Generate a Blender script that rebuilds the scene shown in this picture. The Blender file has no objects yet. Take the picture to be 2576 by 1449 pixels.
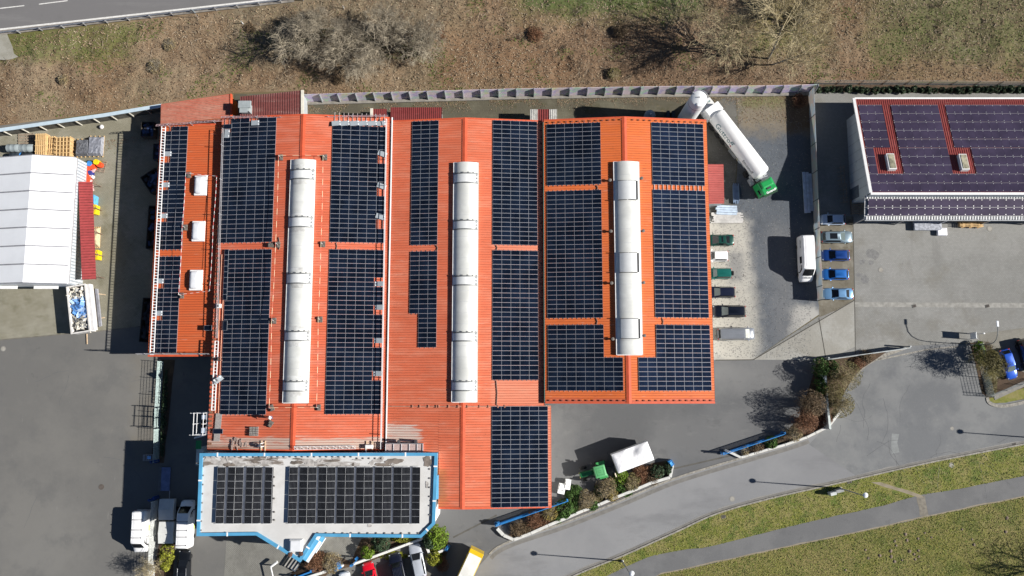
import bpy, bmesh, math, random
from mathutils import Vector, Matrix, noise, Euler
random.seed(7)
R=math.radians
S=bpy.context.scene; COL=S.collection
# ---------------------------------------------------------------- camera model (drone, 120 m up)
HC=120.0; FP=2000.0; TH=R(6.9)
def ray(px,py):
    u=(px-1288)/FP; v=(724.5-py)/FP
    return Vector((u, v*math.cos(TH)+math.sin(TH), v*math.sin(TH)-math.cos(TH)))
def P(px,py,z=0.0):
    d=ray(px,py); t=(z-HC)/d.z
    return Vector((d.x*t,d.y*t,z))
def PR(px,py,zf):
    z=6.0
    for _ in range(12):
        p=P(px,py,z); z=zf(p.x,p.y)
    return P(px,py,z)
# ---------------------------------------------------------------- materials
MATS={}
def _new(name):
    m=bpy.data.materials.new(name); m.use_nodes=True; nt=m.node_tree
    b=nt.nodes['Principled BSDF']; return m,nt,b
def _n(nt,t,**kw):
    n=nt.nodes.new(t)
    for k,v in kw.items(): setattr(n,k,v)
    return n
def _c(c): return (c[0],c[1],c[2],1)
def _pos(nt,kind='pos',scale=(1,1,1),off=(0,0,0)):
    if kind=='obj':
        s=_n(nt,'ShaderNodeTexCoord').outputs['Object']
    else: s=_n(nt,'ShaderNodeNewGeometry').outputs['Position']
    mp=_n(nt,'ShaderNodeMapping'); mp.inputs['Scale'].default_value=scale; mp.inputs['Location'].default_value=off
    nt.links.new(s,mp.inputs['Vector']); return mp.outputs['Vector']
def _noise(nt,vec,scale,detail=4,rough=.6):
    n=_n(nt,'ShaderNodeTexNoise'); n.inputs['Scale'].default_value=scale; n.inputs['Detail'].default_value=detail; n.inputs['Roughness'].default_value=rough
    nt.links.new(vec,n.inputs['Vector']); return n.outputs['Fac']
def _range(nt,v,a,b,c=0,d=1):
    if a>b: a,b,c,d=b,a,d,c
    n=_n(nt,'ShaderNodeMapRange'); n.interpolation_type='SMOOTHSTEP'
    for k,x in zip(('From Min','From Max','To Min','To Max'),(a,b,c,d)): n.inputs[k].default_value=x
    nt.links.new(v,n.inputs['Value']); return n.outputs['Result']
def _mix(nt,f,a,b):
    n=_n(nt,'ShaderNodeMix',data_type='RGBA')
    for s,x in ((n.inputs[0],f),(n.inputs[6],a),(n.inputs[7],b)):
        if isinstance(x,(int,float)): s.default_value=x
        elif isinstance(x,tuple): s.default_value=_c(x)
        else: nt.links.new(x,s)
    return n.outputs[2]
def _mul(nt,a,b):
    n=_n(nt,'ShaderNodeMath',operation='MULTIPLY')
    for s,x in ((n.inputs[0],a),(n.inputs[1],b)):
        if isinstance(x,(int,float)): s.default_value=x
        else: nt.links.new(x,s)
    return n.outputs[0]
def mat(name,col,rough=.7,metal=0,var=.18,scale=1.5,col2=None,spec=.4,bump=0,bscale=25,kind='pos',stretch=(1,1,1),coat=0):
    if name in MATS: return MATS[name]
    m,nt,b=_new(name)
    v=_pos(nt,kind,stretch)
    f=_range(nt,_noise(nt,v,scale,5),.3,.7)
    a=tuple(x*(1-var) for x in col); c=col2 or tuple(min(1,x*(1+var)) for x in col)
    nt.links.new(_mix(nt,f,a,c),b.inputs['Base Color'])
    b.inputs['Roughness'].default_value=rough; b.inputs['Metallic'].default_value=metal
    b.inputs['Specular IOR Level'].default_value=spec
    if coat: b.inputs['Coat Weight'].default_value=coat; b.inputs['Coat Roughness'].default_value=.05
    if bump:
        bn=_n(nt,'ShaderNodeBump'); bn.inputs['Strength'].default_value=bump; bn.inputs['Distance'].default_value=.05
        nt.links.new(_noise(nt,v,bscale,6),bn.inputs['Height']); nt.links.new(bn.outputs['Normal'],b.inputs['Normal'])
    MATS[name]=m; return m
def gmat(name,base,layers,rough=.9,brick=None,bump=.4,bscale=6,rot=0,wave=None):
    """ground-like material: base colour, then layers (colour, scale, lo, hi, strength, stretch, detail)"""
    m,nt,b=_new(name); col=base; i=0
    for L in layers:
        if L[0]=='region':
            _,c,(x0,x1,y0,y1),soft,amp,nsc,st=L; i+=1
            g=_n(nt,'ShaderNodeNewGeometry'); sx=_n(nt,'ShaderNodeSeparateXYZ'); nt.links.new(g.outputs['Position'],sx.inputs[0])
            def pert(sock,off):
                q=_n(nt,'ShaderNodeMath',operation='MULTIPLY_ADD'); nt.links.new(_noise(nt,_pos(nt,'pos',(1,1,1),(off+i*9,i*4,0)),nsc,6,.65),q.inputs[0]); q.inputs[1].default_value=amp*2
                q2=_n(nt,'ShaderNodeMath',operation='SUBTRACT'); nt.links.new(sock,q2.inputs[0]); q2.inputs[1].default_value=amp; nt.links.new(q2.outputs[0],q.inputs[2]); return q.outputs[0]
            X,Y=pert(sx.outputs['X'],0),pert(sx.outputs['Y'],31)
            f=_mul(nt,_mul(nt,_range(nt,X,x0-soft,x0+soft),_range(nt,X,x1-soft,x1+soft,1,0)),_mul(nt,_range(nt,Y,y0-soft,y0+soft),_range(nt,Y,y1-soft,y1+soft,1,0)))
            col=_mix(nt,_mul(nt,f,st),col,c); continue
        c,sc,lo,hi,st=L[:5]; strx=L[5] if len(L)>5 else (1,1,1); det=L[6] if len(L)>6 else 6
        i+=1; v=_pos(nt,'pos',strx,(i*13.7,i*7.3,i*3.1))
        f=_mul(nt,_range(nt,_noise(nt,v,sc,det,.65),lo,hi),st)
        col=_mix(nt,f,col,c)
    if brick:
        bw,bh,mc,ms,st,ang=brick
        mp=_n(nt,'ShaderNodeMapping'); mp.inputs['Rotation'].default_value=(0,0,ang)
        nt.links.new(_n(nt,'ShaderNodeNewGeometry').outputs['Position'],mp.inputs['Vector'])
        t=_n(nt,'ShaderNodeTexBrick'); t.inputs['Scale'].default_value=1; t.inputs['Brick Width'].default_value=bw; t.inputs['Row Height'].default_value=bh
        t.inputs['Mortar Size'].default_value=ms; t.inputs['Color1'].default_value=(1,1,1,1); t.inputs['Color2'].default_value=(.86,.86,.86,1); t.inputs['Mortar'].default_value=_c(mc)
        nt.links.new(mp.outputs[0],t.inputs['Vector'])
        n=_n(nt,'ShaderNodeMix',data_type='RGBA',blend_type='MULTIPLY'); n.inputs[0].default_value=st
        if isinstance(col,tuple): n.inputs[6].default_value=_c(col)
        else: nt.links.new(col,n.inputs[6])
        nt.links.new(t.outputs['Color'],n.inputs[7]); col=n.outputs[2]
    if isinstance(col,tuple): b.inputs['Base Color'].default_value=_c(col)
    else: nt.links.new(col,b.inputs['Base Color'])
    b.inputs['Roughness'].default_value=rough; b.inputs['Specular IOR Level'].default_value=.25
    if bump:
        bn=_n(nt,'ShaderNodeBump'); bn.inputs['Strength'].default_value=bump; bn.inputs['Distance'].default_value=.06
        nt.links.new(_noise(nt,_pos(nt),bscale,8,.7),bn.inputs['Height']); nt.links.new(bn.outputs['Normal'],b.inputs['Normal'])
    MATS[name]=m; return m
def glass(name,col=(.01,.012,.015),rough=.06):
    if name in MATS: return MATS[name]
    m,nt,b=_new(name); b.inputs['Base Color'].default_value=_c(col); b.inputs['Roughness'].default_value=rough; b.inputs['Specular IOR Level'].default_value=.6
    MATS[name]=m; return m
# ---------------------------------------------------------------- mesh builder
class MB:
    def __init__(s): s.v=[]; s.f=[]; s.m=[]
    def add(s,vs,fs,mi=0,M=None):
        o=len(s.v)
        s.v+= [tuple(M@Vector(p)) for p in vs] if M is not None else [tuple(p) for p in vs]
        for f in fs: s.f.append(tuple(i+o for i in f)); s.m.append(mi)
        return s
    def quad(s,a,b,c,d,mi=0): return s.add([a,b,c,d],[(0,1,2,3)],mi)
    def box(s,c,d,rz=0,mi=0,bev=0,M=None,taper=None):
        x,y,z=d[0]/2,d[1]/2,d[2]/2
        T=Matrix.Translation(c)@Matrix.Rotation(rz,4,'Z')
        if M is not None: T=M@T
        if bev<=0:
            t=taper or (1,1)
            vs=[(-x,-y,-z),(x,-y,-z),(x,y,-z),(-x,y,-z),(-x*t[0],-y*t[1],z),(x*t[0],-y*t[1],z),(x*t[0],y*t[1],z),(-x*t[0],y*t[1],z)]
            return s.add(vs,[(3,2,1,0),(4,5,6,7),(0,1,5,4),(1,2,6,5),(2,3,7,6),(3,0,4,7)],mi,T)
        b=min(bev,x*.9,y*.9,z*.9); t=taper or (1,1); rings=[]; vs=[]
        for zz,ins in ((-z,b),(-z+b,0),(z-b,0),(z-b*.3,b*.3),(z,b)):
            k=(zz+z)/(2*z); tx=1+(t[0]-1)*k; ty=1+(t[1]-1)*k
            X=x*tx-ins; Y=y*ty-ins; r=[]
            for sx,sy in ((1,1),(-1,1),(-1,-1),(1,-1)):
                pts=[(sx*X,sy*(Y-b)),(sx*(X-b*.3),sy*(Y-b*.3)),(sx*(X-b),sy*Y)]
                if sx*sy<0: pts=pts[::-1]
                for q in pts: r.append(len(vs)); vs.append((q[0],q[1],zz))
            rings.append(r)
        fs=[tuple(rings[0][::-1]),tuple(rings[-1])]
        for a,c2 in zip(rings,rings[1:]):
            n=len(a)
            for i in range(n): fs.append((a[i],a[(i+1)%n],c2[(i+1)%n],c2[i]))
        return s.add(vs,fs,mi,T)
    def prism(s,pts,z0,z1,mi=0,mtop=None,M=None):
        n=len(pts); a=sum(pts[i][0]*pts[(i+1)%n][1]-pts[(i+1)%n][0]*pts[i][1] for i in range(n))
        if a<0: pts=pts[::-1]
        vs=[(p[0],p[1],z0) for p in pts]+[(p[0],p[1],z1) for p in pts]
        s.add(vs,[tuple(range(n))[::-1]]+[(i,(i+1)%n,n+(i+1)%n,n+i) for i in range(n)],mi,M)
        return s.add([(p[0],p[1],z1) for p in pts],[tuple(range(n))],mi if mtop is None else mtop,M)
    def cyl(s,p0,p1,r0,r1=None,n=12,mi=0,caps=True,M=None):
        p0=Vector(p0); p1=Vector(p1); r1=r0 if r1 is None else r1
        d=(p1-p0); 
        if d.length<1e-6: return s
        q=d.normalized().to_track_quat('Z','Y')
        vs=[]
        for p,r in ((p0,r0),(p1,r1)):
            for i in range(n):
                a=2*math.pi*i/n; vs.append(p+q@Vector((r*math.cos(a),r*math.sin(a),0)))
        fs=[(i,(i+1)%n,n+(i+1)%n,n+i) for i in range(n)]
        if caps: fs+=[tuple(range(n))[::-1],tuple(range(n,2*n))]
        return s.add(vs,fs,mi,M)
    def tube(s,path,r,n=6,mi=0):
        for a,b in zip(path,path[1:]): s.cyl(a,b,r,r,n,mi)
        return s
    def lathe(s,prof,n=20,mi=0,M=None):
        """prof: list of (r,z)"""
        vs=[];fs=[]
        for r,z in prof:
            for i in range(n):
                a=2*math.pi*i/n; vs.append((r*math.cos(a),r*math.sin(a),z))
        for k in range(len(prof)-1):
            for i in range(n): fs.append((k*n+i,k*n+(i+1)%n,(k+1)*n+(i+1)%n,(k+1)*n+i))
        if prof[-1][0]>1e-3: fs.append(tuple(range((len(prof)-1)*n,len(prof)*n)))
        if prof[0][0]>1e-3: fs.append(tuple(range(n))[::-1])
        return s.add(vs,fs,mi,M)
    def loft(s,rings,mi=0,M=None,closed=True,caps=True):
        n=len(rings[0]); vs=[p for r in rings for p in r]; fs=[]
        for k in range(len(rings)-1):
            for i in range(n if closed else n-1): fs.append((k*n+i,k*n+(i+1)%n,(k+1)*n+(i+1)%n,(k+1)*n+i))
        if caps: fs+=[tuple(range(n))[::-1],tuple(range((len(rings)-1)*n,len(rings)*n))]
        return s.add(vs,fs,mi,M)
    def build(s,name,mats,parent=None,smooth=False,world=False,label=None):
        me=bpy.data.meshes.new(name); me.from_pydata(s.v,[],s.f)
        if not isinstance(mats,(list,tuple)): mats=[mats]
        for m in mats: me.materials.append(m)
        if len(mats)>1: me.polygons.foreach_set('material_index',s.m)
        if smooth:
            me.polygons.foreach_set('use_smooth',[True]*len(me.polygons))
            try: me.set_sharp_from_angle(angle=R(40))
            except Exception: pass
        me.update()
        o=bpy.data.objects.new(name,me); COL.objects.link(o)
        if parent is not None:
            o.parent=parent
            if world: o.matrix_parent_inverse=WM[parent.name].inverted()
        if label: o['label']=label
        WM[o.name]=Matrix.Identity(4)
        return o
WM={}
def thing(name,label,cat,loc=(0,0,0),rz=0,group=None):
    o=bpy.data.objects.new(name,None); COL.objects.link(o); o.empty_display_size=.5
    o.location=loc; o.rotation_euler=(0,0,rz); o['label']=label; o['category']=cat
    if group: o['group']=group
    WM[o.name]=Matrix.Translation(loc)@Matrix.Rotation(rz,4,'Z'); return o
def tag(o,label=None,cat=None,group=None,kind=None):
    if label: o['label']=label
    if cat: o['category']=cat
    if group: o['group']=group
    if kind: o['kind']=kind
    return o
KIDS={}
def kids(o): return [c for c in bpy.data.objects if c.parent==o]
def dup(root,loc,rz,label,ks=None,scale=None):
    r=root.copy(); COL.objects.link(r); r.location=loc; r.rotation_euler=(0,0,rz); r['label']=label
    if scale: r.scale=scale
    WM[r.name]=Matrix.Translation(loc)@Matrix.Rotation(rz,4,'Z')
    for ch,gs in ks:
        c=ch.copy(); COL.objects.link(c); c.parent=r
        for g in gs:
            d=g.copy(); COL.objects.link(d); d.parent=c
    return r
def tree_of(root): return [(c,kids(c)) for c in kids(root)]
# ---------------------------------------------------------------- ground sheets
def wob(pts,amp,step=1.0,seed=0):
    out=[];n=len(pts)
    for i in range(n):
        a=Vector(pts[i][:2]);b=Vector(pts[(i+1)%n][:2]);L=(b-a).length;k=max(1,int(L/step))
        for j in range(k):
            p=a.lerp(b,j/k)
            q=noise.noise_vector(Vector((p.x*.35,p.y*.35,seed)))*amp+noise.noise_vector(Vector((p.x*1.3,p.y*1.3,seed+5)))*amp*.5
            out.append((p.x+q.x,p.y+q.y))
    return out
def sheet(name,dpts,z,m,amp=0,label=None,cat=None,kind='structure',seed=0,thick=0,world=False):
    pts=[(p[0],p[1]) for p in dpts] if world else [P(x,y,z)[:2] for x,y in dpts]
    if amp: pts=wob(pts,amp,.8,seed)
    bm=bmesh.new(); vs=[bm.verts.new((x,y,z)) for x,y in pts]; f=bm.faces.new(vs)
    if f.normal.z<0: f.normal_flip()
    f.normal_update()
    if f.normal.z<0: f.normal_flip()
    if thick:
        n=len(vs); lo=[bm.verts.new((x,y,z-thick)) for x,y in pts]
        for i in range(n): bm.faces.new((vs[i],vs[(i+1)%n],lo[(i+1)%n],lo[i]))
    bmesh.ops.triangulate(bm,faces=[f])
    me=bpy.data.meshes.new(name); bm.to_mesh(me); bm.free(); me.materials.append(m)
    o=bpy.data.objects.new(name,me); COL.objects.link(o)
    return tag(o,label,cat,None,kind)
def smooth_path(pts,n=8):
    """Catmull-Rom through pixel points"""
    out=[];p=[Vector(q) for q in pts]; p=[p[0]*2-p[1]]+p+[p[-1]*2-p[-2]]
    for i in range(1,len(p)-2):
        for k in range(n):
            t=k/n;a,b,c,d=p[i-1:i+3]
            out.append(.5*((2*b)+(c-a)*t+(2*a-5*b+4*c-d)*t*t+(3*b-a-3*c+d)*t**3))
    out.append(p[-2]); return [tuple(q) for q in out]
# ================================================================ camera, light, sky
cam=bpy.data.cameras.new('camera'); co=bpy.data.objects.new('camera',cam); COL.objects.link(co)
cam.sensor_width=36; cam.lens=36*FP/2576; cam.clip_end=2000; cam.clip_start=1
co.location=(0,0,HC); co.rotation_euler=(TH,0,0); S.camera=co
SUN_EL=R(31.5); SHX,SHY=-1.0,0.075        # shadow direction on the ground
w=bpy.data.worlds.new('World'); S.world=w; w.use_nodes=True; nt=w.node_tree
sky=nt.nodes.new('ShaderNodeTexSky'); sky.sky_type='NISHITA'; sky.sun_disc=False
sky.sun_elevation=SUN_EL; sky.air_density=.6; sky.dust_density=.1; sky.ozone_density=1.5; sky.altitude=400; sky.sun_rotation=math.atan2(-SHX,-SHY)
bg=nt.nodes['Background']; bg.inputs['Strength'].default_value=.05
nt.links.new(sky.outputs[0],bg.inputs['Color'])
sl=bpy.data.lights.new('sun','SUN'); sl.energy=5; sl.angle=R(.5); sl.color=(1,.96,.90)
so=bpy.data.objects.new('sun',sl); COL.objects.link(so); so.location=(60,0,80)
d=Vector((SHX,SHY,0)).normalized()*math.cos(SUN_EL); d.z=-math.sin(SUN_EL)
so.rotation_euler=d.to_track_quat('-Z','Y').to_euler()
S.view_settings.view_transform='Standard'; S.view_settings.look='None'; S.view_settings.exposure=.72; S.view_settings.gamma=1
# ================================================================ ground materials
g_far=gmat('far_grass',(.10,.10,.04),[((.14,.11,.06),.05,.4,.6,1)])
g_asph=gmat('yard_asphalt',(.135,.132,.125),[('region',(.20,.195,.18),(P(20,1350).x,P(210,1350).x,P(100,1470).y,P(100,1255).y),4,6,.35,.5),('region',(.17,.15,.115),(P(330,1000).x,P(420,1000).x,P(380,1180).y,P(380,895).y),1.2,1.6,.4,.55),((.165,.16,.148),.06,.42,.62,.8),((.11,.11,.108),.25,.5,.7,.5),((.19,.18,.16),1.2,.62,.75,.35),((.09,.09,.09),.5,.66,.72,.5),((.24,.235,.22),.9,.66,.74,.35,(2.2,.5,1)),((.17,.168,.16),9,.55,.8,.35),((.09,.09,.09),14,.58,.8,.35)],bump=.2,bscale=8)
g_asph2=gmat('court_asphalt',(.108,.11,.113),[('region',(.20,.20,.195),(P(1790,950).x,P(1960,950).x,P(1850,985).y,P(1850,900).y),2.5,3.5,.3,.55),('region',(.17,.17,.168),(P(1640,1100).x,P(1880,1100).x,P(1700,1165).y,P(1700,1040).y),2,3.5,.4,.45),((.145,.145,.145),.07,.4,.6,.8),((.20,.20,.19),.3,.55,.75,.35,(1,3,1)),((.085,.085,.088),.5,.55,.7,.4),((.16,.16,.16),10,.5,.8,.5)],bump=.25,bscale=8)
g_conc=gmat('yard_concrete',(.235,.22,.165),[((.30,.285,.23),.15,.4,.6,.8),((.16,.15,.10),.35,.5,.7,.7),((.12,.11,.06),.6,.62,.75,.6),((.33,.31,.26),7,.5,.75,.5)],brick=(.4,.2,(.6,.6,.56),.02,.8,R(4)))
g_nstrip=gmat('moss_paving',(.105,.095,.068),[((.15,.14,.10),.2,.45,.65,.8),((.07,.065,.03),.4,.5,.7,.8),((.19,.15,.09),1.1,.6,.72,.7),((.09,.10,.02),.9,.64,.74,.6)],brick=(.2,.24,(.62,.62,.58),.02,.9,0))
_gx=lambda px,py: P(px,py,0)
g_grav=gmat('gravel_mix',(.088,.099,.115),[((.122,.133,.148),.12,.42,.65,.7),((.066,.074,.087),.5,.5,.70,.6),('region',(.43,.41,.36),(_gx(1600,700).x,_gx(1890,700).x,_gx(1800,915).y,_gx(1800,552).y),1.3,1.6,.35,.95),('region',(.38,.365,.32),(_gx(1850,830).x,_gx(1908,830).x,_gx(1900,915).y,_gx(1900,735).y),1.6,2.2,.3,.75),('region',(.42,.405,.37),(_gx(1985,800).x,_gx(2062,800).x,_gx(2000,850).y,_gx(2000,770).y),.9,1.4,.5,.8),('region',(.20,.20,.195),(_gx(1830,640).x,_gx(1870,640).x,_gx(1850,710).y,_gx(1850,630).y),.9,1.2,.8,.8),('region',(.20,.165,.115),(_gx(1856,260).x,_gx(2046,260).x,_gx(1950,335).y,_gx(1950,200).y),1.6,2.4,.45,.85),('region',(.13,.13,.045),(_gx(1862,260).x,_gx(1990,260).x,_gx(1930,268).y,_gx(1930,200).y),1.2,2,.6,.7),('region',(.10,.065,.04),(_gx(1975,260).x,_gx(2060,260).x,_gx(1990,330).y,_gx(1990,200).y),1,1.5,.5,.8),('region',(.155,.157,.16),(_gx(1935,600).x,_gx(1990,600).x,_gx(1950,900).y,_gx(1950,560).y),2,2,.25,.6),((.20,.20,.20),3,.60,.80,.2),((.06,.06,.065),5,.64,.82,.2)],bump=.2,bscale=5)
g_sand=gmat('pale_gravel',(.36,.345,.30),[((.29,.28,.245),.3,.45,.65,.8),((.22,.215,.20),.6,.58,.72,.6),((.43,.41,.36),1.0,.55,.75,.6),((.20,.20,.19),8,.58,.75,.3)],bump=.3,bscale=7)
g_pave=gmat('pale_pavers',(.228,.226,.213),[((.28,.278,.265),.08,.42,.6,.9),((.185,.175,.15),.2,.5,.7,.6),((.17,.17,.165),.5,.6,.75,.5),((.31,.30,.28),.35,.6,.75,.5,(.5,2,1)),((.15,.15,.148),.9,.66,.72,.5),((.20,.197,.187),.15,.55,.7,.5,(3,.6,1)),((.27,.26,.23),8,.55,.8,.25)],brick=(.3,.2,(.72,.72,.70),.018,.9,0),bump=.2)
g_slab=gmat('concrete_slab',(.29,.28,.25),[((.35,.345,.32),.2,.42,.65,.9),((.22,.21,.18),.5,.55,.75,.6),((.25,.24,.21),6,.5,.8,.4)],brick=(.2,.3,(.8,.8,.78),.015,.7,0),bump=.2)
g_road=gmat('road_asphalt',(.205,.207,.212),[((.245,.246,.248),.08,.4,.65,.8),((.165,.166,.17),.16,.52,.7,.7,(.5,1.5,1)),((.27,.26,.245),.5,.6,.78,.35),((.25,.25,.25),9,.5,.8,.5),((.14,.14,.14),12,.55,.8,.4)],bump=.2,bscale=9)
g_road2=gmat('old_asphalt',(.146,.151,.156),[('region',(.135,.139,.144),(P(2060,950).x,P(2700,950).x,P(2300,1030).y,P(2300,860).y),3,4,.2,.75),((.205,.208,.205),.12,.4,.62,.8),((.13,.135,.14),.4,.52,.7,.6),((.22,.22,.21),1.1,.6,.74,.5),((.125,.125,.13),2.2,.66,.72,.3),((.22,.22,.22),9,.5,.8,.5)],bump=.3,bscale=7)
g_path=gmat('path_asphalt',(.130,.131,.133),[((.16,.16,.16),.2,.42,.62,.8),((.105,.106,.108),.6,.55,.7,.5),((.20,.195,.18),1.3,.64,.76,.4),((.17,.17,.17),9,.5,.8,.5)],bump=.2,bscale=9)
g_hway=gmat('highway_asphalt',(.155,.15,.15),[((.20,.195,.19),.5,.5,.7,.6,(.2,1.6,1)),((.13,.127,.127),.2,.5,.7,.6),((.18,.18,.18),9,.5,.8,.4)],bump=.2)
g_earth=gmat('planting_soil',(.075,.05,.033),[((.12,.08,.05),.8,.45,.65,.8),((.05,.055,.02),.6,.55,.7,.7),((.16,.11,.07),5,.55,.72,.6)],bump=.9,bscale=4)
g_grass=gmat('verge_grass',(.165,.170,.036),[((.225,.195,.075),.5,.44,.60,.85),((.075,.115,.02),.35,.5,.62,.85),((.09,.125,.02),1.1,.54,.66,.7),((.24,.215,.10),2.2,.52,.72,.8),((.09,.105,.022),3.2,.54,.74,.6),((.07,.07,.025),7,.58,.75,.4)],bump=.7,bscale=4)
g_field=gmat('meadow_grass',(.155,.148,.036),[((.205,.165,.07),.16,.45,.6,.7),((.085,.11,.022),1.0,.54,.66,.65),((.19,.165,.06),.3,.42,.62,.9),((.075,.095,.02),.25,.5,.66,.7),((.24,.205,.09),2.0,.52,.72,.8),((.085,.095,.022),2.8,.54,.74,.6),((.065,.065,.022),7,.58,.75,.4)],bump=.7,bscale=4)
g_leaf=gmat('leaf_litter_soil',(.205,.135,.078),[((.25,.19,.125),.07,.42,.6,.8),((.15,.092,.052),.11,.46,.64,.85),((.18,.145,.09),.05,.5,.64,.7),
 ('region',(.17,.095,.05),(P(1080,150).x,P(1900,150).x,P(1500,225).y,P(1500,85).y),3,6,.2,.6),('region',(.13,.095,.065),(P(1480,150).x,P(2060,150).x,P(1700,225).y,P(1700,60).y),4,6,.2,.45),('region',(.165,.155,.105),(P(560,30).x,P(1080,30).x,P(800,170).y,P(800,-80).y),4,7,.2,.5),
 ('region',(.07,.105,.03),(P(1290,30).x,P(1780,30).x,P(1500,44).y,P(1500,-80).y),2.5,4,.4,.85),('region',(.09,.10,.038),(P(2180,90).x,P(2900,90).x,P(2400,165).y,P(2400,-90).y),4,6,.25,.75),('region',(.10,.13,.03),(P(-90,120).x,P(340,120).x,P(200,150).y,P(200,60).y),1.5,3.5,.4,.65),('region',(.16,.155,.05),(P(1880,60).x,P(2080,60).x,P(1980,150).y,P(1980,-60).y),2.5,4,.3,.55),
 ((.29,.22,.14),1.3,.56,.74,.45),((.105,.066,.038),1.0,.54,.72,.6),((.30,.225,.15),5,.58,.75,.4),((.085,.055,.034),5,.58,.75,.4)],bump=.9,bscale=4)
g_nettle=gmat('nettle_ground',(.095,.12,.03),[((.17,.15,.07),.3,.45,.62,.8),((.05,.085,.018),.6,.5,.66,.9),((.19,.15,.09),2,.55,.7,.8),((.035,.045,.015),4,.55,.7,.8)],bump=1,bscale=4)
g_worn=gmat('worn_path',(.255,.22,.165),[((.20,.17,.11),.6,.45,.65,.8),((.32,.28,.22),3,.55,.75,.5)])
g_kerb=mat('kerb_stone',(.25,.235,.205),.9,var=.3,scale=3,bump=.3)
g_kerb2=mat('gutter_stone',(.165,.158,.145),.9,var=.15,scale=1.2)
g_white=mat('road_paint',(.62,.61,.58),.8,var=.15,scale=4)
g_dust=mat('pale_dust',(.30,.285,.255),.95,var=.2,scale=2)
# ================================================================ ground sheets
sheet('ground',[(-900,-900),(900,-900),(900,900),(-900,900)],-.02,g_far,world=True)
# embankment : one displaced terrain sheet
WALLPTS=[(-200,352),(0,316),(200,292),(415,262),(585,234),(765,228),(772,247),(1288,229),(1932,216),(2050,212),(2310,206),(2900,208)]
WW=[P(x,y,0) for x,y in WALLPTS]
def wall_y(x):
    for a,b in zip(WW,WW[1:]):
        if a.x<=x<=b.x: return a.y+(b.y-a.y)*(x-a.x)/max(1e-6,b.x-a.x)
    return WW[0].y if x<WW[0].x else WW[-1].y
RA,RB=P(0,88,0),P(760,0,0)
def road_d(x,y):   # >0 north of the guard rail line
    n=Vector((-(RB.y-RA.y),RB.x-RA.x)).normalized(); return n.x*(x-RA.x)+n.y*(y-RA.y)
def emb_z(x,y):
    z=.10+.30*(noise.fractal(Vector((x*.22,y*.22,1.3)),1,2,4)+.2)+.13*noise.noise(Vector((x*1.1,y*1.1,4)))+.06*noise.noise(Vector((x*2.7,y*2.7,9)))
    k=min(1,max(0,(y-wall_y(x)-.3)/2)); z=.03+max(0,z)*k
    rd=road_d(x,y)
    if rd>-1.2: z=z*(1-min(1,(rd+1.2)/1.2))+.03
    return z
def embankment():
    vs=[];fs=[];x0,x1,st=-104,104,.36; nx=int((x1-x0)/st); ny=104; H=38
    for i in range(nx+1):
        x=x0+i*st; yw=wall_y(x)
        for j in range(ny+1):
            y=yw+H*(j/ny); vs.append((x,y,emb_z(x,y)))
    for i in range(nx):
        for j in range(ny):
            a=i*(ny+1)+j; fs.append((a,a+ny+1,a+ny+2,a+1))
    mb=MB(); mb.v=vs; mb.f=fs; mb.m=[0]*len(fs)
    o=mb.build('embankment',g_leaf,smooth=True); tag(o,kind='structure')
embankment()
Z=0.0
def L(): 
    global Z; Z+=.004; return Z
sheet('yard_asphalt',[(-300,300),(1300,300),(1300,1500),(1600,1700),(-300,1800)],.0,g_asph)
sheet('yard_concrete',[(-200,345),(0,322),(200,300),(415,268),(700,268),(700,800),(410,815),(250,834),(0,856),(-200,880)],.006,g_conc,.05)
sheet('back_lane',[(590,236),(768,236),(772,256),(1288,238),(1852,232),(1860,330),(1850,500),(760,500),(590,500)],.004,g_nstrip)
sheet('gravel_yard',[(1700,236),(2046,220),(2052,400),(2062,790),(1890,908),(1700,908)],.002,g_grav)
sheet('paved_lane',[(1700,300),(1850,234),(1856,300),(1853,420),(1840,545),(1700,545)],.010,gmat('grey_lane',(.125,.12,.108),[((.16,.155,.14),.3,.45,.65,.8),((.09,.085,.07),.5,.52,.7,.7)],brick=(.2,.24,(.66,.66,.63),.02,.8,0)),.1)
sheet('paved_yard',[(2046,215),(2900,215),(2900,900),(2470,860),(2284,872),(2075,905),(1890,908),(2060,795),(2060,760)],.003,g_pave)
sheet('concrete_apron',[(1895,905),(2150,752),(2152,872),(2080,905)],.007,g_slab)
sheet('parking_strip',[(2050,540),(2146,545),(2150,755),(2062,800)],.008,gmat('stained_paving',(.15,.135,.105),[((.22,.205,.17),.5,.45,.65,.8),((.09,.075,.05),.6,.5,.7,.8),((.16,.09,.02),.5,.66,.75,.5),((.26,.25,.22),5,.55,.75,.5)]),.15,seed=4)
sheet('hedge_bed',[(2047,208),(2900,208),(2900,236),(2047,232)],.012,g_earth,.1)
sheet('court_asphalt',[(1360,980),(1790,905),(2075,905),(2072,960),(2010,1090),(1880,1165),(1720,1225),(1700,1230),(1420,1340),(1240,1400),(1100,1330),(1060,1300),(1060,1000)],.005,g_asph2)
sheet('forecourt',[(1090,1270),(1265,1270),(1255,1330),(1205,1420),(1130,1500),(1060,1500),(1105,1370)],.007,g_asph2)
sheet('driveway',[(2284,870),(2470,862),(2480,1000),(2500,1060),(2080,1120),(2075,1078),(2140,960),(2165,920),(2220,885)],.0135,g_road2)
UP=smooth_path([(1080,1560),(1210,1418),(1268,1368),(1420,1315),(1560,1260),(1695,1204),(1865,1152),(2000,1112),(2080,1078)],6)
LO=smooth_path([(1330,1510),(1440,1450),(1568,1397),(1700,1338),(1800,1293),(1932,1255),(2113,1214),(2330,1165),(2576,1117),(2800,1075)],6)
sheet('road',UP+[(2480,1060),(2800,985)]+LO[::-1],.011,g_road)
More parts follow.
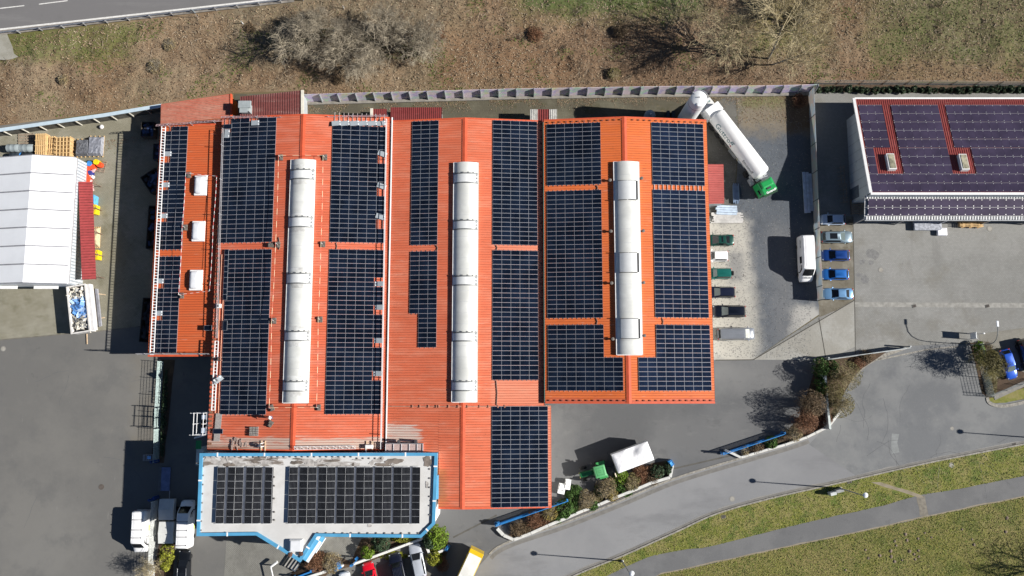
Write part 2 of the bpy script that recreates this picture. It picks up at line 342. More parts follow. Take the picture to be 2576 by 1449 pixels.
sheet('old_road',[(2035,1118),(2080,1072),(2110,1050),(2400,1020),(2480,1000),(2505,1015),(2576,1005),(2800,965)]+[q for q in LO[::-1] if q[0]>2160]+[(2163,1203)],.014,g_road2)
sheet('road_dust',[(a+0,b-1) for a,b in LO]+[(a-3,b-9) for a,b in LO[::-1]],.0165,gmat('dusty_asphalt',(.25,.24,.22),[((.20,.20,.2),.4,.4,.6,.9)]),.2)
PU=smooth_path([(1480,1470),(1528,1449),(1626,1404),(1713,1384),(1788,1374),(1932,1338),(2082,1302),(2200,1277),(2307,1248),(2432,1226),(2576,1197),(2800,1150)],5)
PL=smooth_path([(1600,1490),(1655,1449),(1700,1437),(1932,1387),(2060,1360),(2182,1334),(2380,1290),(2576,1250),(2800,1205)],5)
sheet('verge_grass',LO+PU[::-1],.012,g_grass)
sheet('meadow',PL+[(2900,1200),(2900,1800),(1500,1800)],.012,g_field)
sheet('footpath',PU+PL[::-1],.018,g_path,.12,seed=2)
sheet('path_edge_dust',[(a,b) for a,b in PL]+[(a-1,b-3) for a,b in PL[::-1]],.021,g_worn,.14,seed=6)
sheet('trodden_path',[(2190,1213),(2215,1212),(2240,1222),(2280,1233),(2318,1246),(2322,1252),(2308,1251),(2270,1239),(2225,1226)],.023,g_worn,.12,seed=7)
sheet('trodden_patch',[(2306,1248),(2326,1246),(2334,1296),(2312,1298)],.0225,mat('path_dust',(.185,.168,.138),.95,var=.25),.4,seed=17)
sheet('entrance_paving',[(572,1330),(900,1330),(1000,1390),(880,1430),(770,1500),(560,1500)],.009,gmat('entrance_pavers',(.205,.20,.185),[((.25,.245,.225),.3,.4,.6,.8),((.15,.145,.13),.6,.5,.7,.6)],brick=(.3,.15,(.6,.6,.56),.03,1,R(90))))
sheet('car_park',[(940,1430),(1060,1370),(1125,1410),(1125,1520),(880,1520),(890,1440)],.010,gmat('car_park_paving',(.15,.14,.125),[((.19,.18,.16),.5,.45,.65,.7)],brick=(.2,.1,(.6,.6,.58),.02,.9,R(20))))
sheet('planting_bed',[(1270,1352),(1425,1258),(1560,1212),(1640,1165),(1685,1158),(1690,1198),(1560,1254),(1420,1309),(1285,1358)],.020,g_earth,.1)
sheet('planting_bed',[(1870,1140),(1975,1090),(2010,1050),(2058,905),(2110,900),(2230,885),(2165,930),(2135,965),(2083,1074),(2000,1106),(1868,1148)],.020,g_earth,.1)
sheet('planting_bed',[(730,1449),(770,1375),(830,1395),(900,1420),(830,1440),(760,1490)],.020,g_earth,.2)
sheet('planting_bed',[(880,1415),(910,1355),(1060,1345),(1110,1330),(1130,1360),(1125,1390),(1110,1440),(1075,1400),(1060,1355),(900,1425)],.020,g_earth,.2)
sheet('planting_bed',[(440,905),(405,905),(380,1165),(412,1165)],.014,g_earth,.1)
sheet('planting_bed',[(400,1360),(440,1360),(432,1500),(380,1500)],.014,g_earth,.1)
sheet('planting_bed',[(2440,862),(2470,862),(2490,1000),(2560,960),(2700,930),(2700,960),(2500,1010),(2470,990)],.016,g_earth,.1)
sheet('corner_parking',[(2462,840),(2900,780),(2900,900),(2576,962),(2492,996)],.0145,gmat('corner_paving',(.20,.19,.165),[((.25,.24,.21),.4,.4,.6,.8)],brick=(.3,.15,(.7,.7,.66),.02,.7,0)))
sheet('corner_bed',[(2484,996),(2490,960),(2560,930),(2576,938),(2700,915),(2700,940),(2576,966)],.0175,g_earth,.1)
sheet('grass_corner',[(2483,1004),(2576,976),(2700,950),(2700,975),(2576,1003),(2530,1013),(2500,1014)],.024,g_grass)
sheet('gravel_patch',[(-200,90),(0,88),(22,92),(38,135),(52,145),(30,150),(0,152),(-200,160)],.0,gmat('bare_gravel',(.30,.29,.25),[((.24,.23,.19),.5,.4,.6,.8)]),.4).location.z=.32
# lines and joints
def line(name,pts,wd,z,m):
    mb=MB()
    for a,b in zip(pts,pts[1:]):
        A=P(*a,z);B=P(*b,z);n=Vector((-(B.y-A.y),B.x-A.x,0)).normalized()*wd/2
        mb.quad(A-n,B-n,B+n,A+n)
    return tag(mb.build(name,m),kind='structure')
g_joint=mat('joint_dark',(.07,.065,.055),.9)
line('drain_channel',[(2146,545),(2150,755),(2152,890)],.10,.017,g_joint)
line('drain_channel',[(2150,755),(1895,905),(1800,906)],.14,.016,g_joint)
line('drain_channel',[(2150,766),(2900,770)],.7,.013,mat('gutter_pale',(.265,.258,.236),.9,var=.2))
line('drain_channel',[(2060,800),(2078,905)],.12,.016,g_joint)
line('drain_channel',[(1690,1180),(1866,1140)],.22,.018,mat('rail_slot',(.09,.085,.075),.9))
line('drain_channel',[(1140,1352),(1250,1296)],.22,.018,MATS['rail_slot'])
line('pavement_edge',[(0,855),(250,833),(410,815)],.16,.012,mat('edge_stone',(.14,.13,.11),.9))
line('drive_edge',smooth_path([(2284,872),(2200,905),(2165,930),(2140,960)],4),.5,.017,g_kerb)
line('drive_edge',[(2210,905),(2330,880),(2460,866)],.22,.017,g_kerb)
rc=random.Random(6); crk=mat('crack_dark',(.105,.108,.112),.95)
def crack(px,py,n,ang,wd,z):
    p=P(px,py,z); mb=MB(); a=ang
    for k in range(n):
        a+=rc.uniform(-.38,.38); q=p+Vector((math.cos(a),math.sin(a),0))*rc.uniform(.4,1.1); nn=Vector((-math.sin(a),math.cos(a),0))*wd*rc.uniform(.5,1.2)/2; mb.quad(p-nn,q-nn,q+nn,p+nn); p=q
    tag(mb.build('road_crack',crk),kind='structure')
for k in range(17): crack(rc.uniform(2090,2560),rc.uniform(1050,1190),rc.randrange(4,11),rc.choice((0,1.3,-1.2,3.0)),.05,.0185)
for px,py in ((150,1020),(260,1150),(60,1330),(330,960),(90,960)): crack(px,py,rc.randrange(5,12),rc.choice((0,1.5,.4)),.045,.0035)
for px,py in ((1560,1060),(1460,1050),(1700,1040)): crack(px,py,9,.2,.05,.0085)
sheet('asphalt_patch',[(2243,1090),(2262,1092),(2258,1115),(2264,1140),(2246,1143),(2240,1116)],.0175,mat('patch_pale',(.215,.225,.222),.9,var=.12),.25,seed=21)
sheet('asphalt_patch',[(1296,1150),(1360,1150),(1362,1120),(1300,1118)],.0,mat('patch_grey',(.12,.115,.11),.9,var=.1),.05).location.z=.0088
for k,(px,py,r) in enumerate(((2196,640,.9),(2190,660,.4),(2168,660,.5),(2175,702,.7),(2160,690,.4))):
    c=P(px,py,0); sheet('oil_stain',[(c.x+r*math.cos(a*.314)*(1+.45*noise.noise(Vector((math.cos(a*.314)*2,math.sin(a*.314)*2,k)))),c.y+r*.8*math.sin(a*.314)*(1+.45*noise.noise(Vector((math.cos(a*.314)*2,math.sin(a*.314)*2,k+7))))) for a in range(20)],.0145,mat('stain_dark' if k<5 else 'stain_grey',(.175,.174,.170) if k<5 else (.25,.245,.23),.95,var=.2,scale=3),r*.5,seed=30+k,world=True)
# kerbs (real steps)
def kerb(pts,wd,h,m=g_kerb,off=0):
    mb=MB();pp=[P(*q,0) for q in pts]
    for i,(A,B) in enumerate(zip(pp,pp[1:])):
        dd=(B-A);n=Vector((-dd.y,dd.x,0)).normalized(); c=(A+B)/2+n*off
        mb.box((c.x,c.y,h/2),(dd.length+.03,wd,h+.0006*(i%3)),math.atan2(dd.y,dd.x))
    return tag(mb.build('kerb',m),kind='structure')
kerb(LO,.22,.12); kerb(LO,.30,.028,g_kerb2,.3)
kerb(UP[8:-1],.28,.06); kerb([(a+4,b+10) for a,b in UP[8:-4]],.55,.021,g_kerb2)
kerb(smooth_path([(2483,1000),(2487,1012),(2503,1020),(2530,1021),(2576,1012),(2700,985)],4),.45,.1)
kerb([(2500,1000),(2576,965),(2700,935)],.8,.08,mat('walk_stone',(.21,.20,.18),.9))
# highway
sheet('highway',[(-300,114),(0,80),(740,-2),(1300,-66),(1300,-500),(-300,-500)],.0,g_hway).location.z=.36
hz=.366
line('lane_line',[(-100,86),(0,74),(300,41),(740,-8)],.28,hz,g_white)
line('lane_line',[(0,21),(61,14)],.16,hz,g_white); line('lane_line',[(98,10.5),(170,1.5)],.16,hz,g_white)
line('road_shoulder',[(-100,94),(0,82),(300,48),(740,-1)],.75,.363,mat('shoulder',(.21,.19,.165),.9,var=.25))
# manholes & drains
mh=mat('cast_iron',(.09,.075,.065),.8); mc=mat('manhole_ring',(.24,.23,.21),.9); mcen=mat('manhole_centre',(.30,.285,.25),.9)
def manhole(px,py,lab,dark=False,r=.4):
    t=thing('manhole_cover',lab,'manhole cover',P(px,py,.017))
    MB().lathe([(r,-.012),(r,.008),(r*.72,.008)],24).build('frame',mh if dark else mc,t)
    MB().lathe([(r*.70,-.01),(r*.70,.012),(.001,.014)],24).build('lid',mh if dark else mcen,t)
manhole(255,1225,'rusty dark manhole cover in the wide western asphalt yard',True)
manhole(8,877,'pale round manhole cover by the left edge of the asphalt yard')
manhole(2216,679,'pale ringed manhole cover in the eastern paved yard')
manhole(1842,1255,'pale manhole cover in the middle of the curving road')
manhole(2490,575,'plain pale round cover in pavers near the canopy pallets',r=.45)
manhole(2394,1170,'manhole cover with a worn ring close to the right road kerb')
manhole(2395,1078,'small pale manhole cover in the cracked driveway asphalt',r=.3)
def drain(px,py,lab):
    t=thing('road_drain',lab,'drain',P(px,py,.02),R(14))
    MB().box((0,0,.01),(.62,.45,.05)).build('frame',g_kerb2,t)
    mb=MB()
    for i in range(5): mb.box((-.2+i*.1,0,.04),(.05,.36,.03))
    mb.build('grate',mh,t)
drain(2137,1212,'rusty drain grate in the gutter beside the tall lamp'); drain(1820,1300,'rusty drain grate in the gutter beside the mid verge')
drain(2552,1118,'rusty drain grate in the gutter at the right picture edge')
for px,lab in ((2300,'grey square drain grate in the channel left of the other'),(2484,'grey square drain grate in the channel nearer the right edge')):
    drain(px,770,lab)
# ================================================================ roof materials
def roofmat(name,c,cf,weather=None,dirt=(.16,.06,.035)):
    """painted sheet roof: paint c, faded paint cf in streaks along the slope (x), bare weathered zinc towards a y limit"""
    m,nt,b=_new(name)
    v=_pos(nt,'pos',(.25,1.3,1)); f=_mul(nt,_range(nt,_noise(nt,v,.8,5),.42,.68),.85)
    col=_mix(nt,f,c,cf)
    f=_mul(nt,_range(nt,_noise(nt,_pos(nt,'pos',(.05,.16,1),(3,8,0)),.9,3),.4,.65),.55); col=_mix(nt,f,col,tuple(x*.82 for x in c))
    v=_pos(nt,'pos',(.5,3.2,1),(5,2,0)); f=_mul(nt,_range(nt,_noise(nt,v,1,5),.58,.74),.40); col=_mix(nt,f,col,dirt)
    v=_pos(nt,'pos',(.35,2.6,1),(17,5,0)); f=_mul(nt,_range(nt,_noise(nt,v,1.2,6),.62,.72),.30); col=_mix(nt,f,col,(.55,.42,.34))
    f=_mul(nt,_range(nt,_noise(nt,_pos(nt,'pos',(1,1,1),(2,2,0)),3.5,2),.70,.74),.5); col=_mix(nt,f,col,dirt)
    if weather:
        for (y0,y1,x0,x1,cc,st) in weather:
            g=_n(nt,'ShaderNodeNewGeometry'); sx=_n(nt,'ShaderNodeSeparateXYZ'); nt.links.new(g.outputs['Position'],sx.inputs[0])
            k=_mul(nt,_range(nt,sx.outputs['Y'],y0,y1),_range(nt,sx.outputs['X'],x0,x1))
            nz=_noise(nt,_pos(nt,'pos',(.22,2.4,1),(1,9,0)),1.0,6,.7)
            a=_n(nt,'ShaderNodeMath',operation='ADD'); nt.links.new(nz,a.inputs[0])
            k2=_n(nt,'ShaderNodeMath',operation='MULTIPLY_ADD'); nt.links.new(k,k2.inputs[0]); k2.inputs[1].default_value=.62; k2.inputs[2].default_value=-.46
            nt.links.new(k2.outputs[0],a.inputs[1])
            col=_mix(nt,_mul(nt,_range(nt,a.outputs[0],.44,.62),st),col,cc)
    nt.links.new(col,b.inputs['Base Color']); b.inputs['Roughness'].default_value=.55; b.inputs['Specular IOR Level'].default_value=.3
    return m
def lapmat(name,c): return mat(name,c,.8,var=.3,scale=2)
wall_lt=mat('render_white',(.62,.61,.58),.85,var=.08,scale=.7); wall_gr=mat('cladding_grey',(.34,.36,.37),.6,var=.08)
wall_or=mat('cladding_orange',(.62,.14,.02),.6,var=.1)
fascia_or=mat('trim_orange',(.56,.09,.035),.6,var=.12); zinc=mat('zinc_metal',(.42,.43,.44),.45,.6,var=.15); white_metal=mat('white_metal',(.72,.72,.71),.45,var=.06)
dark_metal=mat('dark_metal',(.05,.05,.055),.55,var=.2); galv=mat('galvanised_steel',(.5,.51,.53),.4,.6,var=.15)
gut_red=mat('gutter_red',(.13,.028,.02),.7,var=.35,scale=3)
def roof_patch(mb,x0,x1,ya,yb,zf,pitch=.36,rib=.05):
    """corrugated sheet: pans, raised ribs and a dark lap groove, ribs running along x"""
    y0,y1=min(ya,yb),max(ya,yb); n=max(1,round((y1-y0)/pitch)); p=(y1-y0)/n
    prof=[]
    for i in range(n):
        y=y0+i*p; prof+=[(y,0,0),(y+p*.70,0,0),(y+p*.77,rib,0),(y+p*.86,rib,1),(y+p*.93,-.004,1)]
    prof.append((y1,0,0)); vs=[]
    for (y,dz,mm) in prof: vs+=[(x0,y,zf(x0,y)+dz),(x1,y,zf(x1,y)+dz)]
    o=len(mb.v); mb.v+=vs
    for i in range(len(prof)-1):
        a=o+2*i; mb.f.append((a,a+1,a+3,a+2)); mb.m.append(prof[i][2])
def roof_cross(mb,x0,x1,ya,yb,zf,pitch=.25,rib=.05):
    """corrugated sheet with ribs along y"""
    n=max(1,round(abs(x1-x0)/pitch)); p=(x1-x0)/n; prof=[]
    for i in range(n):
        x=x0+i*p; prof+=[(x,0,0),(x+p*.5,0,0),(x+p*.6,rib,0),(x+p*.8,rib,1),(x+p*.92,0,1)]
    prof.append((x1,0,0)); o=len(mb.v)
    for x,dz,mm in prof: mb.v+=[(x,ya,zf(x,ya)+dz),(x,yb,zf(x,yb)+dz)]
    for i in range(len(prof)-1):
        a=o+2*i; mb.f.append((a,a+2,a+3,a+1)); mb.m.append(prof[i][2])
BLD={}
def slope(xl,xm,xr,zl,zm,zr): return lambda x,y: zl+(zm-zl)*(x-xl)/(xm-xl) if x<xm else zm+(zr-zm)*(x-xm)/max(1e-6,(xr-xm))
def avgx(z,*pts): return sum(P(a,b,z).x for a,b in pts)/len(pts)
def hall(name,label,XL,XM,XR,YN,YS,zl,zm,zr,rmat,lap,trim,holes=None,extra=None,ridge=True,wallm=None,patches=None):
    zf=slope(XL,XM,XR,zl,zm,zr); root=thing(name,label,'building',((XL+XR)/2,YS,0)); BLD[label]=root
    mb=MB()
    for (a,b,c,d) in (patches or [(XL,XM,YS,YN),(XM,XR,YS,YN)]): roof_patch(mb,a,b,c,d,zf)
    roof=mb.build('roof',[rmat,lap],root,world=True)
    # walls (end walls follow the gable)
    wm=MB(); i=.18
    def gab(y): return [(XL+i,y,0),(XR-i,y,0),(XR-i,y,zf(XR-i,0)-.06),(XM,y,zm-.06),(XL+i,y,zf(XL+i,0)-.06)]
    g0,g1=gab(YS+i),gab(YN-i)
    wm.add(g0,[(0,1,2,3,4)]); wm.add(g1,[(4,3,2,1,0)])
    wm.quad(g0[0],g0[4],g1[4],g1[0]); wm.quad(g0[1],g1[1],g1[2],g0[2])
    wm.build('wall',wallm or wall_lt,root,world=True)
    # verge and eave trim
    t=MB(); h=.28
    for y,s in ((YS,-1),(YN,1)):
        for a,b in ((XL,XM),(XM,XR)):
            za,zb=zf(a,0),zf(b,0)
            if abs(b-a)<.05: continue
            y1=y+s*.06
            t.add([(a,y-s*.16,za+.06),(b,y-s*.16,zb+.06),(b,y1,zb+.06),(a,y1,za+.06),(a,y1,za-h),(b,y1,zb-h)],[(0,1,2,3),(3,2,5,4)] if s<0 else [(3,2,1,0),(4,5,2,3)])
    t.build('verge_trim',trim,root,world=True)
    e=MB()
    for x,s in ((XL,-1),(XR,1)):
        z=zf(x,0); e.add([(x,YS,z+.02),(x,YN,z+.02),(x+s*.05,YN,z-.22),(x+s*.05,YS,z-.22)],[(0,1,2,3)])
    e.build('eave_trim',trim,root,world=True)
    if ridge:
        r=MB(); w_=.34
        r.add([(XM-w_,YS,zf(XM-w_,0)+.06),(XM,YS,zm+.10),(XM+w_,YS,zf(XM+w_,0)+.06),(XM-w_,YN,zf(XM-w_,0)+.06),(XM,YN,zm+.10),(XM+w_,YN,zf(XM+w_,0)+.06)],[(0,1,4,3),(1,2,5,4)])
        r.add([(XM-w_-.06,YS,zf(XM-w_,0)+.055),(XM-w_,YS,zf(XM-w_,0)+.06),(XM-w_,YN,zf(XM-w_,0)+.06),(XM-w_-.06,YN,zf(XM-w_,0)+.055)],[(0,1,2,3)],1)
        r.build('ridge_cap',[trim,lap],root,world=True)
    return root,zf,roof
yr=lambda py,z=6.5: P(1288,py,z).y
# ---- positions (metres) from the photo
A_Z0,A_Z1=4.9,5.5
B_E,B_R=6.2,7.6
C_E,C_R=6.1,7.4
D_E,D_R=6.7,8.1
B_XL=avgx(B_E,(551,292),(530,1120)); B_XM=avgx(B_R,(763,290),(737,1130)); B_XR=avgx(B_E,(979,294),(966,1120))
C_XL=avgx(C_E,(986,302),(974,1110)); C_XM=avgx(C_R,(1170,297),(1163,1270)); C_XR=avgx(C_E,(1363,304),(1368,1015)); C_XE=avgx(5.9,(1386,1275),(1386,1022))
D_XL=avgx(D_E,(1369,302),(1371,1013)); D_XM=avgx(D_R,(1570,294),(1583,1012)); D_XR=avgx(D_E,(1777,304),(1799,1013))
A_XL=avgx(A_Z0,(404,317),(372,895)); A_XR=B_XL-.02
B_YN,B_YS=yr(294),yr(1132); C_YN,C_YM,C_YS=yr(304,6.1),yr(1021,6.1),yr(1277,6.1); D_YN,D_YS=yr(302,6.7),yr(1014,6.7)
A_YN,A_YS=P(450,313,5.2).y,P(450,896,5.2).y
G_X=P(1104,1210,6.3).x
yB=P(700,1088,6.8).y; yB2=P(700,1132,6.8).y
roofA=roofmat('roof_paint_deep',(.56,.115,.036),(.50,.13,.05)); lapA=lapmat('roof_lap_deep',(.20,.035,.014))
roofB=roofmat('roof_paint_faded',(.60,.135,.066),(.62,.205,.13),[(P(700,1066,7).y,P(700,1118,7).y,-200,-199,(.46,.38,.32),.9),(P(700,1100,7).y,P(700,1130,7).y,P(735,1100,7).x,P(560,1100,7).x,(.20,.085,.045),.75)]); lapB=lapmat('roof_lap_faded',(.27,.06,.035))
roofC=roofmat('roof_paint_salmon',(.61,.145,.070),(.64,.215,.128),[(P(1000,1022,6.5).y,P(1000,1088,6.5).y,P(1135,1100,6.5).x,P(1020,1100,6.5).x,(.56,.48,.42),.9),(P(1000,1120,6.5).y,P(1000,1200,6.5).y,P(1180,1200,6.5).x,P(1100,1200,6.5).x,(.30,.13,.04),.6),(-200,-199,P(1215,1100,6.5).x,P(1245,1100,6.5).x,(.60,.30,.20),.35)]); lapC=lapmat('roof_lap_salmon',(.30,.07,.04))
roofD=roofmat('roof_paint_bright',(.64,.15,.038),(.62,.165,.065),[(P(1500,975,7).y,P(1500,1016,7).y,-200,-199,(.50,.12,.08),.8)]); lapD=lapmat('roof_lap_bright',(.30,.05,.015))
A_root,zA,_=hall('lean_to_hall','lowest orange roof on the west side with three white domed rooflights',A_XL,A_XR-.2,A_XR,A_YN,A_YS,A_Z0,A_Z1,A_Z1,roofA,lapA,fascia_or,ridge=False)
B_root,zB,_=hall('factory_hall','faded orange gabled hall with a scaffold tower and streaked white southern edge',B_XL,B_XM,B_XR,B_YN,B_YS,B_E,B_R,B_E,roofB,lapB,fascia_or)
C_root,zC,_=hall('factory_hall','middle salmon roofed hall with a long southern wing beside the blue edged office',C_XL,C_XM,C_XR,C_YN,C_YM+.003,C_E,C_R,C_E,roofC,lapC,fascia_or)
D_root,zD,_=hall('factory_hall','brightest orange hall on the east side beside the row of parked cars',D_XL,D_XM,D_XR,D_YN,D_YS,D_E,D_R,D_E,roofD,lapD,fascia_or)
# southern wing of the middle hall (part of the same building)
zC2=slope(C_XL,C_XM,C_XE,C_E,C_R,C_R-(C_R-C_E)*(C_XE-C_XM)/(C_XR-C_XM))
mb=MB(); yg=P(1104,1136,6.3).y
for q in ((C_XL,G_X,yg,C_YM),(G_X,C_XM,C_YS,C_YM),(C_XM,C_XE,C_YS,C_YM)): roof_patch(mb,*q,zC2)
mb.build('wing_roof',[roofC,lapC],C_root,world=True)
mb=MB(); i=.15
mb.prism([(G_X+i,C_YS+i),(C_XE-i,C_YS+i),(C_XE-i,C_YM-.02),(C_XL+i,C_YM-.02),(C_XL+i,yg),(G_X+i,yg)],0,zC2(C_XE,0)-.15); mb.build('wing_wall',wall_lt,C_root,world=True)
mb=MB()
for a,b in ((G_X,C_XM),(C_XM,C_XE)):
    mb.add([(a,C_YS+.2,zC2(a,0)+.06),(b,C_YS+.2,zC2(b,0)+.06),(b,C_YS-.05,zC2(b,0)+.06),(a,C_YS-.05,zC2(a,0)+.06),(a,C_YS-.05,zC2(a,0)-.3),(b,C_YS-.05,zC2(b,0)-.3)],[(3,2,1,0),(4,5,2,3)])
mb.add([(C_XE,C_YS,zC2(C_XE,0)+.02),(C_XE,C_YM,zC2(C_XE,0)+.02),(C_XE+.05,C_YM,zC2(C_XE,0)-.25),(C_XE+.05,C_YS,zC2(C_XE,0)-.25)],[(0,1,2,3)])
mb.build('wing_trim',fascia_or,C_root,world=True)
r=MB(); w_=.34
r.add([(C_XM-w_,C_YS,zC2(C_XM-w_,0)+.06),(C_XM,C_YS,C_R+.1),(C_XM+w_,C_YS,zC2(C_XM+w_,0)+.06),(C_XM-w_,C_YM,zC2(C_XM-w_,0)+.06),(C_XM,C_YM,C_R+.1),(C_XM+w_,C_YM,zC2(C_XM+w_,0)+.06)],[(0,1,4,3),(1,2,5,4)])
r.build('wing_ridge_cap',fascia_or,C_root,world=True)
mb=MB()
jy=C_YM-.05
for a,b in ((C_XL,C_XM),(C_XM,C_XE)): mb.add([(a,jy-.10,zC2(a,0)+.075),(b,jy-.10,zC2(b,0)+.075),(b,jy+.10,zC2(b,0)+.075),(a,jy+.10,zC2(a,0)+.075)],[(0,1,2,3)])
for k in range(12):
    x=P(1038+[0,19,41,61,67,92,116,139,169,191,215,232][k],1022,6.5).x; mb.box((x,jy,zC2(x,0)+.12),(.16,.4,.10))
mb.build('joint_flashing',[mat('flashing_dull',(.40,.17,.11),.6,var=.2)],C_root,world=True)
# gutters between halls
def gutter(label,x0,x1,ya,yb,z,m,root,h=.12):
    mb=MB(); mb.box(((x0+x1)/2,(ya+yb)/2,z),(x1-x0,abs(yb-ya),h),bev=.03); return mb.build('gutter',m,root,world=True)
gx0,gx1=avgx(6.3,(980,400),(973,900)),avgx(6.3,(985.5,400),(978.5,900))
gutter('',gx0+.10,gx1-.02,B_YN,P(975,1130,6.3).y,6.33,white_metal,C_root)
gutter('',gx1+.03,C_XL-.05,B_YN,yg,5.6,dark_metal,C_root)
gutter('',C_XR+.02,D_XL-.05,C_YN,C_YM,5.75,gut_red,D_root)
gutter('',D_XL-.16,D_XL-.04,D_YN-.3,D_YS,6.62,mat('gutter_green',(.10,.16,.13),.6),D_root,.16)
mb=MB()
for k in range(42):
    y=C_YN-(k+.5)*(C_YN-C_YM)/42; mb.box((C_XR-.12+random.uniform(-.1,.1),y,zC(C_XR-.2,0)+.06),(.35,.08,.07))
mb.build('snow_guard',gut_red,C_root,world=True)
# snow guard/eave clip dots along the bright hall's gable edges
mb=MB()
for y in (D_YN-.42,D_YS+.38):
    for k in range(27):
        x=D_XL+.6+k*(D_XR-D_XL-1.2)/26
        if abs(x-D_XM)<.5: continue
        mb.box((x,y,zD(x,0)+.10),(.22,.2,.12))
mb.build('fixing_clip',mat('clip_dull',(.22,.06,.04),.8),D_root,world=True)
# ---- flat office block G with blue parapet
GZ=9.0
gp=[(502,1140),(1101,1139),(1094,1319),(1060,1353),(797,1350),(755,1415),(644,1347),(494,1349)]
gw=[P(a,b,GZ) for a,b in gp]
G=thing('office_block','flat roofed white office block with bright blue parapet caps','building',(P(800,1240,0).x,P(800,1240,0).y,0))
pts=[(p.x,p.y) for p in gw]
def inset(pts,dd):
    n=len(pts);out=[];a=sum(pts[i][0]*pts[(i+1)%n][1]-pts[(i+1)%n][0]*pts[i][1] for i in range(n)); s=1 if a>0 else -1
    for i in range(n):
        p0,p1,p2=Vector(pts[i-1]),Vector(pts[i]),Vector(pts[(i+1)%n]); e1=(p1-p0).normalized();e2=(p2-p1).normalized()
        n1=Vector((-e1.y,e1.x))*s;n2=Vector((-e2.y,e2.x))*s; bis=(n1+n2).normalized(); out.append(tuple(p1+bis*dd/max(.3,bis.dot(n1))))
    return out
blue_cap=mat('blue_cap',(.085,.30,.49),.35,var=.10,scale=.6,spec=.5); white_cap=mat('cap_joint',(.75,.76,.77),.4,var=.05)
felt=gmat('roof_felt',(.51,.505,.49),[((.58,.575,.56),.25,.42,.6,.8),((.48,.465,.44),.6,.52,.72,.5),((.40,.38,.35),.25,.62,.74,.4,(1,2,1))],bump=.1)
mb=MB(); mb.prism(inset(pts,.12),0,GZ-.5); mb.build('wall',mat('office_white',(.78,.78,.77),.7,var=.04),G,world=True)
mb=MB(); ip=inset(pts,.30); mb.add([(a,b,GZ-.28) for a,b in (ip if sum(ip[i][0]*ip[(i+1)%8][1]-ip[(i+1)%8][0]*ip[i][1] for i in range(8))>0 else ip[::-1])],[tuple(range(8))]); mb.build('roof',felt,G,world=True)
mb=MB(); op=pts; inn=inset(pts,.42); n=8
for i in range(n):
    a,b=op[i],op[(i+1)%n];c,d_=inn[(i+1)%n],inn[i]
    mb.add([(a[0],a[1],GZ),(b[0],b[1],GZ),(c[0],c[1],GZ),(d_[0],d_[1],GZ),(a[0],a[1],GZ-.55),(b[0],b[1],GZ-.55),(c[0],c[1],GZ-.35),(d_[0],d_[1],GZ-.35)],[(3,2,1,0),(0,1,5,4),(2,3,7,6)])
mb.build('parapet_cap',blue_cap,G,world=True)
mb=MB()
for i in range(n):
    a,b=Vector(op[i]),Vector(op[(i+1)%n]);c,d_=Vector(inn[(i+1)%n]),Vector(inn[i]); Ln=(b-a).length; k=max(1,round(Ln/6))
    for j in range(k):
        t=(j+.35)/k if k>1 else .5; o=a.lerp(b,t); q=d_.lerp(c,t); m_=(o+q)/2; dd=(b-a)
        mb.box((m_.x,m_.y,GZ+.01),(.20,(o-q).length+.03,.03),math.atan2(dd.y,dd.x))
mb.build('cap_joint',white_cap,G,world=True)
bit=mat('bitumen_stain',(.16,.135,.115),.9,var=.4,scale=1.2); bit2=mat('pale_stain',(.36,.34,.32),.9,var=.3,scale=1.5)
mb=MB(); random.seed(3)
def blot(mb,px,py,rx,ry,z,mi):
    c=P(px,py,z); q=[]
    for k in range(22):
        a=2*math.pi*k/22; r=1+.55*noise.noise(Vector((math.cos(a)*1.6+px,math.sin(a)*1.6,py)))
        q.append((c.x+rx*r*math.cos(a),c.y+ry*r*math.sin(a),z))
    mb.add(q,[tuple(range(22))],mi)
for k in range(70): blot(mb,random.uniform(515,1000),random.uniform(1152,1171),random.uniform(.15,1.3),random.uniform(.06,.36),GZ-.276+k*.0012,random.choice((0,1,1)))
blot(mb,1075,1160,.6,.7,GZ-.23,0); blot(mb,1074,1219,.2,.5,GZ-.229,1); blot(mb,930,1322,.3,.2,GZ-.228,1)
mb.build('roof_stain',[bit,bit2],G,world=True)
mb=MB()
for k in range(14): mb.lathe([(.12,0),(.10,.10),(.04,.12)],8,0,Matrix.Translation(P(800+k*21,1341,GZ-.26)))
for k in range(9): mb.lathe([(.12,0),(.10,.10),(.04,.12)],8,0,Matrix.Translation(P(513-k*.9,1150+k*23,GZ-.26)))
for k in range(7): mb.lathe([(.12,0),(.10,.10),(.04,.12)],8,0,Matrix.Translation(P(1081,1180+k*23,GZ-.26)))
for k in range(7): mb.lathe([(.12,0),(.10,.10),(.04,.12)],8,0,Matrix.Translation(P(660+k*15,1352+k*8.5,GZ-.26)))
for k in range(30): mb.lathe([(.12,0),(.10,.10),(.04,.12)],8,0,Matrix.Translation(P(516+k*15.3,1149 if k<25 else 1153,GZ-.26)))
for px,py in ((690,1200),(690,1222),(690,1254),(690,1288),(690,1308)): mb.lathe([(.14,0),(.10,.10),(.04,.12)],8,0,Matrix.Translation(P(px,py,GZ-.26)))
mb.build('fixing_stud',mat('stud_grey',(.16,.15,.14),.7),G,world=True)
sk=P(746,1371,GZ-.3); mb=MB(); mb.box((sk.x,sk.y,sk.z+.28),(1.9,1.7,.55),bev=.06,taper=(.9,.9)); curb=mb.build('rooflight_curb',white_metal,G,world=True)
mb=MB(); mb.box((sk.x+.05,sk.y,sk.z+.62),(1.5,1.4,.22),bev=.1); mb.build('rooflight_dome',mat('dome_acrylic',(.66,.67,.69),.2,var=.05,spec=.6),G,world=True)
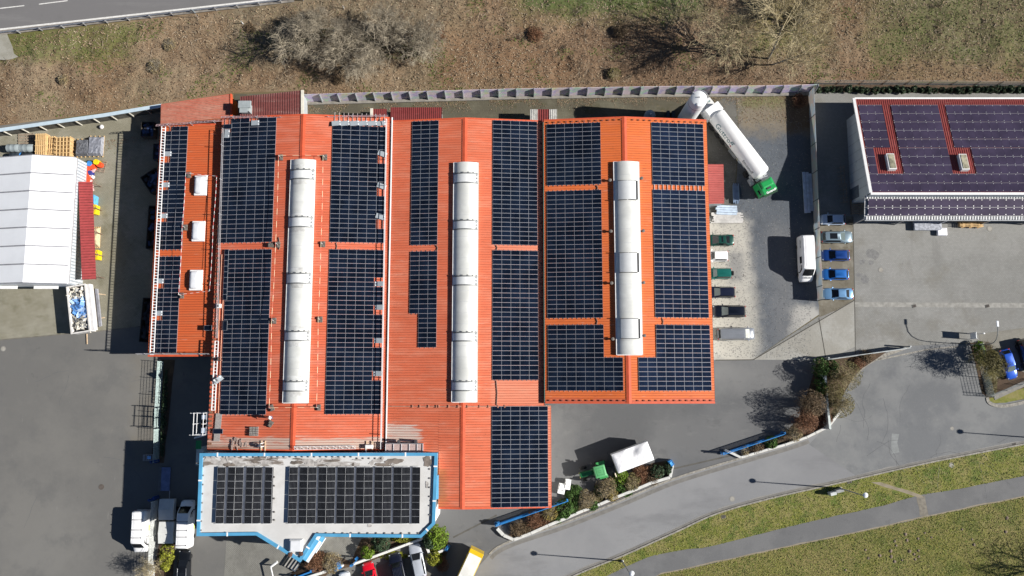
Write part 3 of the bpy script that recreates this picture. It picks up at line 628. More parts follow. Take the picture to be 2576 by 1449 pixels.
for px,py in ((732,1394),(759,1392)):
    mb=MB(); c=P(px,py,GZ-.27); mb.lathe([(.28,0),(.24,.28),(.30,.30),(.30,.36),(.02,.42)],14,0,Matrix.Translation(c)); mb.build('roof_vent',mat('vent_rust',(.10,.05,.035),.8,var=.4),G,world=True)
# blue letters/bands on the office wall faces seen at the notch
a,b=P(797,1352,GZ-1.2),P(757,1413,GZ-1.2); dd=(b-a); n_=Vector((dd.y,-dd.x,0)).normalized()*-1
if n_.x<0: n_=-n_
mb=MB(); ang=math.atan2(dd.y,dd.x); c=(a+b)/2
mb.box((c.x+n_.x*.25,c.y+n_.y*.25,GZ-1.5),(dd.length*.82,.5,.25),ang); mb.box((c.x+n_.x*.32,c.y+n_.y*.32,3.2),(dd.length*.62,.6,.2),ang)
mb.build('entrance_canopy',blue_cap,G,world=True)
mb=MB(); mb.box((c.x+n_.x*.45,c.y+n_.y*.45,GZ-1.64),(dd.length*.84,.9,.05),ang); mb.box((c.x+n_.x*.67,c.y+n_.y*.67,3.22),(dd.length*.64,.10,.24),ang); mb.build('canopy_trim',white_cap,G,world=True)
e0,e1=gw[1],gw[2]; mb=MB(); mb.box(((e0.x+e1.x)/2+.02,P(1104,1222,6).y,6.6),(.28,3.2,2.2)); mb.build('wall_sign',blue_cap,G,world=True)
# ---- north annexes
an_red=roofmat('annex_red',(.44,.115,.075),(.48,.24,.18),None,(.42,.36,.30)); lap_r=lapmat('annex_lap',(.33,.16,.11))
c0=P(405,262,3.9);c1=P(579,236,3.9);c2=P(579,296,3.9);c3=P(404,312,3.9)
H1=thing('shed','weathered pale red shed roof tucked behind the west hall against the embankment','building',(c0.x,c2.y,0))
def quad_roof(mb,c00,c10,c11,c01,n,rib=.05,dz=0):
    """ribs along c00->c10, n ribs from c00 to c01"""
    c00,c10,c11,c01=map(Vector,(c00,c10,c11,c01)); prof=[]
    for i in range(n):
        for t,h,m_ in ((0,0,0),(.6,0,0),(.68,rib,1),(.84,rib,1),(.92,0,1)): prof.append(((i+t)/n,h,m_))
    prof.append((1,0,0)); o=len(mb.v)
    for t,h,m_ in prof:
        a=c00.lerp(c01,t);b=c10.lerp(c11,t); mb.v+=[(a.x,a.y,a.z+h+dz),(b.x,b.y,b.z+h+dz)]
    for i in range(len(prof)-1):
        a=o+2*i; mb.f.append((a,a+1,a+3,a+2) if (c10-c00).cross(c01-c00).z>0 else (a,a+2,a+3,a+1)); mb.m.append(prof[i][2])
mb=MB(); quad_roof(mb,c0,c1,c2,c3,14); mb.build('roof',[an_red,lap_r],H1,world=True)
mb=MB(); mb.prism([(c0.x+.1,c0.y-.1),(c1.x-.1,c1.y-.1),(c2.x-.1,c2.y),(c3.x+.1,c3.y)],0,3.8); mb.build('wall',wall_or,H1,world=True)
mb=MB(); mb.add([(c1.x,c1.y,4.0),(c1.x+.22,c1.y,4.0),(c2.x+.22,c2.y,4.0),(c2.x,c2.y,4.0),(c1.x+.22,c1.y,3.5),(c2.x+.22,c2.y,3.5)],[(3,2,1,0),(1,4,5,2)][:1]+[(4,1,2,5)]); mb.build('verge_trim',fascia_or,H1,world=True)
maroon=roofmat('maroon_sheet',(.20,.065,.058),(.33,.19,.17),None,(.10,.03,.025)); lap_m=lapmat('maroon_lap',(.09,.022,.02))
maroon2=roofmat('maroon_clean',(.25,.045,.042),(.27,.06,.055),None,(.20,.04,.04)); lap_m2=lapmat('maroon_clean_lap',(.12,.02,.02))
def lean(name,label,c00,c10,c11,c01,n,mats,wallm,edge=None):
    t=thing(name,label,'shed',((c00.x+c11.x)/2,(c00.y+c11.y)/2,0)); mb=MB(); quad_roof(mb,c00,c10,c11,c01,n); mb.build('roof',mats,t,world=True)
    mb=MB(); k=.94; cx,cy=(c00.x+c11.x)/2,(c00.y+c11.y)/2; zz=min(c.z for c in (c00,c10,c11,c01))
    mb.prism([(cx+(c.x-cx)*k,cy+(c.y-cy)*k) for c in (c00,c10,c11,c01)],0,zz-.05); mb.build('wall',wallm,t,world=True)
    if edge is not None:
        mb=MB(); a,b=edge; dd=b-a; m_=(a+b)/2; mb.box((m_.x,m_.y,m_.z+.03),(dd.length,.42,.16),math.atan2(dd.y,dd.x)); mb.build('edge_cap',mat('cream_cap',(.62,.59,.50),.7,var=.1),t,world=True)
    return t
zz=4.1
H2=lean('shed','dark maroon ribbed shed roof carrying a grey vent cowl',P(604,300,zz),P(604,243,zz),P(761,227,zz),P(761,290,zz),26,[maroon,lap_m],wall_gr,(P(761,227,zz),P(761,287,zz)))
H3=lean('shed','small maroon lean-to roof with a white edge north of the faded hall',P(934,296,3),P(934,274,3),P(973,274,3),P(973,296,3),8,[maroon2,lap_m2],wall_gr,(P(935,273,3),P(935,296,3)))
H4=lean('shed','wide clean maroon lean-to roof behind the middle hall',P(983,304,3.2),P(983,270,3.2),P(1112,270,3.2),P(1112,304,3.2),26,[maroon2,lap_m2],wall_gr)
white_sh=mat('white_sheet',(.62,.61,.57),.6,var=.15,scale=2); lap_w=lapmat('white_lap',(.40,.39,.36))
t=thing('shed','little striped lean-to of white and red sheets in the north lane','shed',(P(1367,290,3).x,P(1367,290,3).y,0))
for a,b,ms in ((1334,1353,[white_sh,lap_w]),(1353,1382,[maroon2,lap_m2]),(1382,1401,[white_sh,lap_w])):
    mb=MB(); quad_roof(mb,P(a,306,3),P(a,275,3),P(b,275,3),P(b,306,3),max(4,int((b-a)/5)),.07); mb.build('roof_sheet',ms,t,world=True)
mb=MB(); c=P(1367,292,2.8); mb.box((c.x,c.y,1.42),(3.6,1.6,2.84)); mb.build('wall',wall_gr,t,world=True)
H6=lean('shed','pinkish red lean-to roof against the east wall beside the tanker',P(1770,513,3.0),P(1822,512,2.7),P(1820,413,2.7),P(1768,413,3.0),22,[roofmat('pink_red',(.36,.075,.065),(.40,.10,.09),None,(.3,.06,.05)),lapmat('pink_lap',(.24,.05,.045))],wall_gr)
# vent cowl on the maroon shed
V=thing('vent_cowl','boxy grey ventilation cowl standing on the maroon shed roof','vent',P(622,277,4.1)); gm=mat('cowl_grey',(.30,.335,.34),.5,var=.1)
MB().box((0,0,.7),(1.45,1.3,1.4),bev=.03).build('duct',gm,V); MB().box((.1,.35,1.5),(1.9,1.1,.25),bev=.05).build('hood',gm,V); MB().box((-.05,-.55,1.45),(1.2,.7,.05)).build('flap',gm,V)
# ---- east house F : monopitch roof, cladded gable, canopy
FN,FS=3.3,7.2
nw=P(2154,248,FN); sw=P(2187,486,FS); XLf=(nw.x+sw.x)/2; XRf=XLf+42
def zF(x,y): return FN+(FS-FN)*(nw.y-y)/(nw.y-sw.y)
F=thing('workshop','grey clad workshop with a maroon monopitch roof under purple black modules','building',(XLf,sw.y,0))
f_red=roofmat('workshop_red',(.30,.055,.048),(.33,.085,.075),None,(.19,.03,.03)); lapF=lapmat('workshop_lap',(.11,.02,.02))
mb=MB(); roof_cross(mb,XLf,XRf,sw.y,nw.y,zF,.32,.06); mb.build('roof',[f_red,lapF],F,world=True)
wl=XLf+.08; yn2=P(2123,302,0).y
mb=MB(); mb.add([(wl,sw.y+.15,0),(wl,yn2,0),(wl,yn2,zF(0,yn2)-.1),(wl,sw.y+.15,FS-.1),(XRf,sw.y+.15,0),(XRf,yn2,0),(XRf,yn2,zF(0,yn2)-.1),(XRf,sw.y+.15,FS-.1)],[(0,3,2,1),(0,4,7,3),(4,5,6,7),(1,2,6,5)]); 
clad=mat('panel_grey',(.44,.47,.48),.5,var=.05); mb.build('wall',clad,F,world=True)
mb=MB()
for k in range(1,9):
    y=sw.y+.15+(yn2-sw.y-.15)*k/9; z1=zF(0,y)-.14; mb.box((wl-.012,y,z1/2),(.03,.035,z1))
mb.build('panel_joint',mat('panel_joint',(.22,.24,.25),.6),F,world=True)
mb=MB(); mb.box((wl-.02,sw.y+1.4,1.5),(.08,1.8,3.0)); mb.build('door',mat('door_grey',(.10,.12,.14),.5),F,world=True)
mb=MB(); dy=nw.y-sw.y; ln=math.hypot(dy,FS-FN); pit=math.atan2(FS-FN,-dy)
M=Matrix.Translation((XLf-.12,(nw.y+sw.y)/2,(FN+FS)/2+.05))@Matrix.Rotation(math.atan2(FN-FS,dy),4,'X'); mb.box((0,0,0),(.42,ln,.22),M=M)
mb.box(((XLf+XRf)/2,nw.y+.02,FN+.02),(XRf-XLf,.26,.2)); mb.box(((XLf+XRf)/2-.05,sw.y-.10,FS+.06),(XRf-XLf+.2,.35,.24)); mb.build('roof_edge',white_metal,F,world=True)
mb=MB(); mb.box(((wl+XRf)/2,sw.y-.12,6.2),(XRf-wl,.2,1.9)); mb.build('upper_wall',clad,F,world=True)
# rooflights on the workshop
for px,py in ((2238,411),(2420,412)):
    c=PR(px,py,zF); pit=math.atan2(FN-FS,dy); M=Matrix.Translation(c)@Matrix.Rotation(pit,4,'X')
    MB().box((0,0,.32),(1.15,2.6,.64),bev=.02,M=M).build('rooflight_curb',white_metal,F,world=True)
    MB().box((.06,0,.66),(.85,2.3,.08),M=M).build('rooflight_pane',mat('dirty_glazing',(.30,.28,.20),.4,var=.5,scale=1.2),F,world=True)
# canopy
CZ0,CZ1=5.6,5.0; cx0=P(2176,530,5.2).x; cyn,cys=P(2176,491,CZ0).y,P(2176,553,CZ1).y
CAN=thing('canopy','long open lean-to canopy with toothed white edges and two rows of modules','canopy',(cx0,cys,0))
zCan=lambda x,y: CZ1+(CZ0-CZ1)*(y-cys)/(cyn-cys)
mb=MB(); n=int((XRf-cx0)/.4)
for k in range(n):
    x=cx0+.2+k*.4
    for ya,yb in ((cyn,cyn-.5),(cys+.5,cys)):
        M=Matrix.Translation((x,(ya+yb)/2,zCan(0,(ya+yb)/2)+.05))@Matrix.Rotation(math.atan2(CZ0-CZ1,cyn-cys),4,'X'); mb.cyl((0,-.25,0),(0,.25,0),.12,.12,8,0,True,M)
mb.build('corrugated_edge',white_metal,CAN,world=True)
mb=MB(); mb.add([(cx0,cys,CZ1),(XRf,cys,CZ1),(XRf,cyn,CZ0),(cx0,cyn,CZ0)],[(0,1,2,3)]); mb.add([(cx0,cys,CZ1-.06),(XRf,cys,CZ1-.06),(XRf,cyn,CZ0-.06),(cx0,cyn,CZ0-.06)],[(3,2,1,0)]); mb.build('roof',mat('canopy_grey',(.30,.30,.31),.6),CAN,world=True)
mb=MB(); mb.cyl((cx0,cys-.08,CZ1-.05),(XRf,cys-.08,CZ1-.05),.09,.09,8); mb.cyl((cx0-.06,cys,CZ1-.04),(cx0-.06,cyn,CZ0-.04),.06,.06,6); mb.build('gutter',zinc,CAN,world=True)
for k in range(7):
    x=cx0+.3+k*6.5; MB().cyl((x,cys+.3,0),(x,cys+.3,CZ1-.08),.08,.08,8).build('post',galv,CAN,world=True)
# ---- white tent hall
TE,TR=3.7,5.6
tn=avgx(TR,(62,395),(75,715)); tk=avgx(4.25,(172,392),(187,702)); te=avgx(TE,(178,392),(190,702)); tyn=P(120,392,5).y; tys=P(120,712,5).y
TENT=thing('storage_tent','big white membrane storage tent with grey seams at the left edge','tent',(tn,tys,0))
tw=mat('tent_membrane',(.84,.85,.86),.6,var=.03,scale=.4); seam=mat('tent_seam',(.27,.27,.29),.6)
tl=2*tn-te
prof=[(tl,TE),(2*tn-tk,4.25),(tn,TR),(tk,4.25),(te,TE)]
mb=MB(); n=7; o=0
ny=28; vs=[]; fs=[]
for j in range(ny+1):
    y=tyn+(tys-tyn)*j/ny; sag=.05*math.sin(math.pi*(j%4)/4)
    for k,(x,z) in enumerate(prof): vs.append((x,y,z-(sag if k in(1,2,3) else 0)))
for j in range(ny):
    for k in range(4): a=j*5+k; fs.append((a,a+5,a+6,a+1))
mb.add(vs,fs); mb.build('roof_membrane',tw,TENT,world=True)
mb=MB()
for j in range(1,7):
    y=tyn+(tys-tyn)*j/7
    for (xa,za),(xb,zb) in zip(prof,prof[1:]):
        mb.add([(xa,y-.10,za+.05),(xb,y-.10,zb+.05),(xb,y+.10,zb+.05),(xa,y+.10,za+.05)],[(0,1,2,3)])
for y in (tyn,tys):
    for (xa,za),(xb,zb) in zip(prof,prof[1:]): mb.cyl((xa,y,za),(xb,y,zb),.07,.07,6)
mb.build('roof_seam',seam,TENT,world=True)
mb=MB(); bx=te+.05
nrib=40
for j in range(nrib):
    ya=tyn+(tys-tyn)*j/nrib; yb=tyn+(tys-tyn)*(j+1)/nrib; k=.06; ym=ya+(yb-ya)*.6
    mb.quad((bx,ya,TE-.05),(bx,ya,0),(bx,ym,0),(bx,ym,TE-.05)); mb.quad((bx,ym,TE-.05),(bx,ym,0),(bx+k,(ym+yb)/2,0),(bx+k,(ym+yb)/2,TE-.05),1); mb.quad((bx+k,(ym+yb)/2,TE-.05),(bx+k,(ym+yb)/2,0),(bx,yb,0),(bx,yb,TE-.05),1)
mb.build('side_wall',[mat('tent_wall',(.46,.49,.52),.5,var=.04),mat('tent_wall_rib',(.30,.33,.36),.5)],TENT,world=True)
mb=MB(); mb.quad((tl,tyn,TE),(tl,tys,TE),(tl,tys,0),(tl,tyn,0)); mb.build('far_wall',MATS['tent_wall'],TENT,world=True)
mb=MB()
for y in (tyn-.02,tys+.02):
    v=[(tl,y,0),(te,y,0)]+[(x,y,z) for x,z in prof[::-1]]; mb.add(v,[tuple(range(len(v)))])
mb.build('end_wall',tw,TENT,world=True)
mb=MB(); mb.box((te+.02,(tyn+tys)/2,TE+.02),(.18,tyn-tys,.18)); mb.build('gutter',mat('gutter_dull',(.30,.30,.31),.5),TENT,world=True)
for (xa,ya) in ((P(0,730,2.2).x+1,0),(P(120,722,2.2).x,0)):
    MB().box((xa,tys-.35,2.6),(3.6,.45,.12),0).build('door_hood',white_metal,TENT,world=True)
# lean-to of the tent
LT=thing('lean_to_roof','narrow dark red lean-to roof along the white tent','canopy',(P(220,580,0).x,P(220,580,0).y,0))
mb=MB(); quad_roof(mb,P(197,457,3.1),P(233,457,2.6),P(242,702,2.6),P(206,704,3.1),36,.05); mb.build('roof',[mat('brick_red_sheet',(.29,.045,.045),.6,var=.12),lapmat('brick_lap',(.20,.03,.03))],LT,world=True)
for py in (470,530,590,645,700):
    c=P(229+(py-460)*.037,py,0); c.x=P(233+(py-457)*.036,py,2.6).x-.12
    m_=MB(); m_.cyl((c.x,c.y,0),(c.x,c.y,2.6),.06,.06,6); m_.cyl((c.x,c.y,1.6),(c.x,c.y+.55,2.55),.04,.04,5); m_.cyl((c.x,c.y,1.6),(c.x,c.y-.55,2.55),.04,.04,5); m_.build('post',mat('old_timber',(.16,.11,.08),.9,var=.3),LT,world=True)
# ================================================================ barrel rooflights
poly=[mat('skylight_polycarbonate',(.55,.555,.525),.65,var=.08,scale=.35,col2=(.64,.645,.615),spec=.25),mat('skylight_band',(.66,.67,.66),.4,var=.04),mat('skylight_soot',(.53,.525,.50),.5,var=.25,scale=.9,col2=(.68,.685,.66))]
bead=mat('skylight_bead',(.50,.51,.51),.5,var=.1)
def vault(label,xl,xr,yn,ys,zb,bands,flaps,pitch=1.55,H=.66,sooty=False):
    xm=(xl+xr)/2; hw=(xr-xl)/2
    t=thing('barrel_rooflight',label,'skylight',(xm,ys,zb),0,'barrel rooflights along the hall ridges'); Ln=yn-ys
    def arc(y,h=0,w_=0,a0=0,a1=1,n=14): return [(-(hw+w_)*math.cos(math.pi*(a0+(a1-a0)*i/n)),y,.32+(H+h)*math.sin(math.pi*(a0+(a1-a0)*i/n))**1.7) for i in range(n+1)]
    mb=MB(); N=130; rings=[arc(Ln*j/N,.012*math.sin(j*1.7)) for j in range(N+1)]
    mb.loft(rings,0,None,False,False)
    soot=lambda y: bool(bands) and len(bands)==5 and sooty and any(ya-.75<y<yb+.75 for ya,yb in bands)
    for j in range(N):
        if soot(Ln*(j+.5)/N):
            for i in range(14):
                if 2<=i<=11: mb.m[j*14+i]=2
    for j in (0,N): mb.add(rings[j],[tuple(range(15)) if j else tuple(range(15))[::-1]])
    mb.build('glazing',poly,t,smooth=True)
    mb=MB(); mb.box((-hw-.04,Ln/2,.16),(.16,Ln+.1,.42)); mb.box((hw+.04,Ln/2,.16),(.16,Ln+.1,.42)); mb.box((0,-.03,.16),(2*hw,.12,.42)); mb.box((0,Ln+.03,.16),(2*hw,.12,.42)); mb.build('upstand',white_metal,t)
    mb=MB(); k=int(Ln/pitch)
    for j in range(1,k):
        y=Ln*j/k; mb.loft([arc(y-.03,.012),arc(y+.03,.012)],0,None,False,False)
    mb.build('glazing_bead',bead,t,smooth=True)
    for (ya,yb) in bands:
        mb=MB(); mb.loft([arc(ya,.0,.0,.03,.97),arc(ya,.09,.07,.03,.86),arc(yb,.09,.07,.03,.86),arc(yb,.0,0,.03,.97)],1,None,False,False)
        b_=mb.build('opening_sash',poly,t,smooth=True)
        mb=MB()
        for yy in (ya+.02,yb-.02): mb.loft([arc(yy-.09,.11,.085),arc(yy+.09,.11,.085)],0,None,False,False)
        for q in range(6):
            aa=arc(yb+.12 if True else ya,.05,.05)[2+q*2]; mb.box(aa,(.16,.12,.10))
        mb.build('sash_frame',mat('sash_grey',(.16,.165,.165),.5,.2),b_)
        mb=MB()
        for q in range(3): mb.box((hw*.90,ya+(yb-ya)*(q+.5)/3,.32+H*.42),(.32,(yb-ya)*.22,.10))
        mb.build('motor_louvre',mat('louvre_grey',(.42,.43,.43),.5),b_)
    for (xa,ya,xb,yb) in flaps:
        mb=MB(); cx=(xa+xb)/2-xm; w_=(xb-xa); cy=(ya+yb)/2-ys; ln=yb-ya
        z1=.32+H+.16
        v=[(cx-w_*.62,cy-ln/2,.32+H*.62),(cx+w_/2,cy-ln/2,z1),(cx+w_/2,cy+ln/2,z1),(cx-w_*.62,cy+ln/2,.32+H*.62)]
        arcp=[]
        for yy in (cy-ln/2,cy+ln/2):
            row=[]
            for i in range(7):
                s=i/6; x=cx-w_*.5+w_*s; z=.32+H*max(0,1-(x/hw)**2)**.85+.10+.22*s
                row.append((x,yy,z))
            arcp.append(row)
        mb.loft(arcp,1,None,False,False)
        b_=mb.build('vent_flap',poly,t,smooth=True)
        mb=MB(); x=cx+w_/2; z=arcp[0][-1][2]; mb.box((x+.10,cy,z-.16),(.30,ln,.34)); mb.box((x-w_*.5,cy-ln/2-.05,z-.20),(w_,.10,.34)); mb.box((x-w_*.5,cy+ln/2+.05,z-.20),(w_,.10,.34)); mb.build('flap_gap_frame',dark_metal,b_)  # dark box at the raised edge stands in for the shaded open gap
    return t
def pv(px,py,z=8.2): return P(px,py,z)
def bands(lst,ys,x): return [(P(x,b,8.2).y-ys,P(x,a,8.2).y-ys) for a,b in lst]
zb=B_R-.20; xl,xr=avgx(zb+.5,(733,405),(711,1010)),avgx(zb+.5,(791,405),(772,1010)); yn,ys=P(760,402,zb+.5).y,P(740,1013,zb+.5).y
vault('sooty white barrel rooflight along the ridge of the faded western hall',xl,xr,yn,ys,zb,bands([(427,450),(546,571),(688,713),(834,857),(960,984)],ys,750),[],sooty=True)
zb=C_R-.20; xl,xr=avgx(zb+.5,(1142,411),(1138,1008)),avgx(zb+.5,(1201,411),(1199,1008)); yn,ys=P(1170,409,zb+.5).y,P(1168,1011,zb+.5).y
vault('white barrel rooflight along the ridge of the middle salmon hall',xl,xr,yn,ys,zb,bands([(435,459),(554,576),(694,717),(836,858),(960,983)],ys,1170),[])
zb=D_R-.20; xl,xr=avgx(zb+.5,(1545,409),(1553,890)),avgx(zb+.5,(1606,409),(1616,890)); yn,ys=P(1575,407,zb+.5).y,P(1584,892,zb+.5).y
fl=[]
for a,b,c,d_ in ((1556,454,1600,501),(1560,636,1603,684),(1563,802,1606,851)):
    p=P(a,d_,9);q=P(c,b,9); fl.append((p.x,p.y,q.x,q.y))
vault('cleaner barrel rooflight with three raised square vents on the eastern hall',xl,xr,yn,ys,zb,[],fl,1.95)
# domed rooflights on the west lean-to hall
for lab,px,py in (('northernmost white domed rooflight on the west roof',506,467),('middle white domed rooflight on the west roof',500,582),('southernmost white domed rooflight on the west roof',494,705)):
    c=PR(px,py,zA); t=thing('domed_rooflight',lab,'skylight',c,0,'domed rooflights on the west roof'); M=Matrix.Translation((0,0,0))
    MB().box((0,0,.14),(1.95,3.1,.28),bev=.05,taper=(.92,.95)).build('curb',white_metal,t)
    mb=MB(); rings=[]
    for s,z in ((1,.28),(.98,.42),(.9,.54),(.72,.62),(.45,.66),(.12,.67)):
        ring=[]
        for i in range(24):
            a=2*math.pi*i/24; ca,sa=math.cos(a),math.sin(a); e=.35; ring.append((-.14+.66*s*math.copysign(abs(ca)**e,ca),1.3*s*math.copysign(abs(sa)**e,sa),z))
        rings.append(ring)
    mb.loft(rings); mb.build('dome',mat('dome_acrylic',(.66,.67,.69),.2),t,smooth=True)
# ================================================================ solar arrays
pv_cell=mat('solar_glass',(.0045,.0075,.0165),.12,var=.4,scale=.35,spec=.45,col2=(.008,.014,.029)); pv_cell2=mat('solar_glass_glare',(.0075,.0135,.030),.14,var=.3,scale=.35,spec=.45,col2=(.011,.020,.045))  # second glass is a brighter, bluer copy: sky glare put into its colour
pv_frame=mat('solar_frame',(.44,.47,.52),.4,.3,var=.05); rail_m=mat('mount_rail',(.42,.42,.42),.4,.6,var=.1)
pv_dark=mat('module_black',(.009,.0095,.012),.16,var=.3,scale=.8,spec=.3); pv_line=mat('module_line',(.33,.34,.34),.5,.2,var=.05)
pv_thin=mat('thin_film_glass',(.048,.037,.066),.25,var=.22,scale=.3,spec=.4); clampm=mat('clamp_pale',(.50,.49,.50),.4,.3)
def panel_mb(w,h,fr=.016,gap=.010,th=.045):
    mb=MB(); x,y=w/2-gap,h/2-gap; a,b=x-fr*.8,y-fr*1.15
    o=[(-x,-y,0),(x,-y,0),(x,y,0),(-x,y,0)]; i=[(-a,-b,0),(a,-b,0),(a,b,0),(-a,b,0)]; lo=[(p[0],p[1],-th) for p in o]; g=[(p[0],p[1],-.006) for p in i]
    v=o+i+lo+g
    f=[(k,(k+1)%4,4+(k+1)%4,4+k) for k in range(4)]+[(8+k,8+(k+1)%4,(k+1)%4,k) for k in range(4)]
    mb.add(v,f,0); mb.add(v,[(12,13,14,15)],1)
    return mb
def array(label,tl,tr,bl,br,zf,cols,rows,omit=(),cell=pv_cell,frames=None):
    h=lambda x,y: zf(x,y)+.13
    c=[PR(*q,h) for q in (tl,tr,bl,br)]
    x0=(c[0].x+c[2].x)/2; x1=(c[1].x+c[3].x)/2; y0=(c[0].y+c[1].y)/2; y1=(c[2].y+c[3].y)/2
    w=(x1-x0)/cols; hh=(y0-y1)/rows; s=(zf(x1,y1)-zf(x0,y1))/(x1-x0); ang=-math.atan(s)
    root=thing('solar_array',label,'solar array',((x0+x1)/2,y1,h((x0+x1)/2,y1)),0,'solar arrays on the factory roofs')
    spots=[]
    for r in range(rows):
        for k in range(cols):
            if (k,r) in omit: continue
            x=x0+(k+.5)*w; y=y0-(r+.5)*hh; spots.append((x-root.location.x,y-root.location.y,h(x,y)-root.location.z))
    w_=w/math.cos(ang); proto=None
    for i,p in enumerate(spots[:100]):
        if proto is None: o=proto=panel_mb(w_,hh).build('solar_panel',[pv_frame,cell],root)
        else: o=proto.copy(); COL.objects.link(o); o.parent=root
        o.location=p; o.rotation_euler=(0,ang,0)
    if len(spots)>100:
        mb=MB(); src=panel_mb(w_,hh)
        for p in spots[100:]:
            M=Matrix.Translation(p)@Matrix.Rotation(ang,4,'Y'); o=len(mb.v); mb.v+=[tuple(M@Vector(q)) for q in src.v]; mb.f+=[tuple(j+o for j in f) for f in src.f]; mb.m+=src.m
        tag(mb.build('solar_panel',[pv_frame,cell],root),kind='stuff')
    mb=MB(); L0=Vector((x0,0,h(x0,0)-.07)); 
    for k in range(cols):
        for t in (.25,.75):
            rr=[r for r in range(rows) if (k,r) not in omit or len(omit)<7 or cols==3]
            if cols==3 and rows==20: rr=[r for r in range(rows) if (k,r) not in omit]
            ya,yb=y0-min(rr)*hh,y0-(max(rr)+1)*hh
            x=x0+(k+t)*w; mb.box((x-root.location.x,(ya+yb)/2-root.location.y,h(x,0)-root.location.z-.075),(.05,(ya-yb)+.24,.05))
    mb.build('mounting_rail',rail_m,root)
    return dict(root=root,x0=x0,x1=x1,y0=y0,y1=y1,w=w,h=hh,ang=ang,z=h)
om=lambda *a: set(a)
aA1=array('northern solar array of three columns on the lowest western roof',(411,318),(474,318),(396,628),(457,628),zA,3,27,om((0,0),(0,7),(0,13),(0,20),(0,6),(0,12),(0,19)))
aA2=array('southern solar array of three columns on the lowest western roof',(396,645),(455,645),(384,887),(445,887),zA,3,21,om((0,5),(0,6),(0,12),(0,13)))
aB1=array('six column solar array in the northwest corner of the sooty skylight hall',(557,297),(695,297),(550,610),(685,610),zB,6,27,om((0,0),(0,1),(0,2),(0,3),(5,0),(4,0)) if 0 else om((0,0),(0,1),(0,2),(3,0)))
aB2=array('five column solar array in the southwest of the sooty skylight hall beside loose panels',(568,628),(683,628),(555,1043),(669,1043),zB,5,35)
aB3=array('six column solar array northeast of the sooty rooflight below tilted grey sheets',(837,317),(975,317),(829,610),(966,610),zB,6,25,om((5,6),(5,7),(5,13),(5,14),(5,20),(5,21)))
aB4=array('long six column solar array southeast of the sooty rooflight',(828,628),(966,628),(818,1042),(957,1042),zB,6,35,om((5,6),(5,7),(5,12),(5,13),(5,19),(5,20),(5,26),(5,27)))
aC1=array('narrow three column solar array in the northwest of the middle hall',(1037,304),(1104,304),(1033,616),(1100,616),zC,3,28)
aC2=array('narrow stepped solar array in the middle hall with a missing lower corner',(1032,632),(1100,632),(1029,874),(1098,874),zC,3,20,{(0,r) for r in range(13,20)})
aC3=array('five column solar array in the northeast of the middle hall',(1240,304),(1351,304),(1239,616),(1353,616),zC,5,28)
aC4=array('five column solar array in the southeast of the middle hall north of the wing',(1239,630),(1353,630),(1239,956),(1355,956),zC,5,27)
aC5=array('six column solar array on the southern wing above the planting strip',(1237,1022),(1378,1022),(1237,1276),(1380,1276),zC2,6,21)
aD1=array('square solar array in the northwest corner of the brightest orange roof',(1375,310),(1511,310),(1376,465),(1512,465),zD,6,14)
aD2=array('tall six column solar array halfway down the west slope of the brightest orange roof',(1376,479),(1513,479),(1377,800),(1517,800),zD,6,28)
aD3=array('stepped solar array in the southwest corner of the brightest orange roof',(1378,817),(1566,817),(1379,983),(1568,983),zD,8,14,{(k,r) for k in (6,7) for r in range(7)})
aD4=array('square solar array in the northeast corner of the brightest orange roof',(1639,310),(1769,310),(1642,466),(1773,466),zD,6,14,cell=pv_cell2)
aD5=array('tall six column solar array in the middle of the east slope above the parked cars',(1642,478),(1773,478),(1649,799),(1785,799),zD,6,28,cell=pv_cell2)
aD6=array('stepped solar array in the southeast corner of the brightest orange roof',(1605,817),(1785,817),(1607,983),(1791,983),zD,8,14,{(k,r) for k in (0,1) for r in range(7)},cell=pv_cell2)
# bare rails above the north end of two arrays and in the walkway
mb=MB()
for k in range(12):
    x=aD5['x0']+(k+.4)*(aD5['x1']-aD5['x0'])/12; y=(aD4['y1']+aD5['y0'])/2; mb.box((x,y,zD(x,y)+.1),(.09,aD4['y1']-aD5['y0']+.1,.06))
tag(mb.build('mounting_rail',mat('rail_pale',(.52,.46,.44),.5,.2)),'row of twelve short bare rails bridging the walkway between eastern arrays','mounting rails')
mb=MB()
for k in range(12):
    x=aB3['x0']+(k+.4)*(aB3['x1']-aB3['x0'])/12; y=aB3['y0']+1.0; mb.box((x,y,zB(x,y)+.1),(.07,1.9,.06))
tag(mb.build('mounting_rail',MATS['rail_pale']),'row of bare rails at the north edge above tilted grey sheets','mounting rails')
# loose panels, backs up
back=mat('panel_back',(.30,.335,.36),.45,var=.06); backw=mat('junction_white',(.75,.76,.77),.4)
def loose(label,px,py,zf,w,h,rz=0,tilt=(0,0),face=False,lift=.22,group=None):
    p=PR(px,py,lambda x,y: zf(x,y)+lift); t=thing('loose_panel',label,'solar panel',p,R(rz),group); t.rotation_euler=(R(tilt[0]),R(tilt[1]),R(rz))
    if face: panel_mb(w,h).build('panel',[pv_frame,pv_cell],t)
    else:
        MB().box((0,0,0),(w,h,.04)).build('back_sheet',back,t)
        mb=MB()
        for y in (-h*.28,h*.28): mb.lathe([(.11,.02),(.11,.05),(.02,.055)],10,0,Matrix.Translation((w*.40,y,0)))
        mb.build('junction_box',backw,t)
    return t
gA='grey backed panels lying over gaps in the arrays'
for lab,px,py in (('northernmost grey upturned panel on the west roof array',421,387),('second grey upturned panel from the north on the west roof array',416,465),('third grey upturned panel from the north on the west roof array',411,543),('grey upturned panel near the third white dome on the west roof',401,707),('southernmost grey upturned panel on the west roof array',398,788)):
    loose(lab,px,py,zA,1.25,.72,0,(0,-3),group=gA)
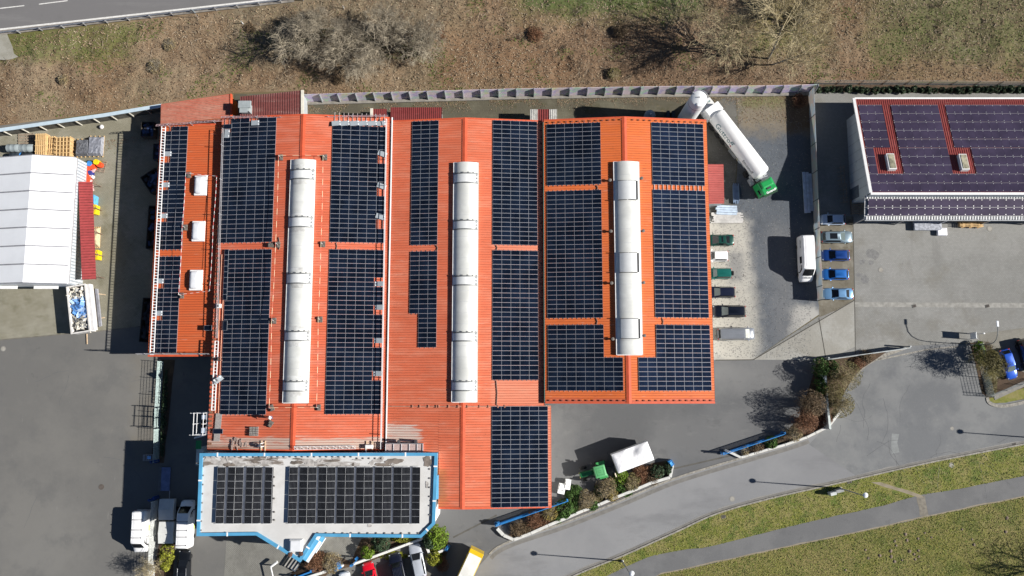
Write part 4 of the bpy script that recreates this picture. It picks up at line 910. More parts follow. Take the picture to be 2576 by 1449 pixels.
for lab,px,py,rz in (('northernmost slanted grey panel beside the white gutter pipe',962,387,-20),('second slanted grey panel from the north beside the white gutter pipe',960,468,-20),('third slanted grey panel from the north beside the white gutter pipe',957,545,-18),('straight grey panel just south of the walkway by the white gutter pipe',954,714,180),('grey panel by the white pipe halfway down the long array',955,773,180),('second lowest grey panel by the white pipe',953,857,180),('lowest grey panel by the white pipe',951,940,180)):
    loose(lab,px,py,zB,1.35,.72,rz,(0,7),group=gA)
p0=[844,866,890,912,935,957]
for i,(lab,px) in enumerate(zip(('leftmost','second from left','third from left','third from right','second from right','rightmost'),p0)):
    loose(lab+' of the six tilted grey sheets along the north roof edge',px+2,310,zB,1.30,.78,8,(-12,7),lift=.35,group='six tilted grey sheets at the north edge')
loose('grey panel lying flat at the north edge by the vent cowl',642,309,zB,1.2,.75,0,(0,-6),group=gA)
loose('small grey panel standing upright beside the northwest array',571,336,zB,.75,1.3,-4,(0,-6),group=gA)
loose('dark loose panel above the grey one in the northwest corner',573,318,zB,1.25,.72,0,(0,-6),True)
loose('dark loose panel half hanging over the roof step beside the long array',523,825,lambda x,y:zA(x,y)+.5,1.15,.75,0,(0,-3),True)
loose('dark loose panel standing along the edge of the southwest array',566,819,zB,.66,1.4,0,(0,-6),True,.35)
loose('dark loose panel laid across a grey plank at the southwest roof corner',548,1085,zB,1.45,.72,0,(0,-6),True,.3)
for i in range(9):
    loose(['first','second','third','fourth','fifth','sixth','seventh','eighth','ninth'][i]+' from the north of the unfinished panels along the ragged array edge',570-i*.55,634+i*14.2,zB,.62,.82,random.uniform(-4,4),(0,-6),True,.32,'loose panels along the ragged array edge')
# office roof east-west array
gyt,gyb=P(700,1175,GZ).y,P(700,1317,GZ).y; ph=(gyt-gyb)/4
def ew(label,cols):
    xs=[P(a,1245,GZ).x for a,b,s in cols]; root=thing('solar_array',label,'solar array',((P(cols[0][0],1245,GZ).x+P(cols[-1][1],1245,GZ).x)/2,gyb,GZ-.25),0,'ballasted arrays on the office roof')
    proto=None; mb2=MB()
    for (a,b,s) in cols:
        xa,xb=P(a,1245,GZ).x,P(b,1245,GZ).x; w=xb-xa
        for r in range(4):
            if proto is None:
                mb=panel_mb(w,ph,.016,.015); x,y=w/2-.05,ph/2-.05
                for k in range(1,6): xx=-x+2*x*k/6; mb.add([(xx-.010,-y,-.002),(xx+.010,-y,-.002),(xx+.010,y,-.002),(xx-.010,y,-.002)],[(0,1,2,3)],2)
                mb.add([(-x,-.012,-.001),(x,-.012,-.001),(x,.012,-.001),(-x,.012,-.001)],[(0,1,2,3)],0)
                o=proto=mb.build('solar_panel',[mat('frame_silver',(.56,.57,.58),.4,.3),pv_dark,mat('cell_gap',(.10,.105,.11),.4)],root)
            else: o=proto.copy(); COL.objects.link(o); o.parent=root
            o.location=((xa+xb)/2-root.location.x,gyt-(r+.5)*ph-gyb,.32); o.rotation_euler=(0,R(9)*s,0)
        mb2.box(((xa+xb)/2-root.location.x,(gyt-gyb)/2,.08),(w*.9,gyt-gyb-.1,.14))
        for yy in (gyt+.06,gyb-.06): mb2.box(((xa+xb)/2-root.location.x,yy-gyb,.22),(w*.92,.06,.06),mi=1)
    # ballast troughs between pairs
    for (a,b,s),(c,d_,s2) in zip(cols,cols[1:]):
        if c-b>3: xa,xb=P(b,1245,GZ).x,P(c,1245,GZ).x; mb2.box(((xa+xb)/2-root.location.x,(gyt-gyb)/2,.16),((xb-xa),gyt-gyb,.05),mi=2)
    mb2.build('ballast_frame',[dark_metal,white_metal,mat('trough_blue',(.075,.085,.11),.6)],root)
k=lambda t,o: (o+t*.2502)
def cols_from(tile,o): return [(k(a,o),k(b,o),s) for a,b,s in tile]
ew('small ballasted array of six columns at the west end of the office roof',cols_from([(2180,2258,1),(2282,2362,-1),(2363,2440,1),(2466,2546,-1),(2547,2630,1),(2653,2741,-1)],0))
ew('large ballasted array of fourteen columns filling the east part of the office roof',cols_from([(330,415,1),(432,518,-1),(519,604,1),(622,708,-1),(709,793,1),(812,897,-1),(898,982,1),(1002,1087,-1),(1088,1170,1),(1190,1275,-1),(1276,1360,1),(1380,1464,-1),(1465,1546,1),(1568,1650,-1)],644))
# workshop modules
thp=math.atan2(FN-FS,nw.y-sw.y)
yr_=[264,285,306.5,328,349,372,394,415,437,460,482.5]
def rowy(i): return PR(2400,yr_[i],lambda x,y:zF(x,y)+.12).y
def thin(label,pxl,pyref,cols,rows,omit=(),w=1.19):
    x0=PR(pxl,pyref,lambda x,y:zF(x,y)+.12).x; r0,r1=rows
    root=thing('solar_array',label,'solar array',(x0,rowy(r1),zF(0,rowy(r1))+.12),0,'purple black module arrays on the workshop'); proto=None; mb2=MB(); n=0; spots=[]
    for r in range(r0,r1):
        ya,yb=rowy(r),rowy(r+1)
        for c in range(cols):
            if (c,r) in omit: continue
            spots.append((c,r,ya,yb))
    rest=MB()
    for i,(c,r,ya,yb) in enumerate(spots):
        hh=(rowy(0)-rowy(10))/10/math.cos(thp); y=(ya+yb)/2
        loc=Vector(((c+.5)*w,y-root.location.y,zF(0,y)+.12-root.location.z))
        mb=MB()
        if proto is None or i>=100:
            M=None if i<100 else Matrix.Translation(loc)@Matrix.Rotation(thp,4,'X')
            t_=mb if i<100 else rest
            t_.box((0,0,-.01),(w-.014,hh-.05,.02),mi=0,M=M)
            for yy in (-hh*.36,hh*.40): t_.box((-w/2,yy,.012),(.10,.09,.03),mi=1,M=M)
            t_.box((0,hh/2-.012,-.008),(w,.028,.02),mi=1,M=M)
        if i<100:
            if proto is None: o=proto=mb.build('solar_panel',[pv_thin,clampm],root)
            else: o=proto.copy(); COL.objects.link(o); o.parent=root
            o.location=loc; o.rotation_euler=(thp,0,0)
    if rest.v: tag(rest.build('solar_panel',[pv_thin,clampm],root),kind='stuff')
thin('purple module block at the northwest corner of the workshop roof',2161,275,3,(0,5))
thin('short purple module stack left of the first workshop rooflight',2179,383,1,(5,8))
thin('purple module block between the two workshop rooflights',2243,275,6,(0,8))
thin('purple module block reaching from the second workshop rooflight to the right picture edge',2380,275,14,(0,8),{(c,r) for c in (0,1) for r in (5,6,7)})
thin('lowest two purple module rows along the white workshop ridge',2192,470,24,(8,10))
cp=math.atan2(CZ0-CZ1,cyn-cys); root=thing('solar_array','two long rows of purple modules on the toothed canopy','solar array',(cx0,cys,CZ1),0); proto=None; hh=(cyn-cys-1.1)/2; w=1.19
for r in range(2):
    for c in range(30):
        y=cys+.55+(r+.5)*hh; loc=(.35+(c+.5)*w,y-cys,zCan(0,y)-CZ1+.2)
        if proto is None:
            mb=MB(); mb.box((0,0,0),(w-.012,hh-.04,.02))
            for xx in (-w/2,):
                for yy in (-hh*.36,hh*.36): mb.lathe([(.085,.0),(.085,.03),(.01,.035)],8,1,Matrix.Translation((xx,yy,0)))
            mb.box((0,hh/2-.01,0),(w,.022,.022),mi=1); o=proto=mb.build('solar_panel',[pv_thin,clampm],root)
        else: o=proto.copy(); COL.objects.link(o); o.parent=root
        o.location=loc; o.rotation_euler=(cp,0,0)
# ================================================================ roof edge guards (scaffold lattice beams)
sc_white=mat('scaffold_white',(.68,.68,.68),.45,.2,var=.08); sc_steel=mat('scaffold_steel',(.46,.45,.46),.4,.5,var=.12)
def lattice(name,label,cat,a,b,w,h=.0,step=.5,m=sc_white,r=.05,posts=0,diag=False,base=None,group=None):
    a=Vector(a);b=Vector(b);d_=(b-a); L_=d_.length; u=d_.normalized(); n=Vector((-u.y,u.x,0)).normalized()*w+Vector((0,0,h))
    root=thing(name,label,cat,(a+b)/2,0,group)
    mb=MB(); mb.cyl(a,b,r,r,6); mb.cyl(a+n,b+n,r,r,6); mb.build('rail',m,root,world=True)
    mb=MB(); k=max(2,int(L_/step))
    for i in range(k+1):
        p=a+u*(L_*i/k); q=a+u*(L_*min(k,i+1)/k)
        mb.cyl(p,p+n,r*.7,r*.7,5)
        if diag and i<k: mb.cyl(p if i%2 else p+n,(q+n) if i%2 else q,r*.7,r*.7,5)
    mb.build('lattice_bar',m,root,world=True)
    if posts:
        for i in range(posts):
            p=a+u*(L_*(i+.5)/posts); mb=MB(); mb.cyl(p-Vector((0,0,1.0)),p+Vector((0,0,.35)),.05,.05,6); mb.cyl(p,p+n*1.6,.04,.04,5); mb.build('post',sc_steel,root,world=True)
    return root
gz=A_Z0+.8
lattice('guard_rail','long white ladder like scaffold rail along the west eave','guard rail',P(407,316,gz),P(377,892,gz),.45,-.25,.42,sc_white,.07)
lattice('guard_rail','thin steel rail across the south end of the west roof','guard rail',P(345,891,6.2),P(528,891,6.2),.06,.5,3.2,sc_steel,.05,4)
lattice('guard_rail','pinkish scaffold rail along the north end of the west roof','guard rail',P(392,317,6.2),P(566,304,6.2),.28,-.2,.5,mat('scaffold_pink',(.46,.33,.34),.5,.3),.045,3)
lattice('guard_rail','pinkish scaffold rail along the north edge of the sooty skylight hall','guard rail',P(556,296,7.2),P(975,293,7.2),.26,-.2,.55,MATS['scaffold_pink'],.045,7)
zt=B_E+.95
lattice('guard_rail','long white pipe rail along the east eave of the sooty skylight hall','guard rail',P(971,298,zt),P(957,1130,zt),.04,-.5,4.4,sc_white,.048,12)
lattice('scaffold_ladder','white rung ladder rail along the southwest eave near two workers','guard rail',P(541,858,zt),P(532,1032,zt),.42,-.1,.45,sc_white,.075,3)
lattice('guard_rail','thin grey pipe rail running along the step between west roof and sooty hall','guard rail',P(559,322,6.9),P(543,850,6.9),.06,-.35,3.4,sc_steel,.045,6)
lattice('roof_truss','white zigzag lattice beam lying along the south edge of the sooty hall','lattice beam',PR(741,1131,lambda x,y:zB(x,y)+.25),PR(895,1129,lambda x,y:zB(x,y)+.25),.45,.35,.42,sc_white,.04,0,True)
# copper-coloured mounting rails waiting at the west edge
mb=MB(); cr=mat('rail_copper',(.58,.30,.20),.5,.2)
for px,pxb in ((558,541),(566,549)):
    a,b=PR(px,640,lambda x,y:zB(x,y)+.12),PR(pxb,1040,lambda x,y:zB(x,y)+.12); mb.cyl(a,b,.05,.05,5)
tag(mb.build('mounting_rail',cr),'pair of long bare copper toned rails along the west edge of the sooty hall','mounting rails')
mb=MB(); br=mat('eave_grime',(.17,.085,.05),.9,var=.5,scale=3)
for kx in range(70):
    y=P(545,330+kx*11.4,6.3).y; mb.box((B_XL+.32+random.uniform(-.05,.05),y,zB(B_XL+.3,0)+.06),(random.uniform(.3,.6),random.uniform(.1,.4),.03))
tag(mb.build('moss_flecks',br,B_root,world=True),kind='stuff')
mb=MB(); a=PR(551,1040,lambda x,y:zB(x,y)+.12); b=PR(545,1110,lambda x,y:zB(x,y)+.12); mb.box((a+b)/2,(.85,(a-b).length,.06),math.atan2((b-a).y,(b-a).x)+R(90)); 
tag(mb.build('plank',mat('grey_plank',(.27,.25,.235),.9,var=.2,scale=4)),'weathered grey plank walkway at the southwest roof corner','plank')
# scaffold access tower
TW=thing('scaffold_tower','white scaffold access tower with blue grey decks at the southwest corner','scaffold',P(512,1062,0))
x0,x1=P(502,1062,5).x,P(526,1062,5).x; y0,y1=P(512,1038,5).y,P(512,1092,5).y
for x in (x0,x1):
    for y in (y0,(y0+y1)/2,y1): MB().cyl((x,y,0),(x,y,7.4),.06,.06,6).build('standard',sc_white,TW,world=True)
mb=MB()
for z in (2,4,6,7.2):
    for y in (y0,y1): mb.cyl((x0-.5,y,z),(x1+.2,y,z),.05,.05,6)
    for x in (x0,x1): mb.cyl((x,y0,z),(x,y1,z),.055,.055,6)
mb.build('ledger',sc_white,TW,world=True)
for yy,m_ in ((y0-.9,mat('deck_blue',(.36,.42,.50),.6)),((y0+y1)/2,mat('deck_wood',(.42,.33,.23),.8,var=.2)),(y1+.8,MATS['deck_blue'])):
    MB().box(((x0+x1)/2+.35,yy,5.9),(.75,1.2,.08)).build('deck',m_,TW,world=True)
NB=thing('debris_chute','green netted white container beside the scaffold at the office corner','container',P(502,1140,0))
xa,xb=P(494,1130,4).x,P(512,1130,4).x; ya,yb=P(500,1108,4).y,P(500,1170,4).y
MB().box(((xa+xb)/2,(ya+yb)/2-.5,2.2),(xb-xa,abs(ya-yb)-1,3.6),bev=.04).build('body',mat('container_pale',(.50,.56,.55),.6,var=.1),NB,world=True)
MB().box(((xa+xb)/2-.15,ya-.6,4.2),(.75,1.2,.12)).build('netting',mat('net_green',(.03,.26,.09),.8,var=.4,scale=12),NB,world=True)
MB().cyl((xa-.1,ya+.4,4.6),(xb+.5,ya+.8,5.0),.13,.13,8).build('tube',galv,NB,world=True)
# ================================================================ weights, posts and warning tape
conc=mat('concrete_block',(.13,.115,.10),.9,var=.35,scale=6); concp=mat('post_pale',(.55,.53,.50),.6)
def weight(label,px,py,zf,rz=0,post=True):
    p=PR(px,py,zf); t=thing('tape_post' if post else 'block_stack',label,'tape post' if post else 'concrete blocks',(p.x,p.y,p.z+.06),R(rz),'weighted posts holding warning tape on the roof' if post else None)
    mb=MB(); mb.box((0,.22,.10),(.66,.42,.20),bev=.03); mb.box((0,-.22,.10),(.66,.42,.20),bev=.03); mb.box((.02,.2,.29),(.6,.38,.17),R(6),bev=.03); mb.box((.0,-.2,.275),(.25,.36,.14),bev=.02); mb.build('block',conc,t)
    if post: MB().cyl((0,0,.2),(-.05,.05,1.15),.035,.035,6).build('pole',concp,t); return Vector((p.x-.05,p.y+.05,p.z+1.15))
WP=[('weighted post at the northwest corner of the sooty rooflight',707,397),('weighted post at the northeast corner of the sooty rooflight',818,397),('weighted post west of the sooty rooflight in the walkway',700,616),('weighted post east of the sooty rooflight in the walkway',813,615),('weighted post west of the sooty rooflight below its middle',690,807),('weighted post east of the sooty rooflight below its middle',806,804),('weighted post at the southeast corner of the sooty rooflight',802,1025)]
T={}
for lab,px,py in WP: T[(px,py)]=weight(lab,px,py,zB)
T[(684,1026)]=weight('weighted post with a round base at the southwest corner of the sooty rooflight',684,1026,zB,20)
for lab,px,py in (('weighted post northwest of the first white dome',476,441),('weighted post northwest of the second white dome',467,573),('weighted post southwest of the third white dome',458,744)): T[(px,py)]=weight(lab,px,py,zA)
weight('lone stack of dark blocks lying sideways in the walkway',682,617,zB,90,False); weight('tilted dark block pair near the standing worker',681,1066,zB,-35,False)
def pallet(name,label,loc,rz,n,m,w=1.2,d_=1.2,h=.12,group=None,gap=.6):
    t=thing(name,label,'pallet',loc,rz,group); mb=MB()
    for i in range(n): mb.box((0,-d_/2+(i+.5)*d_/n,h-.012),(w,d_/n*gap,.025))
    mb.build('top_boards',m,t); mb=MB()
    for x in (-w/2+.06,0,w/2-.06): mb.box((x,0,h/2-.02),(.10,d_,h-.05))
    mb.build('bearer',m,t); return t
c=PR(640,1085,zB); t=thing('block_stack','square stack of grey blocks on the southern roof','concrete blocks',c+Vector((0,0,.05)))
mb=MB(); random.seed(5)
for i in range(3):
    for j in range(4): mb.box((-.42+i*.42,-.5+j*.33,.14+.02*random.random()),(.38,.29,.26+.06*random.random()),random.uniform(-.06,.06),bev=.02)
mb.build('block',mat('grey_stone',(.20,.185,.17),.9,var=.4,scale=7),t)
tape=MATS.get('x')
def tape_mat(name,c1,c2,f):
    m,nt,b=_new(name); v=_pos(nt,'pos'); wv=_n(nt,'ShaderNodeTexWave'); wv.bands_direction='DIAGONAL'; wv.inputs['Scale'].default_value=f; nt.links.new(v,wv.inputs['Vector'])
    nt.links.new(_mix(nt,_range(nt,wv.outputs['Fac'],.45,.55),c1,c2),b.inputs['Base Color']); b.inputs['Roughness'].default_value=.5; MATS[name]=m; return m
tp=tape_mat('warning_tape',(.60,.10,.05),(.80,.66,.42),.35); tpr=tape_mat('red_white_tape',(.62,.05,.05),(.78,.76,.74),.6)
def tapeobj(label,pts,m):
    mb=MB()
    for a,b in zip(pts,pts[1:]):
        n=6; pr=None
        for i in range(n+1):
            s=i/n; p=a.lerp(b,s); p.z-=.25*4*s*(1-s)*min(1,(b-a).length/14)
            if pr is not None: mb.cyl(pr,p,.026,.026,4,0,False)
            pr=p
    tag(mb.build('warning_tape',m),label,'warning tape')
tapeobj('dashed warning tape around the north end and west side of the sooty rooflight',[T[(818,397)],T[(707,397)],T[(700,616)],T[(690,807)],T[(684,1026)],T[(802,1025)]],tp)
tapeobj('dashed warning tape down the east side of the sooty rooflight',[T[(818,397)],T[(813,615)],T[(806,804)],T[(802,1025)]],tp)
e=[PR(px,py,lambda x,y:zA(x,y)+1.1) for px,py in ((545,443),(536,570),(527,732))]
tapeobj('red and white tape fencing the three white domes along the roof step',[T[(476,441)],e[0],e[1],e[2],T[(458,744)]],tpr)
tapeobj('red and white tape along the array edge on the west roof',[T[(476,441)],T[(467,573)],T[(458,744)]],tpr)
# vents on the eastern hall
for i,(px,py) in enumerate(((1534,455),(1613,450),(1536,583),(1617,582),(1538,713),(1618,712),(1541,853),(1620,845))):
    side='west' if i%2==0 else 'east'; o=['northernmost','second','third','southernmost'][i//2]
    c=PR(px,py,zD); t=thing('roof_vent',f'{o} small dark roof vent on the {side} side of the vented rooflight','vent',c+Vector((0,0,.05)),0,'small vents beside the vented rooflight')
    MB().lathe([(.16,0),(.14,.34),(.24,.36),(.24,.44),(.03,.5)],12).build('cowl',mat('vent_grey',(.14,.125,.11),.7,var=.3),t)
# cable runs across the walkways
mb=MB(); cab=mat('cable_trunk',(.16,.12,.10),.6)
for px,pya,pyb,zf in ((1248,957,1020,zC),(1248,617,629,zC),(1098,617,631,zC),(850 -5,611,627,zB),(1501,466,478,zD),(1500,801,816,zD),(1666,801,816,zD),(701,597,628,zB)):
    a,b=PR(px,pya,lambda x,y:zf(x,y)+.1),PR(px+1,pyb,lambda x,y:zf(x,y)+.1); q=(a+b)/2+Vector((.12,0,0)); mb.tube([a,q,b],.06,5)
tag(mb.build('cable_run',cab,D_root,world=True))
# bits: offcuts near the kneeling worker, saw horses, small box on the west edge
t=thing('offcut_pile','scattered short grey rail offcuts near the kneeling worker','rail offcuts',PR(602,1116,lambda x,y:zB(x,y)+.06))
mb=MB(); random.seed(8)
for i in range(16): mb.box((random.uniform(-1.1,1.2),random.uniform(-.9,.7),.05+.03*i/16),(.09,random.uniform(.5,.9),.07),random.uniform(-.25,.15))
mb.build('offcut',mat('offcut_grey',(.34,.27,.24),.6,.2),t)
for lab,px in (('left pale timber batten under the kneeling worker','657'),('right pale timber batten under the kneeling worker','667')):
    c=PR(int(px),1123,lambda x,y:zB(x,y)+.09); tag(MB().box(c,(.13,1.55,.09)).build('timber_batten',mat('pale_timber',(.62,.46,.30),.8)),lab,'batten')
c=PR(551,770,lambda x,y:zB(x,y)+.1); t=thing('tool_box','small white tool box with a dark lid on the west roof edge','tool box',c); MB().box((0,0,.2),(.75,.6,.4),bev=.04).build('case',white_metal,t); MB().box((-.1,0,.42),(.4,.4,.05)).build('lid',dark_metal,t)
def wtank(label,px,py):
    c=PR(px,py,lambda x,y:zB(x,y)+.1); t=thing('tool_trolley',label,'trolley',c)
    MB().box((0,0,.45),(1.1,.55,.5),bev=.08).build('body',white_metal,t); mb=MB()
    for x in (-.4,.4): mb.box((x,.1,.12),(.12,1.3,.10))
    mb.build('skid',MATS['pale_timber'],t); MB().cyl((-.45,-.3,.6),(-.3,-.9,.9),.05,.05,6).build('arm',white_metal,t)
wtank('white roof machine on two skids at the southeast corner of the sooty hall',930,1123)
t=thing('mesh_basket','long low mesh crate standing on the southwest edge of the middle hall','crate',PR(1019,1126,lambda x,y:zC(x,y)+.1)); mb=MB()
for x in (-2.6,-1.5,-.4,.7,1.8,2.6):
    mb.cyl((x,-.6,0),(x,-.6,.9),.04,.04,5); mb.cyl((x,.6,0),(x,.6,.9),.04,.04,5); mb.cyl((x,-.6,.9),(x,.6,.9),.05,.05,5)
for y in (-.6,.6): mb.cyl((-2.6,y,.9),(2.6,y,.9),.06,.06,5)
mb.build('frame',galv,t); MB().box((0,0,.45),(5.1,1.1,.7)).build('mesh_fill',mat('mesh_pinkgrey',(.40,.30,.28),.8,var=.25,scale=8),t)
for x in (-.8,1.6): MB().box((x,.9,.7),(.3,.35,1.1)).build('leg',dark_metal,t)
# ================================================================ vehicles
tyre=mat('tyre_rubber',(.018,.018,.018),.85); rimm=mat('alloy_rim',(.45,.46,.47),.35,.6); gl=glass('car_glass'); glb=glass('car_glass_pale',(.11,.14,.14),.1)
lampm=mat('headlight_clear',(.36,.38,.40),.15,spec=.7); redl=mat('taillight_red',(.40,.02,.015),.25); blackp=mat('plastic_black',(.022,.022,.024),.6)
def paint(name,c,metal=.25,rough=.28): return mat('paint_'+name,c,rough,metal,var=.05,scale=.8,coat=.6,kind='obj')
def wheel(t,x,y,r,w,s):
    o=MB(); M=Matrix.Translation((x,y,r))@Matrix.Rotation(R(90),4,'X'); o.lathe([(r*.62,-w/2),(r*.93,-w/2),(r,-w*.3),(r,w*.3),(r*.93,w/2),(r*.62,w/2)],18,0,M); wh=o.build('wheel',tyre,t,smooth=True)
    o=MB(); o.lathe([(r*.62,-w*.35),(r*.60,w*.35),(r*.15,w*.42),(.001,w*.42)],14,0,M if s>0 else Matrix.Translation((x,y,r))@Matrix.Rotation(R(-90),4,'X')); o.build('rim',rimm,wh,smooth=True)
def car(label,loc,head,Ln,W,H,pt,style='hatch',glz=gl,sunroof=False,rails=False,spare=False,roofm=None,group=None,cat='car',rack=False,trim=None,pale=None):
    t=thing('parked_car',label,cat,(loc.x,loc.y,.02),R(head),group); h=Ln/2; belt=H*.62; hood=H*.60
    # longitudinal stations: x, half width, top height
    fr={'hatch':(.97,.70,.38),'wagon':(.97,.70,.38),'sedan':(.97,.66,.36),'suv':(.96,.76,.46),'van':(.96,.82,.58)}[style]
    tail={'hatch':.92,'wagon':.92,'sedan':.78,'suv':.93,'van':.95}[style]
    stt=[(-h,.80,belt*.62),(-h+.08,.90,belt*.90 if style!='sedan' else belt*.84),(-h+.35,.965,belt*.98 if style!='sedan' else belt*.95),(-h*.55,1,belt),(0,1,belt*.99),(h*.45,1,belt*.97),(h*.62,.985,hood*.95),(h-.45,.95,hood*.86),(h-.16,.86,hood*.74),(h,.66,hood*.52)]
    rings=[]
    for x,wf,zt in stt:
        w=W/2*wf; zb=.22 if abs(x)<h-.1 else .32
        rings.append([(x,-w*.92,zb),(x,-w,zb+.16),(x,-w*1.0,zt*.72),(x,-w*.95,zt*.93),(x,-w*.82,zt),(x,-w*.4,zt+.035),(x,w*.4,zt+.035),(x,w*.82,zt),(x,w*.95,zt*.93),(x,w*1.0,zt*.72),(x,w,zb+.16),(x,w*.92,zb)])
    MB().loft(rings).build('body',pt,t,smooth=True)
    # cabin : roof panel, pillars, glazing
    xw={'hatch':.50,'wagon':.48,'sedan':.46,'suv':.48,'van':.68}[style]*h; xr_={'hatch':.13,'wagon':.11,'sedan':.07,'suv':.22,'van':.38}[style]*h
    xb={'hatch':-.70,'wagon':-.84,'sedan':-.42,'suv':-.86,'van':-.93}[style]*h; xe={'hatch':-.93,'wagon':-.96,'sedan':-.72,'suv':-.96,'van':-.985}[style]*h
    bw,rw=W/2*.90,W/2*.70 if style!='van' else W/2*.80; zb_,zr=belt-.03,H-.04
    bas=[(xw,-bw*.86),(xw*.6,-bw),(xe*.9,-bw),(xe,-bw*.86),(xe,bw*.86),(xe*.9,bw),(xw*.6,bw),(xw,bw*.86)]
    top=[(xr_,-rw*.88),(xr_-.12,-rw),(xb+.12,-rw),(xb,-rw*.88),(xb,rw*.88),(xb+.12,rw),(xr_-.12,rw),(xr_,rw*.88)]
    mb=MB(); mb.loft([[(x,y,zb_) for x,y in bas],[(x,y,zr-.05) for x,y in top]],caps=False); mb.build('pillar',trim or pt,t,smooth=True)
    mb=MB(); n=[(x*.985,y*.97) for x,y in top]; mid=[(x*.8,y*.55) for x,y in top]
    mb.loft([[(x,y,zr-.055) for x,y in top],[(x,y,zr-.01) for x,y in n],[(x,y,zr+.035) for x,y in mid]]); rf=mb.build('roof',roofm or pt,t,smooth=True)
    def face(ia,ib,f0,f1,inset,name,m=glz):
        a,b=bas[ia],bas[ib];c,d_=top[ib],top[ia]
        q=[Vector((a[0],a[1],zb_)),Vector((b[0],b[1],zb_)),Vector((c[0],c[1],zr-.05)),Vector((d_[0],d_[1],zr-.05))]
        cen=sum(q,Vector())/4; nn=(q[1]-q[0]).cross(q[3]-q[0]).normalized(); nn=nn if nn.dot(cen-Vector((0,0,zb_*.9)))>0 else -nn
        u0,u1=.04,.96
        def pt_(u,v): return q[0].lerp(q[1],u).lerp(q[3].lerp(q[2],u),v)+nn*.012
        MB().add([pt_(u0,f0),pt_(u1,f0),pt_(u1,f1),pt_(u0,f1)],[(0,1,2,3)]).build(name,m,t)
    face(7,0,.05,.96,0,'windshield',pale or glz); face(3,4,.08,.94,0,'rear_window'); face(1,2,.10,.92,0,'side_window'); face(5,6,.10,.92,0,'side_window')
    if sunroof: mb=MB(); sx=(xr_+xb)/2; mb.box((sx+sunroof*.12,0,zr+.036),((xr_-xb)*sunroof,rw*1.35,.018)); mb.build('sunroof',gl,rf)
    if rails:
        for s in (-1,1): MB().cyl((xb+.15,s*rw*.96,zr+.06),(xr_-.2,s*rw*.96,zr+.06),.035,.035,6).build('roof_rail',mat('rail_chrome',(.75,.76,.78),.2,.8),t)
    if rack:
        mb=MB()
        for k in range(6): mb.cyl((xb+.2,-rw*.8+k*rw*.32,zr+.05),(xr_-.2,-rw*.8+k*rw*.32,zr+.05),.02,.02,4)
        mb.build('roof_rib',pt,rf)
    wr=.33 if style not in('suv','van') else .37
    for x in (-h*.60,h*.62):
        for s in (-1,1): wheel(t,x,s*(W/2-.10),wr,.22,s)
    for s in (-1,1):
        MB().box((xw*.86,s*(W/2+.06),belt+.08),(.16,.22,.14),bev=.04).build('wing_mirror',pt,t)
        M=Matrix.Translation((h-.20,s*W*.36,hood*.70))@Matrix.Rotation(-s*R(28),4,'Z'); MB().box((0,0,0),(.15,.30,.12),bev=.04,M=M).build('headlight',lampm,t)
        MB().box((-h+.08,s*W*.38,belt*.80),(.14,.26,.22),bev=.03).build('taillight',redl,t)
    MB().box((h-.05,0,.42),(.16,W*.72,.22),bev=.06).build('bumper',blackp if style=='suv' else pt,t); MB().box((-h+.04,0,.42),(.16,W*.82,.22),bev=.06).build('bumper',blackp if style in('suv','van') else pt,t)
    if spare:
        M=Matrix.Translation((-h-.14,0,.85))@Matrix.Rotation(R(90),4,'Y'); MB().lathe([(.05,-.12),(.33,-.12),(.36,0),(.33,.12),(.05,.12)],18,0,M).build('spare_wheel',tyre,t,smooth=True)
    return t
gE='cars parked along the east wall of the orange hall'; gF='cars parked along the eastern fence'; gS='cars in the southern car park'
car('dark green saloon with a sunroof nearest the pipes, nose to the orange hall',P(1808,604,.7),181,4.6,1.75,1.4,paint('green_dark',(.008,.055,.042)),'sedan',sunroof=.22,group=gE)
car('small white off road car parked between two green cars',P(1802,644,.8),180,3.6,1.68,1.65,paint('white',(.80,.80,.80),0),'suv',group=gE)
car('teal green short off road car with a spare wheel on its back',P(1808,688,.8),181,3.9,1.68,1.7,paint('teal',(.012,.13,.11)),'suv',spare=True,rack=True,group=gE,pale=glb)
car('dark navy estate with a pale windscreen parked beside the black saloon',P(1813,735,.7),180,4.4,1.72,1.45,paint('navy',(.010,.013,.032)),'wagon',group=gE,pale=glb)
car('long black saloon with a pale windscreen, nose to the orange hall',P(1834,783,.7),180,5.0,1.85,1.45,paint('black_blue',(.006,.009,.018)),'wagon',group=gE,pale=glb)
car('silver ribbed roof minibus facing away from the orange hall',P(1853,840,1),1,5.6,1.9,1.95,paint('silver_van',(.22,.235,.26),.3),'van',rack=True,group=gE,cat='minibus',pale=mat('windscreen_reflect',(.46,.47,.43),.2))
car('pale steel blue hatchback half in the shade of the workshop',P(2095,552,.7),180,3.8,1.7,1.45,paint('steel_blue',(.45,.55,.70),.2),'hatch',group=gF)
car('grey estate with a big glass roof facing the paved yard',P(2106,596,.7),0,4.8,1.85,1.45,paint('grey_blue',(.20,.27,.32),.4),'wagon',sunroof=.5,group=gF,pale=glb)
car('dark blue hatchback, the upper of two blue cars, nose to the fence',P(2102,642,.7),180,4.25,1.75,1.45,paint('blue_dark',(.012,.055,.24),.3),'hatch',group=gF)
car('brighter blue hatchback with a light blue roof, nose to the fence',P(2101,690,.7),180,4.1,1.72,1.45,paint('blue_mid',(.025,.15,.48),.3),'hatch',group=gF)
car('light metallic blue saloon at the lower end of the fence row',P(2108,739,.7),180,4.6,1.75,1.42,paint('blue_light',(.15,.30,.50),.3),'sedan',group=gF)
car('bright royal blue car beside the round bush at the right edge',P(2537,916,.7),-76,4.5,1.75,1.45,paint('royal_blue',(.02,.095,.52),.2),'hatch',group='cars at the right edge',pale=glb)
